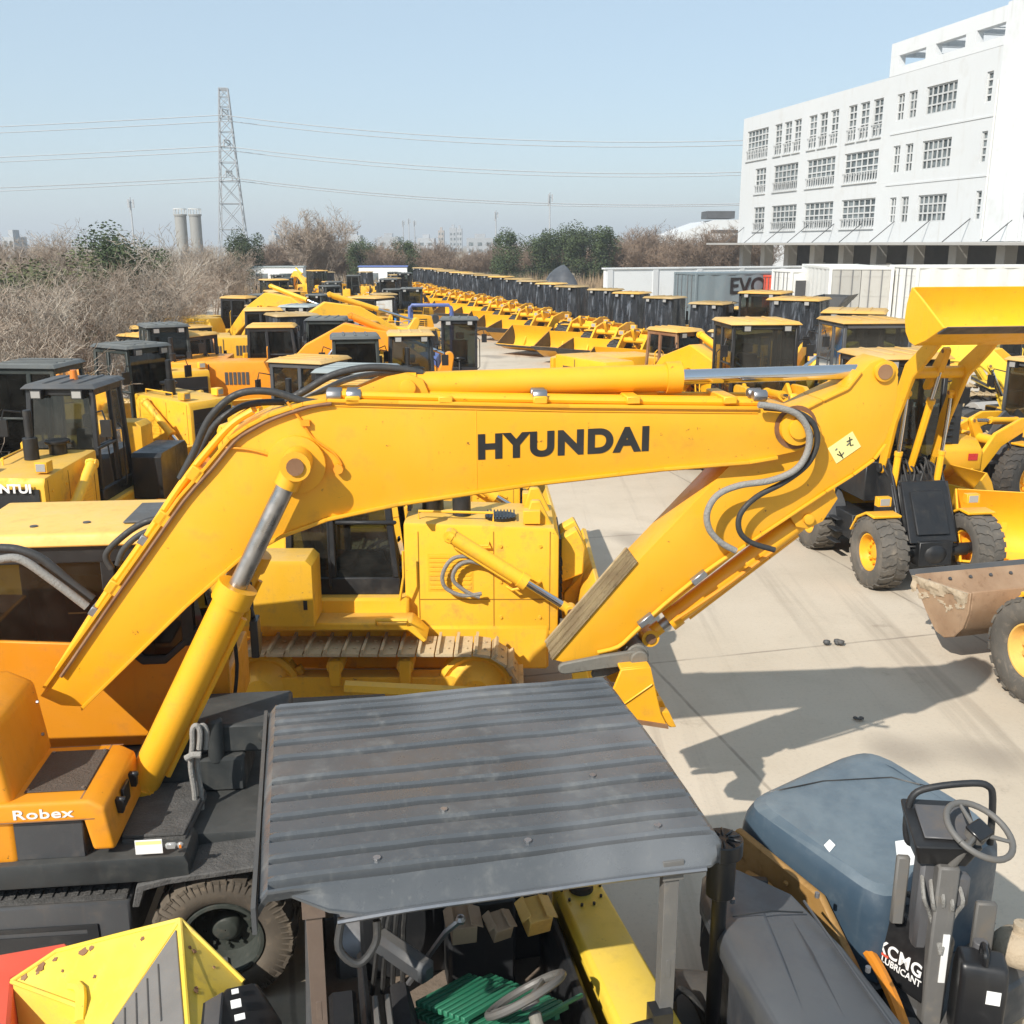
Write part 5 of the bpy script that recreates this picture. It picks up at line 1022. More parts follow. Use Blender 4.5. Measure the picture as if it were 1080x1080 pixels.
    c.build('step_plate', ['grip'], bx_, .003)
    for sd in (-1, 1):
        m = MB(); y0, y1 = sorted((sd*.70, sd*1.26)); m.prism([(-.72, .80), (-.68, .96), (-.50, 1.0), (.25, 1.07), (.80, 1.05), (.80, 1.01), (.25, 1.03), (-.48, .955), (-.63, .92), (-.67, .80)], y0, y1); m.build('mudguard', ['grip' if sd < 0 else 'deck_dark'], T, .008)
    for x, y in ((-.17, -1.08), (-.17, 1.08), (-.17, -.74), (-.17, .74), (-3.0, -1.08), (-3.0, 1.08)): wheel(T, x, y, .475, .29, .27, 'rubber_brown', 'wheel_dark', 'block', .3, True)
hero_excavator()
# ---------------------------------------------------------------- bulldozer behind the boom
DF = Frame(-1.5, 10.95, 0)
HD = dozer('dusty yellow bulldozer parked directly behind the long excavator boom', DF, None, frame='black_paint', roof='roof_yellow', blade_z=.40, taper=.14, gl='glass')
HDk = tree_list(HD)
def hero_dozer_extra():
    c = MB(); P = lambda px, py, yl: V((DF.xz(px, py, yl)[0], yl, DF.xz(px, py, yl)[1]))
    for pts in ([(520, 592), (500, 587), (478, 589), (467, 605), (470, 620), (488, 628), (508, 626)], [(516, 598), (496, 592), (482, 598), (478, 612), (492, 624), (506, 630)]): c.tube([P(a, d, -.62) for a, d in pts], .022, 8, smooth=5)
    c.build('hose', ['hose_braid'], HD)
    c = MB(); c.cyl(P(528, 545, -.2)-V((0, 0, .06)), P(528, 545, -.2)+V((0, 0, .02)), .17, n=18)
    for i in range(9): x = -.15+i*.036; q = P(528, 545, -.2); c.bx(q.x+x, q.x+x+.015, q.y-.16, q.y+.16, q.z+.022, q.z+.04)
    c.build('radiator_cap_cover', ['plastic_black'], HD)
    c = MB(); c.tube([(.30, -.64, 1.30), (.36, -.70, 1.62), (.36, -.70, 1.9)], .015, 6); c.tube([(1.45, -.53, 1.45), (1.5, -.64, 1.45), (1.75, -.64, 1.5), (1.8, -.53, 1.5)], .016, 6); c.tube([(1.05, -.53, 1.95), (1.05, -.58, 1.92), (1.25, -.58, 1.92), (1.25, -.53, 1.95)], .012, 6); c.build('grab_rail', ['dozer_yellow'], HD)
    for y in (-.35, .25): b = MB(); b.prism([(1.62, 2.08), (1.70, 2.36), (1.80, 2.36), (1.95, 2.05)], y-.05, y+.05); b.build('bracket', ['dozer_yellow'], HD, .015)
    for ya_ in (-.25, .15): b = MB(); b.prism([(2.03, 1.9), (2.2, 2.0), (2.3, 1.8), (2.28, 1.5), (2.03, 1.4)], ya_, ya_+.2); b.build('bracket', ['dozer_yellow'], HD, .015)
    s = MB(); p = P(345, 620, -1.125); s.bx(-.62, -.58, -1.124, -1.1205, 1.4, 1.5); s.build('latch', ['black_paint'], HD)
hero_dozer_extra()
# ---------------------------------------------------------------- roller with the grey ribbed canopy
CF = Frame(-.23, 4.97, 11.5)
def canopy_roller():
    T = thing('road_roller', 'road roller under a grey ribbed canopy with a green slatted mat beside its seat', 'roller', CF)
    xs = [-1.075, -1.07, -1.055, -1.03, -1.0]+[-.93+i*.155 for i in range(13)]+[.985, 1.02, 1.045, 1.06, 1.065]
    gr_ = [-.885, -.725, -.555, -.385, -.215, -.04, .20, .385, .52, .65, .775, .885]
    ys = [-1.0, -.995, -.985, -.975, -.965, -.955, -.945, -.935, -.925, -.915, -.905, .94, .955, .967, .975]
    for c in gr_: ys += [c-.034, c-.022, c-.010, c+.010, c+.018, c+.034, c+.052]
    for c, d in zip(gr_[:-1], gr_[1:]): ys += [c+(d-c)*.35, c+(d-c)*.65]
    ys = sorted(set(round(q, 4) for q in ys))
    def zf(x, y):
        z = 2.30+.03*cos(y*1.3); ef = max(0, min(1, (1.035-abs(x))/.03))
        for c in gr_:
            e = y-c
            if -.022 <= e <= .018: z -= .034*ef*(1 if -.0101 <= e <= .0101 else (max(0, (e+.022)/.012) if e < 0 else max(0, (.018-e)/.008)))
            elif .0181 < e < .045: z += .012*ef
        z -= .115*max(0, min(1, (-.90-y)/.085))**1.2*max(0, min(1, (x+.80)/.05)); z -= .05*max(0, (y-.93)/.045)**2
        z -= .07*max(0, (abs(x)-1.03)/.045)**1.3
        z += .012*sin(x*2.1+.4) if y < -.9 else 0; z -= .035*max(0, min(1, (-x-.55)/.4)) if y < -.93 else 0
        return z+.010*mnoise.noise(V((x*1.6, y*1.6, 4)))+.005*mnoise.noise(V((x*5, y*5, 9)))
    vs = []
    for dz in (0, -.012):
        for x in xs:
            for y in ys:
                cr = max(0, (x-.93)/.135); yy = max(y, -1.0+.10*cr**2); yy = yy if y > -.9 else yy
                if x < -.78: yy = max(yy, -.925)
                vs.append((x, yy, zf(x, y)+dz))
    n, m = len(xs), len(ys); fs = []
    for k in range(2):
        for i in range(n-1):
            for j in range(m-1):
                a = k*n*m+i*m+j; fs.append([a, a+1, a+m+1, a+m])
    rim = [i*m for i in range(n)]+[(n-1)*m+j for j in range(1, m)]+[i*m+m-1 for i in range(n-2, -1, -1)]+[j for j in range(m-2, 0, -1)]
    fs += [[rim[i], rim[(i+1) % len(rim)], rim[(i+1) % len(rim)]+n*m, rim[i]+n*m] for i in range(len(rim))]
    b = MB(); b.add(vs, fs); ca = b.build('canopy', ['canopy_grey'], T, 0, 26)
    e = MB(); e.bx(-1.10, -1.08, -.99, .96, 2.14, 2.27); e.build('edge_plate', ['dark_grey'], T)
    for x, y in ((-.55, -.80), (.15, -.79), (.78, -.80), (-.2, -.47), (.6, -.3)): e = MB(); e.cyl((x, y, zf(x, y)), (x, y, zf(x, y)+.010), .018, n=8); e.build('bolt', ['steel'], ca)
    e = MB(); e.tube([(x, -1.005, zf(x, -1.0)-.006) for x in (-.74, -.4, 0, .5, .95)], .012, 6, smooth=3); e.build('edge_trim', ['steel'], ca)
    fr = MB()
    for y in (-.8, .8): fr.bx(-.95, .95, y-.03, y+.03, 2.19, 2.255)
    for x in (-.9, .85): fr.bx(x-.03, x+.03, -.768, .768, 2.195, 2.25)
    fr.build('canopy_frame', ['dark_grey'], T)
    for x, y in ((-.84, -.88), (.80, -.93), (-.84, .85), (.80, .85)):
        p = MB(); p.bx(x-.035, x+.035, y-.035, y+.035, .55, 2.19); p.bx(x-.05, x+.05, y-.05, y+.05, 2.14, 2.24); p.bx(x-.012, x+.012, y-.037, y-.035, 1.6, 1.7); p.build('post', ['post_grey' if x > 0 else 'post_brown'], T, .006)
    c = MB(); c.bx(-.92, .95, -2.4, 1.2, .38, .62); c.bx(-.92, -.86, -2.4, 1.1, .62, 1.15); c.build('chassis', ['dark_grey'], T, .02)
    f = MB(); f.bx(-.85, .62, -2.2, 1.1, .63, .66); f.build('floor', ['dirt_floor'], T)
    w = MB()
    w.bx(-.80, -.66, -1.9, -.3, .66, 1.25); w.bx(-.645, -.60, -1.6, -.2, .66, 1.40); w.bx(-.60, .55, .45, .52, .66, 1.5); w.bx(-.1, .3, .2, .44, .66, 1.3); w.bx(.50, .56, -2.2, .44, .66, 1.12); w.build('side_panel', ['black_paint'], T, .02)
    for dx in (-.59, -.53): w = MB(); w.bx(dx, dx+.028, -1.3, -.62, 1.05, 1.45); w.build('lever', ['dial_grey'], T, .006)
    w = MB(); w.tube([(-.72, -.95, 2.14), (-.74, -.99, 2.02), (-.66, -1.02, 1.95), (-.58, -.99, 2.02), (-.57, -.97, 2.12)], .018, 8, smooth=4); w.build('hose', ['hose'], T)
    w = MB(); w.tube([(-.35, .1, .9), (-.15, -.05, 1.32), (-.08, -.08, 1.4)], .018, 6); w.ball((-.07, -.08, 1.41), .03, 8); w.build('gear_lever', ['steel'], T)
    w = MB()
    for j in range(4): w.tube([(-.55+.06*j, .3, .7), (-.5+.05*j, .18, 1.2+.05*j), (-.42+.06*j, .25, 1.5)], .016, 6, smooth=4)
    w.build('hose', ['hose'], T)
    s = MB(); s.box((-.40, -.62, .98), (.14, .62, .58), Matrix.Rotation(-.22, 3, 'Y')); s.bx(-.36, .05, -1.15, -.9, .66, .86); st = s.build('seat', ['seat_black'], T, .05, 38, 2)
    q_ = CF.i @ atz(425, 1008, 1.30); s = MB(); s.box(q_, (.11, .42, .13), Matrix.Rotation(.62, 3, 'Z')); s.build('arm_rest', ['dark_grey'], st, .03); s = MB(); s.box((-.36, -.86, 1.02), (.10, .34, .10), Matrix.Rotation(-.3, 3, 'Z')); s.build('arm_rest', ['linkage'], st, .02)
    k = MB(); k.cyl((.32, -1.05, .7), (.20, -.72, 1.30), .035, n=10); k.box((.36, -1.0, .95), (.34, .30, .5), Matrix.Rotation(.2, 3, 'Z')); k.build('steering_column', ['linkage'], T, .02)
    k = MB(); o = V((.17, -.66, 1.36)); d = V((-.35, .55, .75)).normalized(); u, w_ = k.frame_axes(d)
    k.tube([o+(u*cos(2*PI*i/28)+w_*sin(2*PI*i/28))*.21 for i in range(29)], .021, 8)
    for a in (.4, 2.5, 4.6): k.cyl(o-d*.03, o+(u*cos(a)+w_*sin(a))*.20, .014, n=6)
    k.cyl(o-d*.06, o-d*.01, .05, n=12); k.build('steering_wheel', ['dial_grey'], T)
    y = MB(); y.hexa([(.56, .62, 1.16), (.86, .55, 1.16), (1.02, -1.75, 1.12), (.62, -1.75, 1.12)], [(.58, .60, 1.24), (.84, .53, 1.24), (.99, -1.73, 1.20), (.65, -1.73, 1.20)]); y.hexa([(.60, .55, .66), (.82, .5, .66), (.95, -1.7, .66), (.68, -1.7, .66)], [(.60, .55, 1.155), (.82, .5, 1.155), (.95, -1.7, 1.115), (.68, -1.7, 1.115)]); yo = y.build('side_cover', ['lemon_yellow'], T, .018)
    k = MB(); k.cyl((.72, .30, 1.235), (.72, .30, 1.275), .075, n=18); k.cyl((.72, .30, 1.275), (.72, .30, 1.29), .05, n=14)
    for i in range(10): a = i*.628; k.cyl((.72+.12*cos(a), .30+.17*sin(a), 1.235), (.72+.12*cos(a), .30+.17*sin(a), 1.25), .009, n=6)
    k.build('filler_cap', ['black_paint'], yo)
    k = MB(); k.tube([(.78, -.98, 1.36), (.55, -1.03, 1.37), (.32, -1.15, 1.31), (.22, -1.3, 1.25)], .03, 10, smooth=5); k.box((.77, -.96, 1.35), (.10, .10, .16)); k.build('grab_handle', ['black_paint'], T)
    k = MB(); k.tube([(.56, .5, 1.3), (.66, .42, 1.27), (.72, .32, 1.29)], .012, 6, smooth=4); k.tube([(.95, -.5, .9), (1.12, -.35, .98), (1.25, -.4, .8), (1.2, -.6, .5)], .022, 8, smooth=5); k.tube([(.97, -.85, .8), (1.2, -.75, .75), (1.3, -.95, .5), (1.1, -1.1, .3)], .02, 8, smooth=5); k.build('hose', ['hose'], T)
    k = MB(); k.bx(.9, 1.0, -2.2, .9, .3, .72); k.build('running_board', ['dark_grey'], T, .02)
    for yy, nm in ((1.05, 'front'), (-2.0, 'rear')):
        d = MB(); d.cyl((-.75, yy-.0, .55), (.80, yy, .55), .55, n=48); d.cyl((-.76, yy, .55), (.81, yy, .55), .12, n=16); d.build('drum', ['steel'], T, .02)
    k = MB(); q = CF.i @ atz(762, 893, 1.98); k.cyl((q.x, q.y, 1.7), (q.x, q.y, 1.94), .075, n=20); k.cyl((q.x, q.y, 1.94), (q.x, q.y, 2.03), .105, n=24)
    for i in range(10): a = i*.628; k.box((q.x+.06*cos(a), q.y+.06*sin(a), 2.035), (.07, .012, .012), Matrix.Rotation(a, 3, 'Z'))
    k.cyl((q.x, q.y, .6), (q.x, q.y, 1.7), .04); k.build('air_cleaner', ['plastic_black'], T, .006)
canopy_roller()
def loose(name, mb, mats, label, cat, group=None, bevel=0., ang=38, loc=None):
    """one-mesh thing with its origin at its base centre"""
    xs = [v[0] for v in mb.v]; ys = [v[1] for v in mb.v]; o = V(((min(xs)+max(xs))/2, (min(ys)+max(ys))/2, min(v[2] for v in mb.v)))
    mb.v = [(v[0]-o.x, v[1]-o.y, v[2]-o.z) for v in mb.v]; ob = mb.build(name, mats, None, bevel, ang); ob.location = o; return tag(ob, label, cat, group)
def cw(x, y, z): return CF.m @ V((x, y, z))
def clutter():
    b = MB(); R = Matrix.Rotation(radians(11.5)+.55, 3, 'Z') @ Matrix.Rotation(-.28, 3, 'X') @ Matrix.Rotation(.12, 3, 'Y'); c = cw(.02, -.45, 1.12)
    for i in range(15): b.box(c+R @ V((0, -.30+i*.043, .02*(i % 2)*0)), (.56, .030, .035), R)
    for x in (-.2, 0, .2): b.box(c+R @ V((x, 0, -.03)), (.035, .62, .03), R)
    c2 = c+R @ V((-.06, .10, .06)); R2 = R @ Matrix.Rotation(.10, 3, 'Z')
    for i in range(9): b.box(c2+R2 @ V((0, -.17+i*.043, 0)), (.40, .028, .03), R2)
    b.box(c+R @ V((.05, -.34, .035)), (.62, .02, .02), R)
    loose('slatted_mat', b, ['green_plastic'], 'green plastic slatted mat lying under the grey canopy beside the steering wheel', 'mat', None, .004)
    rr = random.Random(5)
    for i, (x, y, z, s, lb, mt) in enumerate(((-.04, .05, 1.28, .14, 'torn cardboard box behind the green mat', 'cardboard'), (.16, .0, 1.28, .11, 'small crushed carton right of the torn box behind the green mat', 'cardboard'), (.38, .05, 1.28, .14, 'yellowish crumpled wrapping beside the yellow side cover of the roller', 'pale_yellow'))):
        b = MB(); b.box((0, 0, 0), (s, s*1.2, s*.9)); b.box((s*.5, .0, s*.42), (s*.6, s*1.1, .008), Matrix.Rotation(.5, 3, 'Y')); b.box((-s*.55, .02, s*.38), (s*.5, s*1.0, .008), Matrix.Rotation(-.8, 3, 'Y'))
        q = cw(x, y, z); Rz = Matrix.Rotation(rr.uniform(-.8, .8), 3, 'Z') @ Matrix.Rotation(rr.uniform(-.4, .4), 3, 'X'); b.v = [tuple(Rz @ V(v)+q) for v in b.v]
        loose('cardboard_box', b, [mt], lb, 'box', None, .004)
clutter()
# ---------------------------------------------------------------- the slate hood, the blue hood and the steering console at the right
def right_front():
    HFr = Frame(1.40, 4.25, 84); T = thing('compactor', 'compactor with a long smooth slate-grey hood in the lower right corner', 'compactor', HFr)
    def Wd(x, y, z): return HFr.i @ V((x, y, z))
    z1 = 1.52; top = [Wd(1.06, 5.02, z1-.05), Wd(1.10, 4.45, z1), Wd(1.20, 3.9, z1+.01), Wd(1.32, 2.6, z1), Wd(2.10, 2.6, z1-.06), Wd(1.88, 3.9, z1-.05), Wd(1.74, 4.6, z1-.06), Wd(1.60, 5.12, z1-.10), Wd(1.33, 5.42, z1-.13), Wd(1.14, 5.36, z1-.12)]
    cx = sum((p for p in top), V((0, 0, 0)))/len(top)
    ring = lambda f, dz: [V((cx.x+(p.x-cx.x)*(1-(1-f)*.45), cx.y+(p.y-cx.y)*f, p.z+dz)) for p in top]
    b = MB(); b.loft([[V((p.x, p.y, .5)) for p in ring(.74, 0)], ring(.76, -.30), ring(.80, -.15), ring(1.0, -.13), ring(1.01, -.06), ring(.94, -.008), ring(.86, .006), ring(.3, .018)]); ho = b.build('hood', ['hood_slate'], T, .006, 24)
    k = MB(); k.tube([Wd(1.62, 4.95, z1-.045), Wd(1.70, 4.4, z1-.035), Wd(1.78, 3.9, z1-.028), Wd(1.95, 2.7, z1-.03)], .008, 6); k.build('crease', ['hood_slate'], ho)
    c = MB(); c.bx(-1.6, 1.2, -.40, .40, .30, .56); c.cyl((.75, -.55, .42), (.75, .55, .42), .42, n=36); c.cyl((-1.3, -.55, .42), (-1.3, .55, .42), .42, n=36); c.build('chassis', ['dark_grey'], T, .02)
    c = MB()
    for (xa, ya), (xb, yb_) in (((1.12, 4.75), (1.68, 4.83)), ((1.22, 3.72), (1.88, 3.80))): c.tube([Wd(xa+.06, ya, z1+.003), Wd((xa+xb)/2, (ya+yb_)/2, z1+.008), Wd(xb-.10, yb_, z1-.03)], .005, 5)
    c.build('panel_seam', ['letter_black'], ho)
    c = MB()
    for xa, ya in ((1.16, 4.9), (1.64, 4.95), (1.2, 4.3), (1.72, 4.35), (1.28, 3.9)): q_ = Wd(xa+.05, ya, z1+.0); c.cyl(q_-V((0, 0, .02)), q_+V((0, 0, .008)), .014, n=8)
    c.build('bolt', ['steel'], ho)
    c = MB(); c.bx(1.14, 1.20, -.02, .10, 1.16, 1.30); c.build('latch', ['plastic_black'], T, .01)
    # blue-hooded roller
    BFr = Frame(2.24, 5.80, 122); T = thing('road_roller', 'road roller with a dusty blue rounded hood and rusty end plate', 'roller', BFr)
    b = MB(); rings = []; n = 26
    for j in range(13):
        t = j/12
        k = 1.0 if t < .62 else sqrt(max(0, 1-((t-.62)/.40)**2.4)); z = .86+.74*(t if t < .62 else .62+.38*sin((t-.62)/.38*PI/2))
        ring = []
        for i in range(n):
            a = 2*PI*i/n; c, s = cos(a), sin(a); ex = .30; sx = abs(c)**ex*(1 if c > 0 else -1); sy = abs(s)**ex*(1 if s > 0 else -1)
            ring.append((sx*.64*(.50+.50*k)-.05*(1-k)-.10*t*max(0, sx), sy*.60*(.58+.42*k), z-.10*max(0, -sx)*t-.04*t*sy))
        rings.append(ring)
    b.loft(rings); hd = b.build('hood', ['hood_blue'], T, 0, 28)
    p = MB(); p.tube([(-.60, .25-.05*i, 1.28+.10*sin(PI*i/8)) for i in range(9)], .012, 6); p.build('seam', ['hood_slate'], hd)
    from mathutils.bvhtree import BVHTree
    bv = BVHTree.FromPolygons([tuple(v.co) for v in hd.data.vertices], [tuple(f.vertices) for f in hd.data.polygons])
    def on_hood(px, py): return bv.ray_cast(BFr.i @ V((0, 0, CAM_H)), (BFr.i.to_3x3() @ ray(px, py)).normalized())[:2]
    def decal(name, quad, mat, lift=.006):
        ps = [on_hood(*p) for p in quad]
        if any(p[0] is None for p in ps): return
        m_ = MB(); lo_ = [p+n_*.001 for p, n_ in ps]; hi_ = [p+n_*lift for p, n_ in ps]; m_.hexa(lo_, hi_); m_.build(name, [mat], hd)
    decal('sticker', [(944, 888), (972, 884), (974, 911), (947, 915)], 'sticker_white')
    decal('emblem', [(869, 892), (875, 886), (881, 892), (875, 899)], 'sticker_white')
    decal('marking', [(962, 893), (970, 892), (971, 899), (963, 900)], 'blue_tarp', .009); decal('marking', [(951, 905), (957, 904), (957, 909), (952, 910)], 'red_paint', .009)
    sm = MB()
    for quad in ([(800, 838), (868, 824), (940, 820), (1000, 835)],):
        pts_ = []
        for (xa, ya), (xb, yb_) in zip(quad[:-1], quad[1:]):
            for t_ in range(6):
                hit = on_hood(xa+(xb-xa)*t_/6, ya+(yb_-ya)*t_/6)
                if hit[0] is not None: pts_.append(hit[0]+hit[1]*.001)
        if len(pts_) > 2: sm.tube(pts_, .006, 5)
    sm.build('panel_seam', ['letter_black'], hd)
    e = MB(); y0 = .62; e.prism([(-.55, .35), (.55, .35), (.62, 1.1), (.45, 1.38), (-.25, 1.30), (-.58, .95)], y0, y0+.05)
    e.bx(-.18, .10, y0+.051, y0+.12, .75, 1.1); e.tube([(.3, y0+.08, 1.15), (.1, y0+.12, 1.2), (-.15, y0+.1, 1.1)], .03, 8); e.cyl((.35, y0+.05, .9), (.35, y0+.14, .9), .07); e.cyl((-.35, y0+.05, .85), (-.35, y0+.12, .85), .05)
    for x, z in ((.5, 1.0), (.42, .5), (-.45, .5), (0, 1.25)): e.cyl((x, y0+.05, z), (x, y0+.075, z), .022, n=6)
    e.build('end_plate', ['rusty_orange'], T, .012)
    e = MB(); e.bx(-.06, .06, y0+.121, y0+.135, .80, 1.05); e.build('opening', ['letter_black'], T)
    c = MB(); c.bx(-.58, .58, -.54, .54, .62, .90); c.bx(-.62, .62, -.57, .57, .855, .885); c.build('skirt', ['black_paint'], T, .02); c = MB(); c.bx(-.9, .75, -.60, .66, .30, .62); c.cyl((.2, -.75, .45), (.2, .75, .45), .45, n=36); c.bx(-1.0, -.60, -.5, .5, .55, .85); c.build('chassis', ['dark_grey'], T, .02)
    # steering console
    SF = Frame(2.23, 4.42, 84); T = thing('steering_console', 'upright black operator console with a grey steering wheel and a tube hoop', 'console', SF)
    P = lambda px, py, xl: (xl, SF.yz(px, py, xl)[0], SF.yz(px, py, xl)[1])
    A = lambda px, py, z: SF.i @ atz(px, py, z)
    c = MB(); q = A(1000, 905, 1.85); c.bx(q.x-.05, q.x+.05, q.y-.055, q.y+.055, .5, 1.82); c.build('post', ['post_grey'], T, .012)
    s = MB(); s.bx(q.x-.056, q.x-.051, q.y-.04, q.y-.005, 1.12, 1.42); s.build('sticker', ['sticker_white'], T)
    b = MB(); q2 = A(992, 868, 2.02); x, y = q2.x, q2.y; b.hexa([(x-.06, y-.14, 1.80), (x+.14, y-.14, 1.80), (x+.14, y+.11, 1.80), (x-.06, y+.11, 1.80)], [(x-.15, y-.18, 1.97), (x+.18, y-.19, 2.06), (x+.18, y+.17, 2.06), (x-.17, y+.17, 1.97)]); cn = b.build('control_box', ['plastic_black'], T, .02, 38, 3)
    b = MB(); b.box((x, y-.01, 2.026), (.24, .24, .012), Matrix.Rotation(-.25, 3, 'Y')); b.build('lid', ['plastic_grey'], cn, .004)
    b = MB(); b.bx(x-.03, x+.12, y-.12, y+.08, 1.25, 1.80); b.bx(x-.07, x+.0, y-.17, y+.0, 1.55, 1.75); b.build('housing', ['plastic_grey'], T, .02)
    k = MB(); k.bx(x-.0, x+.04, y+.13, y+.20, 1.38, 1.80); k.build('support_plate', ['dial_grey'], T, .01); k = MB(); k.bx(x-.05, x-.01, y-.33, y-.22, 1.15, 1.58); k.build('support_plate', ['dial_grey'], T, .01)
    h = MB(); pts = [A(985, 893, 1.90), A(957, 888, 1.92), A(955, 870, 2.0), A(966, 838, 2.22), A(985, 830, 2.27), A(1025, 826, 2.28), A(1042, 830, 2.26), A(1047, 850, 2.15), A(1043, 885, 1.95)]; xx = x+.12
    pts = [P(px, py, xx) for px, py in [(990, 893), (962, 890), (956, 880), (957, 858), (964, 838), (985, 830), (1025, 826), (1042, 829), (1047, 842), (1044, 890)]]; h.tube(pts, .019, 10, smooth=4); h.build('hoop', ['black_paint'], T)
    w = MB(); o = V(P(1033, 876, x-.16)); d = V((-.30, -.28, .90)).normalized(); u, v_ = w.frame_axes(d); w.tube([o+(u*cos(2*PI*i/32)+v_*sin(2*PI*i/32))*.175 for i in range(33)], .017, 10)
    for a in (.2, 2.3, 4.4): w.cyl(o-d*.02, o+(u*cos(a)+v_*sin(a))*.17, .015, .010, n=8)
    w.cyl(o-d*.05, o+d*.0, .055, n=16); w.cyl(o-d*.30, o-d*.05, .022, n=10); sw = w.build('steering_wheel', ['dial_grey'], T)
    k = MB(); k.box(o+d*.004, (.13, .10, .02), d.to_track_quat('Z', 'Y').to_matrix()); k.build('hub_cover', ['plastic_black'], sw, .006)
    k = MB()
    for j in range(5): k.tube([(x+.02, y-.1+j*.04, 1.72), (x-.12, y-.12+j*.05, 1.64-.03*(j % 2)), (x-.07, y-.10+j*.03, 1.5), (q.x-.06, q.y, 1.3)], .011, 6, smooth=4)
    k.build('cable', ['hose_braid'], T)
    c = MB(); c.bx(-.85, .35, -.75, .45, .42, .71); c.bx(-.30, .30, .04, .45, .712, .92); c.build('base', ['dark_grey'], T, .02)
    k = MB(); k.prism([(0, 0), (.5, -.05), (.58, .05), (.1, .12)], 0, .03, ax='z'); 
    # jerry cans on the console base
    def can(fr, L, W, Hh, label, text):
        t = thing('jerry_can', label, 'jerry can', fr); b = MB(); b.prism([(-L/2, 0), (L/2, 0), (L/2, Hh*.80), (L*.30, Hh), (-L*.38, Hh), (-L/2, Hh*.86)], -W/2, W/2); o = b.build('body', ['plastic_black'], t, .03, 38, 3)
        b = MB(); b.tube([(-L*.34, 0, Hh), (-L*.30, 0, Hh+.06), (L*.05, 0, Hh+.06), (L*.12, 0, Hh)], .016, 8, smooth=4); b.build('handle', ['plastic_black'], t)
        b = MB(); cx = L*.34; b.cyl((cx, 0, Hh*.93), (cx, 0, Hh+.03), .038, n=18); b.build('cap', ['plastic_grey'], t, .004); return t, o
    CFr = Frame(atz(958, 1000, 1.15).x, atz(958, 1000, 1.15).y, -58, .93); t, o = can(CFr, .40, .20, .44, 'black oil can with white lettering leaning left of the console post', 'XCMG')
    t.rotation_euler = (radians(-6), 0, radians(-58))
    fit_text('XCMG', .30, .080, 'letter_white', o, wall_mtx((.0, -.1015, .185), (1, 0, 0), (0, 0, 1)), bold=.02, space=1.1); fit_text('LUBRICANT', .26, .04, 'letter_white', o, wall_mtx((.03, -.1015, .115), (1, 0, 0), (0, 0, 1)), bold=.01)
    m = MB(); m.bx(-.16, -.06, -.103, -.1005, .135, .150); m.build('red_stripe', ['red_paint'], o)
    C2 = Frame(atz(1032, 1040, 1.15).x, atz(1032, 1040, 1.15).y, 75, .72); t, o = can(C2, .24, .24, .62, 'tall black can with a square white label right of the console post', None)
    m = MB(); m.bx(-.123, -.1205, -.085, -.015, .42, .50); m.build('label', ['sticker_white'], o)
    b = MB(); p0 = atz(918, 1015, .95); b.tube([atz(905, 990, 1.05), atz(925, 1018, 1.05), atz(945, 1060, 1.05), atz(962, 1110, 1.02)], .035, 8, smooth=4); b.v = [(v[0], v[1], v[2]) for v in b.v]
    loose('bent_bar', b, ['orange'], 'bent orange bar lying left of the lettered oil can', 'bar')
    b = MB(); R = Matrix.Rotation(.5, 3, 'Z') @ Matrix.Rotation(.25, 3, 'X'); c0 = atz(925, 980, .95)
    for i in range(12): b.box(c0+R @ V((0, -.15+i*.027, 0)), (.24, .014, .02), R)
    for s_ in (-.12, .12): b.box(c0+R @ V((s_, 0, -.005)), (.016, .34, .03), R)
    loose('steel_grating', b, ['steel'], 'small ribbed steel grating left of the console, behind the lettered oil can', 'grating', None, .002)
    b = MB(); c0 = atz(1075, 1000, .9); b.ball(c0, .16, 14, 0, (1, 1, .75)); b.cyl(c0+V((0, 0, .1)), c0+V((0, 0, .17)), .05); b.cyl(c0-V((0, 0, .5)), c0-V((0, 0, .02)), .12)
    loose('canister', b, ['mud'], 'tan round canister at the right picture edge beside the tall black can', 'canister')
right_front()
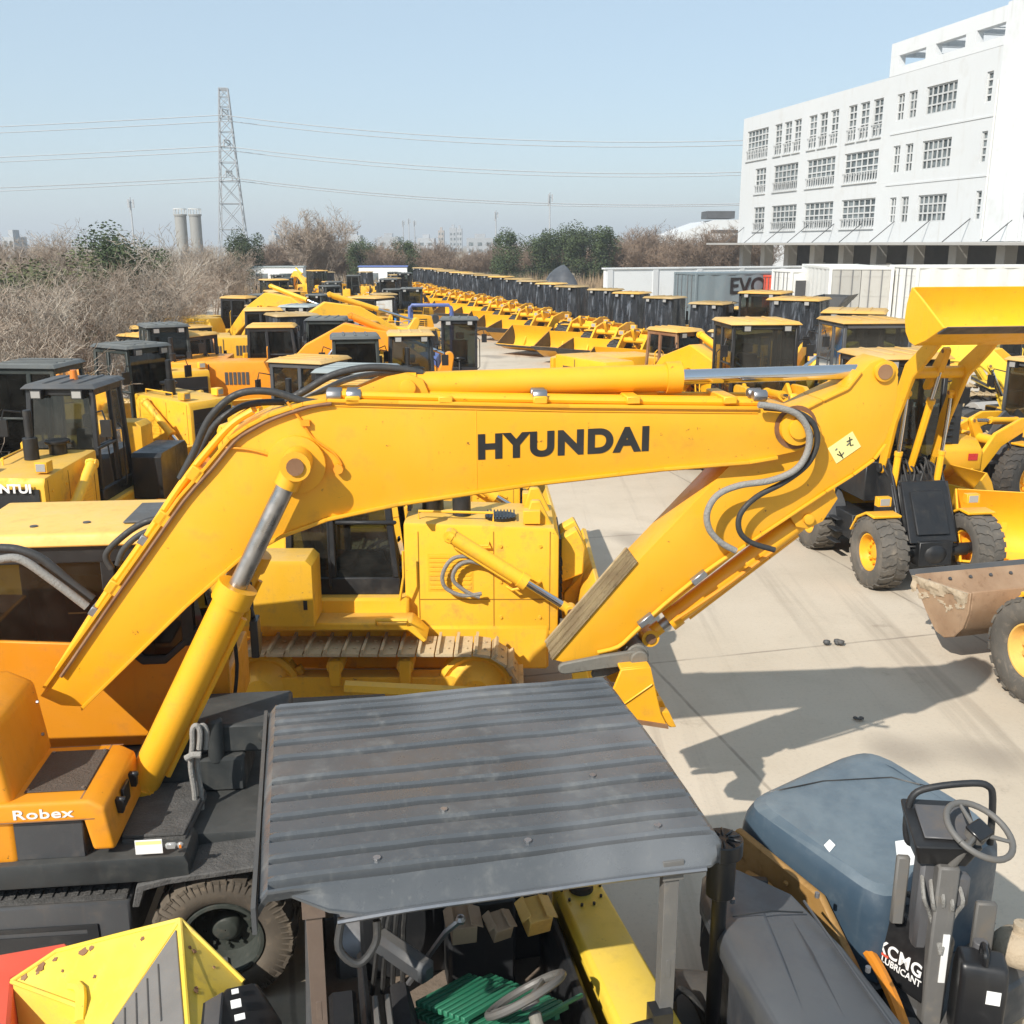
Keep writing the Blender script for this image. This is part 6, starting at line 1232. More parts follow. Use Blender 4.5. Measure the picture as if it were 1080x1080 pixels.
# ---------------------------------------------------------------- yellow and red machine at the lower left
def left_front():
    o = atz(150, 1060, .5); GF = Frame(o.x, o.y, 20); T = thing('road_cutter', 'small machine with a weathered yellow hood and a red side at the lower left', 'machine', GF)
    L = lambda px, py, z: GF.i @ atz(px, py, z)
    B, Cc, E_, D = L(190, 970, 1.42), L(257, 1035, 1.22), L(200, 1100, 1.36), L(252, 1110, 1.16); A1, A2, A3, A4 = L(12, 1035, 1.12), L(60, 1003, 1.22), L(130, 985, 1.33), L(85, 1062, 1.10); A5 = L(75, 1130, 1.05)
    dn = lambda p, z: V((p.x, p.y, z)); b = MB(); K = L(98, 1108, 1.10)
    top = [A1, A2, A3, B, K, A4]; b.add(top+[dn(p, .45) for p in top], [[0, 1, 2, 3, 4, 5]]+[[i, (i+1) % 6, 6+(i+1) % 6, 6+i] for i in range(6)])
    b.add([B, E_, K, dn(E_, .45), dn(K, .45)], [[0, 1, 2], [1, 2, 4, 3]])
    t2 = [B, Cc, D, E_]; b.add(t2+[dn(p, .45) for p in t2], [[0, 1, 2, 3], [0, 1, 5, 4], [1, 2, 6, 5], [2, 3, 7, 6]]); hd = b.build('hood', ['worn_lemon'], T, .016, 30, 3)
    n = (E_-B).cross(K-B).normalized(); n = n if n.z > 0 else -n
    g_ = (B+E_+K)/3; pn = [g_+(p-g_)*f+n*.004 for p, f in ((B, .86), (E_, .90), (K, .92))]
    n1 = (A3-A1).cross(K-A1).normalized(); n1 = n1 if n1.z > 0 else -n1
    def onp(p): d = (A4-p).dot(n1)/n1.z; return V((p.x, p.y, p.z+d+.012))
    b = MB()
    for e0_, e1_ in ((A1, A2), (A2, A3), (A3, B), (B, Cc), (B, K), (B, E_), (A1, A4)): b.tube([e0_, e1_], .013, 8)
    b.build('rolled_edge', ['worn_lemon'], hd)
    rs_ = random.Random(6)
    from mathutils.bvhtree import BVHTree
    bv2 = BVHTree.FromPolygons([tuple(v.co) for v in hd.data.vertices], [tuple(f.vertices) for f in hd.data.polygons])
    def on_hood2(px, py): return bv2.ray_cast(GF.i @ V((0, 0, CAM_H)), (GF.i.to_3x3() @ ray(px, py)).normalized())[:2]
    for px, py, rr_ in ((25, 1031, .022), (42, 1020, .03), (58, 1012, .015), (88, 1003, .026), (100, 1030, .012), (66, 1024, .010), (150, 990, .012), (205, 1003, .014), (207, 1045, .014), (96, 1000, .016), (40, 1026, .012), (226, 1020, .008)):
        hit_ = on_hood2(px, py)
        if hit_[0] is None: continue
        p = hit_[0]; n1_ = hit_[1]; u_, w2_ = b.frame_axes(n1_); b = MB(); out_ = [p+(u_*cos(a_*.524)+w2_*sin(a_*.524))*rr_*rs_.uniform(.6, 1.2) for a_ in range(12)]; b.hexa([q_-n1_*.004 for q_ in out_], [q_+n1_*.0025 for q_ in out_]); b.build('rust_patch', ['rust'], hd)
    b = MB(); b.slab(pn, .012); po = b.build('side_panel', ['post_grey'], hd, .003)
    b = MB(); u = (pn[1]-pn[0]).normalized()
    for k in range(5): a = pn[2]+(pn[0]-pn[2])*(.2+.14*k)+n*.008; c = pn[2]+(pn[1]-pn[2])*(.2+.14*k)+n*.008; c = a+(c-a)*.8; a = a+(c-a)*.15; b.cyl(a, c, .005, n=5)
    b.build('panel_rib', ['dark_grey'], po)
    b = MB(); 
    for px, py in ((25, 1032), (40, 1022), (52, 1018), (64, 1020), (78, 1015), (98, 1028), (98, 1042)): p = onp(L(px, py, 1.15)); b.cyl(p-n1*.02, p-n1*.004, .013, n=8)
    for px, py in ((200, 1002), (207, 1045)): p = L(px, py, 1.36 if py < 1010 else 1.33); b.cyl(p-V((0, 0, .05)), p+V((.0, 0, .02)), .010, n=8)
    b.build('bolt', ['rust'], hd)
    b = MB(); b.tube([onp(L(75, 1045, 1.1)), onp(L(88, 1052, 1.1))+n1*.02, onp(L(84, 1075, 1.1))], .028, 6, smooth=3); b.build('lip', ['lemon_yellow'], hd)
    b = MB(); r = [L(0, 1005, 1.16), L(70, 992, 1.16), L(80, 1003, 1.14), L(14, 1032, 1.10), L(8, 1110, 1.05), L(-60, 1110, 1.05), L(-60, 1010, 1.16)]; b.hexa([dn(p, .45) for p in r], r); b.build('side', ['red_paint'], T, .02)
    c = [L(237, 1040, 1.3), L(272, 1033, 1.26), L(298, 1075, 1.12), L(300, 1130, 1.1), L(205, 1130, 1.3), L(212, 1075, 1.32)]; b = MB(); b.hexa([dn(p, .8) for p in c], c); en = b.build('engine', ['plastic_black'], T, .035, 38, 3)
    f = MB(); f.hexa([dn(p, .8) for p in (L(205, 1062, 1.2), L(236, 1044, 1.2), L(230, 1110, 1.2), L(200, 1110, 1.2))], [L(205, 1062, 1.31), L(236, 1044, 1.31), L(230, 1110, 1.33), L(200, 1110, 1.33)]); f.build('vent', ['plastic_grey'], en, .01)
    for px, py, w, h in ((248, 1047, .035, .03), (249, 1060, .05, .05), (253, 1074, .05, .035)):
        s = MB(); p = L(px, py, 1.31); s.box(p+V((0, 0, .008)), (w, h, .004), Matrix.Rotation(.15, 3, 'X')); s.build('label', ['sticker_white'], en)
    f = MB(); f.bx(-.75, .55, -.5, .35, .15, .46); f.build('frame', ['dark_grey'], T, .02)
    for x, y in ((-.5, -.45), (-.5, .3), (.4, -.45), (.4, .3)): wheel(T, x, y, .2, .12, .11, 'rubber', 'wheel_grey', 'block')
left_front()
# ---------------------------------------------------------------- parked machines
def at_roof(px, py, z): p = atz(px, py, z); return p.x, p.y
def spot(px, py, z, deg, back=0.):
    """frame whose roof centre (height z) shows at a photo pixel; back shifts the machine so its cab sits there"""
    x, y = at_roof(px, py, z); a = radians(deg); return Frame(x-back*cos(a), y-back*sin(a), deg)
# hero loader with its bucket raised, on the right
loader('compact wheel loader with a raised yellow bucket facing the camera and a black front frame', Frame(6.10, 15.87, -81.7), None, .70, R=.54, W=.42, wb=2.12, tr=1.52,
       plate=True, bk=.74, arm=[(.32, 1.66, .09), (.50, 2.45, .12), (.86, 3.22, .15), (1.35, 3.60, .12), (1.62, 3.82, .09)], pin=(1.62, 3.84), beta=.42, bw=1.85, cabz=(1.1, 1.72, 3.30), cabx=(-1.45, .25), cabw=1.75, tmat='rubber_dusty', frame='black_paint', front='black_paint', gl='glass', spin=.2)
# loader at the right edge with its muddy bucket on the ground
loader('wheel loader cut by the right picture edge with a muddy brown bucket on the ground', Frame(6.95, 9.90, 105), None, .72, R=.60, W=.44, wb=2.1, tr=1.55, arm=[(.45, 1.5, .09), (.95, 1.45, .13), (1.5, 1.15, .14), (1.95, .6, .11), (2.1, .42, .09)], pin=(2.1, .42), beta=.80, bw=2.15, bk=.80, cabz=(1.1, 1.7, 2.7), bmat='mud_bucket', tmat='rubber_dusty', rmat='pale_yellow', spin=.5)
def mud():
    F_ = Frame(6.95, 9.90, 105); r = random.Random(4); b = MB(); pin_, be_, k_ = (2.1, .42), .80, .80; ca, sa = cos(be_), sin(be_)
    f = lambda p: V((pin_[0]+k_*(p[0]*ca-p[1]*sa), pin_[1]+k_*(p[0]*sa+p[1]*ca)))
    A_, B_, D_ = f((1.16, -.30)), f((.36, .70)), f((.30, -.28)); N1, N2 = 46, 22; idx = {}; vs = []; fs = []
    P2 = lambda t, q: A_+(B_-A_)*t+(D_-(A_+B_)*.5)*q
    for i in range(N1+1):
        for j in range(N2+1):
            t, q = i/N1, j/N2; p = P2(t, q*.75); nz = mnoise.noise(V((t*5, q*4, 2)))+.5*mnoise.noise(V((t*14, q*10, 5))); h = .030-.05*q+.030*nz
            idx[i, j] = len(vs) if h > .004 else -1
            if h > .004: vs.append((p.x, 1.075+.036+h, p.y))
    for i in range(N1):
        for j in range(N2):
            q4 = [idx[i, j], idx[i+1, j], idx[i+1, j+1], idx[i, j+1]]
            if min(q4) >= 0: fs.append(q4)
    n0 = len(vs); b.add(vs+[(x, 1.0765+.034, z) for x, y, z in vs], fs+[[q+n0 for q in f4[::-1]] for f4 in fs])
    edge = {}
    for f4 in fs:
        for a_, c_ in zip(f4, f4[1:]+f4[:1]): edge[(a_, c_)] = 1
    b.add(vs+[(x, 1.0765+.034, z) for x, y, z in vs], [[a_, c_, c_+n0, a_+n0] for (a_, c_) in edge if (c_, a_) not in edge])
    b.v = [tuple(F_.m @ V(v)) for v in b.v]
    loose('dried_mud', b, ['mud'], 'pale dried mud caked in the end of the muddy brown bucket', 'mud', None, 0, 70)
mud()
# detached bucket and scrap between them
def detached():
    T = thing('loader_bucket', 'large clean yellow bucket standing on the ground at the right edge behind the muddy one', 'bucket', Frame(8.35, 15.6, -105)); bucket_parts(T, (0, .42), .25, 2.6, 1.05)
    T = thing('loader_bucket', 'small yellow bucket half hidden behind the front wheel of the loader with the raised bucket', 'bucket', Frame(7.75, 17.0, -150)); bucket_parts(T, (0, .40), .5, 1.0, .7, 'lemon_yellow')
    r = random.Random(3)
    for px, py, rad, ln, lb, mt in ((1040, 438, .36, .8, 'grey-tan round tank lying on the ground right of the raised-bucket loader', 'concrete'), (1018, 462, .30, .6, 'small tan drum lying in front of the round tank', 'cardboard')):
        p = atz(px, py, rad); b = MB(); b.cyl((p.x-ln/2, p.y, rad), (p.x+ln/2, p.y+.3, rad), rad, n=24); b.cyl((p.x-ln/2-.02, p.y-.01, rad), (p.x-ln/2, p.y, rad), rad*.6, n=16)
        loose('tank', b, [mt], lb, 'tank', None, .02)
    for px, py, lb in ((1000, 470, 'black scrap hose coil on the ground beside the tan drum'),):
        p = atz(px, py, .1); b = MB()
        for j in range(3): b.tube([(p.x+(.5+.06*j)*cos(i*.45), p.y+(.4+.05*j)*sin(i*.45), .06+.07*j) for i in range(15)], .045, 8)
        loose('hose_coil', b, ['hose'], lb, 'hose')
    p = atz(1045, 470, .1); b = MB()
    for i in range(6): b.box((p.x-.5+i*.22, p.y+.1*(i % 2), .10+.02*i), (.16, 2.2, .10), Matrix.Rotation(-.6+.06*i, 3, 'Z'))
    loose('timber_stack', b, ['rust'], 'loose stack of brown timbers at the right edge behind the clean yellow bucket', 'timber', None, .01)
detached()
G_R = 'loaders with wrapped cabs in the diagonal row'
NTH = ['nearest', 'second', 'third', 'fourth', 'fifth', 'sixth', 'seventh', 'eighth', 'ninth', 'tenth', 'eleventh', 'twelfth', 'thirteenth', 'fourteenth', 'fifteenth', 'sixteenth', 'seventeenth', 'eighteenth', 'nineteenth', 'twentieth']
protos = []
for i in range(16):
    t_ = -8.4+3.75*i+rn.uniform(-.3, .3); hd_ = -124+rn.uniform(-6, 6); jt_ = .33+rn.uniform(-.55, .45); fr = Frame(4.9-.262*t_+jt_*cos(radians(hd_)), 44.7+.965*t_+jt_*sin(radians(hd_)), hd_)
    lb = 'yellow wheel loader with a black-wrapped cab, %s from the near end of the diagonal row' % NTH[i]
    if i < 3:
        m = loader(lb, fr, G_R, .86, R=.74, W=.54, wb=2.6, tr=1.95, wrap=100+i, spin=i*.3, roof=('roof_ochre', 'roof_ochre', 'roof_yellow')[i], beta=(.50, .32, .66)[i], bw=2.35, bk=1.08, cabz=(1.2, 1.7, 3.0), cabx=(-1.1, .25), cabw=1.4, smat='dark_grey',
                   arm=[(.47, 1.76, .11), (1.03, 1.74, .17), (1.72, 1.55, .20), (2.32, .92, .16), (2.62, .45, .11)], pin=(2.62, .45)); protos.append((m, tree_list(m)))
    else: m = dup(*protos[i % 3], fr, lb, G_R)
# machines on the right between the row and the containers
LR = 'yellow-roofed machines in front of the containers'
YL = loader('wheel loader with a flat pale yellow roof and two work lamps facing the camera', spot(797, 340, 3.38, -86, -.4), LR, cabw=1.42, frame='black_paint'); YLk = tree_list(YL)
loader('wheel loader with a yellow roof and a tall black-wrapped cab behind the flat-roofed one', spot(843, 316, 3.38, -120, -.4), LR, wrap=140)
dup(YL, YLk, spot(902, 329, 3.38, -112, -.4), 'glass-cabbed wheel loader with its roof in front of the grey container doors', LR)
dup(YL, YLk, spot(808, 309, 3.38, -120, -.4), 'glass-cabbed wheel loader with a yellow roof right in front of the EVO container', LR)
loader('wheel loader holding a dark empty bucket up in front of the white container', Frame(8.7, 37.0, -28), LR, .8, R=.62, W=.44, wb=2.4, tr=1.7, arm=[(.44, 1.64, .10), (.9, 2.1, .16), (1.5, 2.6, .18), (2.1, 2.72, .14), (2.4, 2.72, .10)], pin=(2.4, 2.72), beta=.9, bw=1.8, bmat='dark_grey', cabz=(1.1, 1.6, 2.75), frame='dark_grey', wrap=151)
excavator('small brown-framed excavator with a low flat cab behind the chrome rod', Frame(at_roof(675, 350, 2.9)[0], at_roof(675, 350, 2.9)[1], -60), LR, roof='roof_yellow', cabf='rust', boom=[(.45, 1.45, .16), (1.3, 2.2, .26), (2.2, 2.5, .28), (3.2, 2.2, .2), (4.2, 1.7, .13)], arm=[(4.5, 2.1, .12), (4.3, 1.5, .2), (3.8, 1.0, .15), (3.3, .6, .1)])
EXR = excavator('yellow excavator with a bent boom between the chrome rod and the white container', Frame(9.6, 26.5, -135), LR, body='lemon_yellow', k=.85); EXRk = tree_list(EXR)
excavator('small lemon-yellow excavator with a folded arm at the right picture edge', Frame(12.2, 23.0, 165), LR, body='lemon_yellow', k=.72, boom=[(.32, 1.0, .12), (1.0, 2.1, .2), (1.6, 2.6, .24), (2.3, 2.6, .2), (3.2, 2.1, .1)], arm=[(3.4, 2.5, .1), (3.2, 1.9, .17), (2.9, 1.3, .14), (2.6, .7, .09)])
dup(EXR, EXRk, Frame(15.2, 31.0, 170), 'lemon-yellow excavator partly hidden by the raised bucket', LR)
louv = loader('wheel loader seen from behind with a black louvred rear grille between the raised arms', Frame(7.65, 23.0, 94), LR, cabw=1.5, grille='black_paint', frame='dark_grey', roof='roof_yellow')
def louver_text():
    b = MB(); b.bx(-3.72, -3.66, -.66, .66, 1.2, 2.16)
    for i in range(5): b.prism([(-3.73, 1.30+i*.13), (-3.78, 1.34+i*.13), (-3.73, 1.38+i*.13)], -.5, .5)
    o = b.build('louvre_panel', ['black_paint'], louv, .01)
    fit_text('LuGong', .62, .12, 'letter_white', o, wall_mtx((-3.724, 0, 2.05), (0, -1, 0), (0, 0, 1)), bold=.04)
louver_text()
# the left yard
GL = 'machines parked in the left yard'
L1 = dozer('black-cabbed bulldozer with white lettering on its grille at the left picture edge', spot(78, 398, 3.1, -91, -.35), GL, tank='plastic_black', roof='dark_grey', beacon=True, blade_z=.5, gl='glass', taper=.13, ripper=True)
fit_text('SHANTUI', .74, .12, 'letter_white', L1, wall_mtx((2.052, 0, 1.98), (0, 1, 0), (0, 0, 1)), bold=.03, ext=.006)
L1k = tree_list(L1)
D2 = dozer('dark green-cabbed bulldozer with a dusty yellow hood turned to the right, behind the lettered one', spot(137, 360, 3.1, -34, -.35), GL, frame='cab_green', roof='roof_dark', blade_z=.3); D2k = tree_list(D2)
dup(D2, D2k, spot(40, 379, 3.1, 175, -.35), 'flat-roofed dark green bulldozer at the left picture edge under the bare shrubs', GL)
dup(D2, D2k, spot(172, 346, 2.95, -60, -.35), 'dark-cabbed bulldozer between the dark green one and the yellow-roofed loader', GL)
D3 = dozer('bulldozer with a pale grey roof right behind the boom hoses', spot(378, 384, 3.1, 168, -.35), GL, roof='roof_light', frame='black_paint', blade_z=.2); D3k = tree_list(D3)
dup(D2, D2k, spot(374, 351, 3.1, 100, -.35), 'dark green bulldozer cab seen from behind above the pale grey roof', GL)
dup(D2, D2k, spot(345, 333, 3.1, 92, -.35), 'dark-roofed bulldozer behind the cab seen from its back', GL)
dup(D3, D3k, spot(316, 320, 3.1, -100, -.35), 'pale-roofed green-windowed bulldozer left of the dark roofs', GL)
dup(HD, HDk, Frame(-2.3, 23.5, -82), 'yellow bulldozer with an upright black exhaust facing the camera behind the boom bracket', GL)
L6 = loader('yellow-roofed loader with an open cab left of the orange excavator house', spot(197, 352, 2.75, -115, -.4), GL, k=.78, R=.62, W=.44, wb=2.35, tr=1.7, frame='dark_grey', cabz=(1.1, 1.6, 2.72), arm=[(.43, 1.6, .10), (.94, 1.58, .15), (1.56, 1.34, .17), (2.1, .74, .14), (2.38, .33, .09)], pin=(2.38, .33), bw=2.3); L6k = tree_list(L6)
E7 = excavator('yellow-roofed excavator with a dark engine cover in front of the thicket', spot(237, 316, 2.9, -20, .25), GL, body='dozer_yellow', cabf='black_paint'); E7k = tree_list(E7)
excavator('orange excavator showing its broad ribbed side and a low folded boom', Frame(-6.5, 26.2, 6), GL, body='orange' if False else 'ex_side', boom=[(.45, 1.45, .18), (1.4, 2.3, .28), (2.3, 2.75, .32), (3.3, 2.6, .26), (4.6, 1.7, .15)], arm=[(4.9, 2.2, .12), (4.7, 1.5, .22), (4.2, .9, .17), (3.7, .5, .1)])
dup(L6, L6k, spot(205, 331, 2.75, -140, -.4), 'yellow loader against the thicket, left of the yellow-roofed excavator', GL, (.85, .85, .85))
dup(E7, E7k, Frame(-8.2, 33.0, 15), 'yellow crawler excavator stretching its boom right of the yellow-roofed one', GL)
dup(L1, [q for q in L1k if not q[0].name.startswith('lettering')], Frame(-9.8, 15.2, -60), 'black-cabbed bulldozer just outside the left picture edge behind the lettered one', GL)
dup(L6, L6k, Frame(-4.6, 13.9, 158), 'yellow loader behind the bent part of the boom, partly hidden by hoses', GL) if False else None
SL = loader('small loader facing the camera in the middle of the lane', Frame(-1.55, 30.5, -88), GL, .62, R=.5, W=.36, wb=1.9, tr=1.35, arm=[(.34, 1.27, .08), (.8, 1.25, .12), (1.3, 1.05, .13), (1.7, .6, .1), (1.9, .28, .08)], pin=(1.9, .28), bw=1.7, cabz=(1.0, 1.5, 2.85), cabw=1.7, frame='black_paint', roof='roof_dark', tmat='rubber_dusty', body='orange'); SLk = tree_list(SL)
def blue_roller():
    T = thing('blue_tractor', 'tractor with a bare blue roll-over frame left of the small loader in the lane', 'tractor', Frame(-2.75, 34.5, -90), GL); b = MB(); b.bx(-.3, 1.8, -.35, .35, .7, 1.5); b.bx(-1.2, -.3, -.5, .5, .6, 1.0); b.build('hood', ['blue_paint'], T, .06, 38, 2)
    f = MB(); f.tube([(-.6, -.7, .9), (-.6, -.7, 2.9), (-.6, -.62, 3.02), (-.6, .62, 3.02), (-.6, .7, 2.9), (-.6, .7, .9)], .06, 8); f.tube([(-1.3, -.7, .9), (-1.3, -.7, 2.8), (-.6, -.7, 2.95)], .05, 8); f.tube([(-1.3, .7, .9), (-1.3, .7, 2.8), (-.6, .7, 2.95)], .05, 8); f.build('roll_frame', ['blue_paint'], T)
    s = MB(); s.bx(-1.0, -.55, -.25, .25, 1.0, 1.15); s.box((-1.02, 0, 1.4), (.1, .45, .5)); s.build('seat', ['seat_black'], T, .03)
    for x, y, R, W in ((-.9, -.75, .7, .4), (-.9, .75, .7, .4), (1.3, -.6, .42, .28), (1.3, .6, .42, .28)): wheel(T, x, y, R, W, R*.5, 'rubber_dusty', 'pale_yellow')
    e = MB(); e.cyl((1.0, .2, 1.5), (1.0, .2, 2.3), .05); e.build('exhaust', ['black_paint'], T)
blue_roller()
def tarp(px, py, w, d, h, lb):
    p = atz(px, py, h); b = MB(); n = 14; vs = []
    for j in range(n+1):
        for i in range(n+1):
            u, v = i/n*2-1, j/n*2-1; e = max(abs(u), abs(v)); z = h*(1-e**3)+.12*mnoise.noise(V((u*3, v*3, w)))*(1-e*.6)
            vs.append((p.x+u*w/2*(1+.1*mnoise.noise(V((v*2, w, 1)))), p.y+v*d/2, max(.01, z)))
    b.add(vs, [[j*(n+1)+i, j*(n+1)+i+1, (j+1)*(n+1)+i+1, (j+1)*(n+1)+i] for j in range(n) for i in range(n)])
    loose('tarpaulin', b, ['blue_tarp'], lb, 'tarpaulin', None, 0, 60)
tarp(408, 335, 2.6, 2.2, 1.9, 'blue tarpaulin draped over a heap left of the blue tractor'); tarp(434, 350, 1.2, 1.2, 1.5, 'small bright blue tarpaulin beside the yellow dump body')
def dump_body():
    p = atz(400, 347, 1.6); T = thing('dump_trailer', 'lemon-yellow open dump body left of the small blue tarpaulin', 'dump body', Frame(p.x, p.y, 20)); b = MB(); b.hexa([(-1.2, -.7, .6), (1.2, -.7, .6), (1.2, .7, .6), (-1.2, .7, .6)], [(-1.6, -1, 1.55), (1.6, -1, 1.55), (1.6, 1, 1.55), (-1.6, 1, 1.55)]); b.bx(-1.55, 1.55, -.95, -.9, 1.552, 1.62); b.bx(-1.55, 1.55, .9, .95, 1.552, 1.62); b.build('body', ['lemon_yellow'], T, .03)
    for x in (-.7, .7): wheel(T, x, -.75, .38, .25, .2); wheel(T, x, .75, .38, .25, .2)
dump_body()
dup(HD, HDk, Frame(-1.9, 14.7, 2), 'yellow bulldozer parked side by side behind the one under the boom', GL)
dup(L6, L6k, Frame(-4.4, 21.0, 160), 'yellow loader with its arms low between the orange excavator and the pale grey roof', GL)
dup(HD, HDk, Frame(-9.6, 27.5, -30), 'yellow bulldozer in front of the thicket, left of the orange excavator', GL, (.88, .88, .88))
dup(SL, SLk, Frame(-4.9, 30.2, -70), 'small orange loader left of the blue tractor', GL)
dup(protos[1][0], protos[1][1], Frame(-6.6, 30.6, 120), 'loader with a wrapped cab behind the orange excavator', GL)
dup(L6, L6k, Frame(10.6, 20.6, 205), 'yellow loader among the machines right of the raised bucket arms', LR)
dup(E7, E7k, Frame(13.5, 25.8, 200), 'dusty yellow excavator lowering its arm at the right picture edge behind the lemon one', LR, (.8, .8, .8))
dup(SL, SLk, Frame(9.4, 27.2, -60), 'small orange loader behind the arms of the raised-bucket loader', LR)
dup(L6, L6k, Frame(5.9, 27.6, -140), 'yellow loader with low arms between the chrome rod and the diagonal row', LR)
dup(D3, D3k, Frame(-7.9, 36.5, -20), 'pale-roofed bulldozer turned sideways right of the yellow-roofed excavator', GL, (.9, .9, .9))
dup(HD, HDk, Frame(-5.2, 33.6, 160), 'yellow bulldozer turned left between the blue tractor and the lemon booms', GL, (.85, .85, .85))
dup(HD, HDk, Frame(-10.8, 31.5, 20), 'yellow bulldozer against the thicket left of the yellow-roofed excavator', GL, (.85, .85, .85))
# far part of the left yard
kinds = [(L6, L6k, 'loader', 'yellow-roofed loader'), (D2, D2k, 'bulldozer', 'dark-cabbed bulldozer'), (E7, E7k, 'excavator', 'yellow crawler excavator'), (protos[0][0], protos[0][1], 'loader', 'wrapped-cab loader'), (D3, D3k, 'bulldozer', 'pale-roofed bulldozer'), (YL, YLk, 'loader', 'pale yellow-roofed loader')]
row_words = ['nearest', 'second', 'third', 'fourth', 'fifth', 'sixth', 'seventh', 'eighth', 'ninth', 'tenth']; n_ = 0
col_words = ['leftmost', 'second from left', 'third from left', 'fourth from left', 'fifth from left', 'sixth from left', 'seventh from left']
for r_, y in enumerate((37.5, 41.5, 46, 50.5, 55.5, 61, 67, 74, 82, 91)):
    xa, xb = -.195*y-3.6, -.082*y-.6; m_ = max(2, int((xb-xa)/2.9))
    for c_ in range(m_):
        x = xa+(c_+.5)*(xb-xa)/m_+rn.uniform(-.4, .4); src = kinds[rn.choice([0, 0, 1, 1, 2, 3, 3, 4, 5])]
        if r_ == 0 and c_ < 2: continue
        d = dup(src[0], src[1], Frame(x, y+rn.uniform(-.8, .8), rn.choice([-95, -110, -150, -30, 175, 5, -60, -140, 150])+rn.uniform(-8, 8)), '%s in the left yard, %s in the %s far row' % (src[3], col_words[min(c_, 6)], row_words[r_]), 'far machines in the left yard', (.88, .88, .88))
for i, (x, y) in enumerate(((-9.4, 80), (-9.0, 66), (-6.2, 52))):
    dup(SL, SLk, Frame(x+1.2, y, -88), ('small orange loader at the far end of the lane, farthest of three', 'small orange loader in the far lane, middle one of three', 'small orange loader in the far lane, nearest of three')[i], 'small loaders along the lane')
# containers, white wall and sheds in front of the building
container('grey corrugated container with big black EVO lettering', Frame(16.3, 64.2, 20), 13.0, 2.6, 3.15, 'grey_cont', text='EVO', tsize=1.3, tpos=.27, z0=.25, tz=.74)
container('small red container at the far end of the EVO container', Frame(15.9, 61.8, 20), 1.5, 2.0, 2.95, 'red_paint', z0=.3)
container('white container with an open dark doorway right of the red one', Frame(18.3, 58.6, 10), 7.0, 2.5, 3.3, 'white_cont', z0=.35)
c_ = container('white container with grey double doors facing the machines', Frame(17.2, 54.4, 84), 8.0, 3.0, 3.75, 'white_cont', door='door_cont', z0=.2)
container('long bright white corrugated container behind the raised bucket', Frame(24.9, 50.6, 8), 13.0, 2.6, 3.95, 'white_cont', z0=.1, text='物流运输有限公司' if False else None)
def opening():
    o = [c for c in bpy.data.objects if c.get('label') == 'white container with an open dark doorway right of the red one'][0]
    b = MB(); b.bx(-3.2, -2.55, -1.266, -1.254, .5, 3.1); b.build('doorway', ['inside_dark'], o)
opening()
def screen_wall():
    T = thing('boundary_wall', 'long low white wall behind the EVO container', 'wall', Frame(6.9, 67.5, 24)); b = MB(); b.bx(-1, 24, 0, .3, 0, 3.45); b.bx(-1.1, 24.1, -.08, .38, 3.452, 3.55); b.build('wall', ['wall_white'], T)
    p = MB()
    for i in range(8): p.bx(-.9+i*3.4, -.5+i*3.4, -.06, -.003, 0, 3.448)
    p.build('pier', ['wall_white'], T)
    for q, (x, y, w, lb) in enumerate(((-24.5, 108, 6, 'long low white site hut at the back of the left yard'), (-13.5, 110, 5, 'small low white site hut at the back, left of the lane'))):
        T = thing('site_hut', lb, 'hut', Frame(x, y, 4)); b = MB(); b.bx(-w/2, w/2, 0, 2.4, .1, 2.7); b.build('wall', ['white_paint'], T, .02); r = MB(); r.bx(-w/2-.1, w/2+.1, -.1, 2.5, 2.703, 2.82); r.build('roof', ['blue_paint' if q else 'roof_light'], T)
        g = MB(); g.bx(-w*.3, -w*.1, -.02, -.003, 1.2, 2.1); g.bx(w*.1, w*.3, -.02, -.003, 1.2, 2.1); g.build('window', ['building_glass'], T)
    T = thing('covered_heap', 'dark tarpaulin-covered heap at the far end of the row', 'heap', Frame(4.3, 92, 0)); b = MB(); n = 16; vs = []
    for j in range(n+1):
        for i in range(n+1):
            u, v = i/n*2-1, j/n*2-1; e = max(abs(u), abs(v)); vs.append((u*2.0, v*2.0, max(.01, 3.1*(1-e**2.2)+.5*mnoise.noise(V((u*2.4, v*2.4, 3)))*(1-e))))
    b.add(vs, [[j*(n+1)+i, j*(n+1)+i+1, (j+1)*(n+1)+i+1, (j+1)*(n+1)+i] for j in range(n) for i in range(n)]); b.build('cover', ['hood_slate'], T, 0, 60)
screen_wall()
# small litter on the pavement
for px, py, s, lb in ((878, 680, .10, 'small dark clod on the pavement in front of the muddy bucket'), (905, 760, .05, 'tiny dark scrap on the pavement near the bottom right')):
    p = atz(px, py, 0); b = MB(); r = random.Random(px)
    for i in range(7): b.ball((p.x+r.uniform(-s, s), p.y+r.uniform(-s*.6, s*.6), .02+r.uniform(0, s*.3)), r.uniform(.3, .6)*s, 6, 0, (1, 1, .6))
    loose('clod', b, ['dark_grey'], lb, 'litter', None, 0, 70)
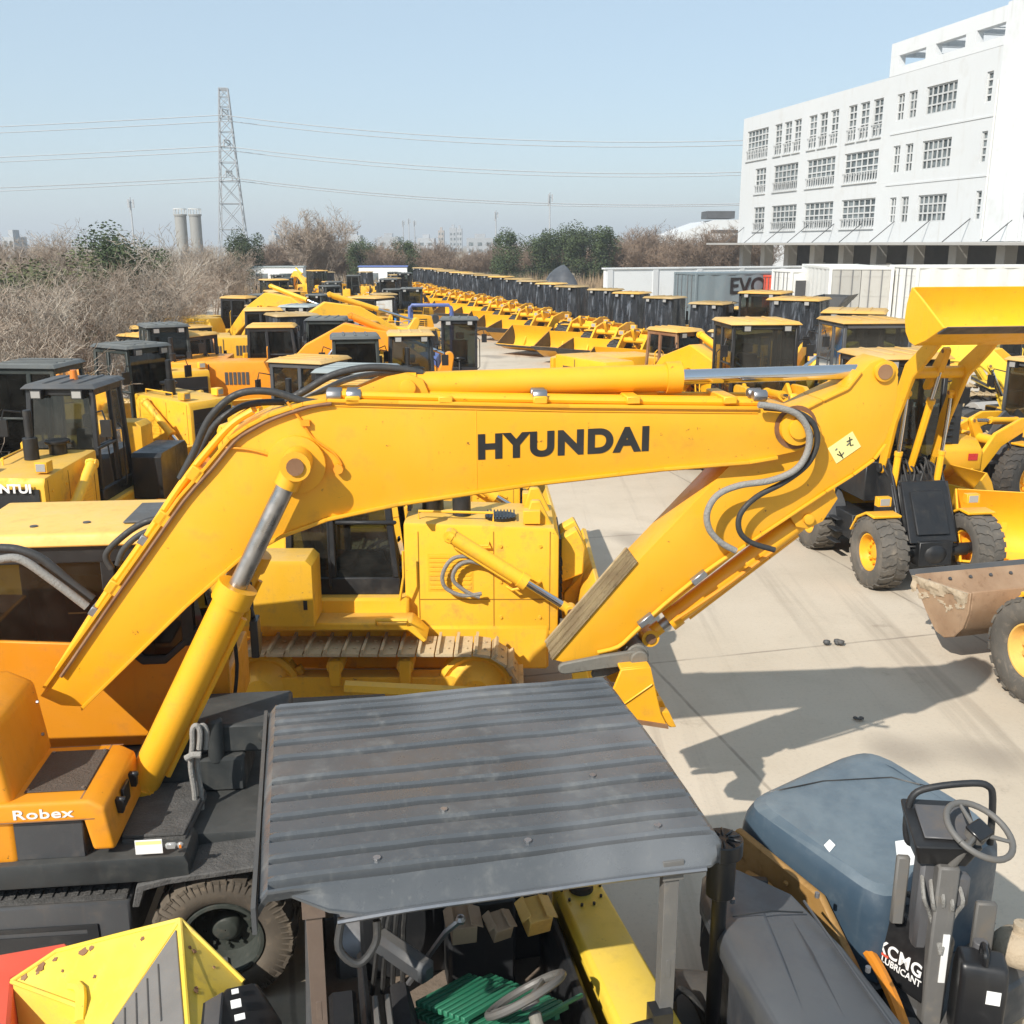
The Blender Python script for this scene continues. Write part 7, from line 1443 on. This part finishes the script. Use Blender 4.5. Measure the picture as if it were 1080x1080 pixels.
# ---------------------------------------------------------------- light, sky, camera
SUN_EL = radians(39); az = V((.60, .80)); sd = V((az.x*cos(SUN_EL), az.y*cos(SUN_EL), -sin(SUN_EL)))
li = bpy.data.lights.new('sun', 'SUN'); li.energy = 4.9; li.angle = radians(.55); li.color = (1, .94, .85)
so = bpy.data.objects.new('sun', li); COL.link(so); so.rotation_euler = sd.to_track_quat('-Z', 'Y').to_euler(); so.location = (-20, -25, 30)
W = bpy.data.worlds.new('World'); SC.world = W; W.use_nodes = True; nt = W.node_tree; bg = nt.nodes['Background']
sky = nt.nodes.new('ShaderNodeTexSky'); sky.sky_type = 'NISHITA'; sky.sun_disc = False; sky.sun_elevation = SUN_EL; sky.sun_rotation = radians(217); sky.air_density = 1.0; sky.dust_density = .6; sky.ozone_density = 2.5; sky.altitude = 10
nt.links.new(sky.outputs[0], bg.inputs[0]); bg.inputs[1].default_value = .05
bg2 = nt.nodes.new('ShaderNodeBackground'); bg2.inputs[0].default_value = (.64, .81, .92, 1); bg2.inputs[1].default_value = .46; ad = nt.nodes.new('ShaderNodeAddShader')
nt.links.new(bg.outputs[0], ad.inputs[0]); nt.links.new(bg2.outputs[0], ad.inputs[1]); nt.links.new(ad.outputs[0], nt.nodes['World Output'].inputs[0])
cam = bpy.data.cameras.new('camera'); cam.sensor_width = 36; cam.sensor_fit = 'HORIZONTAL'; cam.lens = 36.0; cam.clip_end = 9000; cam.clip_start = .1
co = bpy.data.objects.new('camera', cam); COL.link(co); co.location = (0, 0, CAM_H); co.rotation_euler = (PI/2-PITCH, 0, 0); SC.camera = co
vs = SC.view_settings; vs.view_transform = 'Standard'; vs.look = 'None'; vs.exposure = 0.30; vs.gamma = 1; vs.use_curve_mapping = False
SC.render.engine = 'CYCLES'; SC.cycles.max_bounces = 7; SC.cycles.transparent_max_bounces = 16; SC.cycles.use_denoising = True; SC.cycles.caustics_reflective = False; SC.cycles.caustics_refractive = False

def haze():
    b = MB(); b.bx(-2600, 2600, -100, 5100, -1.0, 75); mt = bpy.data.materials.new('haze_air'); mt.use_nodes = True; nt = mt.node_tree; nt.nodes.remove(nt.nodes['Principled BSDF'])
    v = nd(nt, 'ShaderNodeVolumePrincipled'); v.inputs['Color'].default_value = (.90, .95, 1, 1); v.inputs['Density'].default_value = .0006; v.inputs['Anisotropy'].default_value = .1; nt.links.new(v.outputs[0], nt.nodes['Material Output'].inputs['Volume']); M['haze_air'] = mt
    tag(b.build('haze', ['haze_air']), None, None, None, 'stuff')
haze()
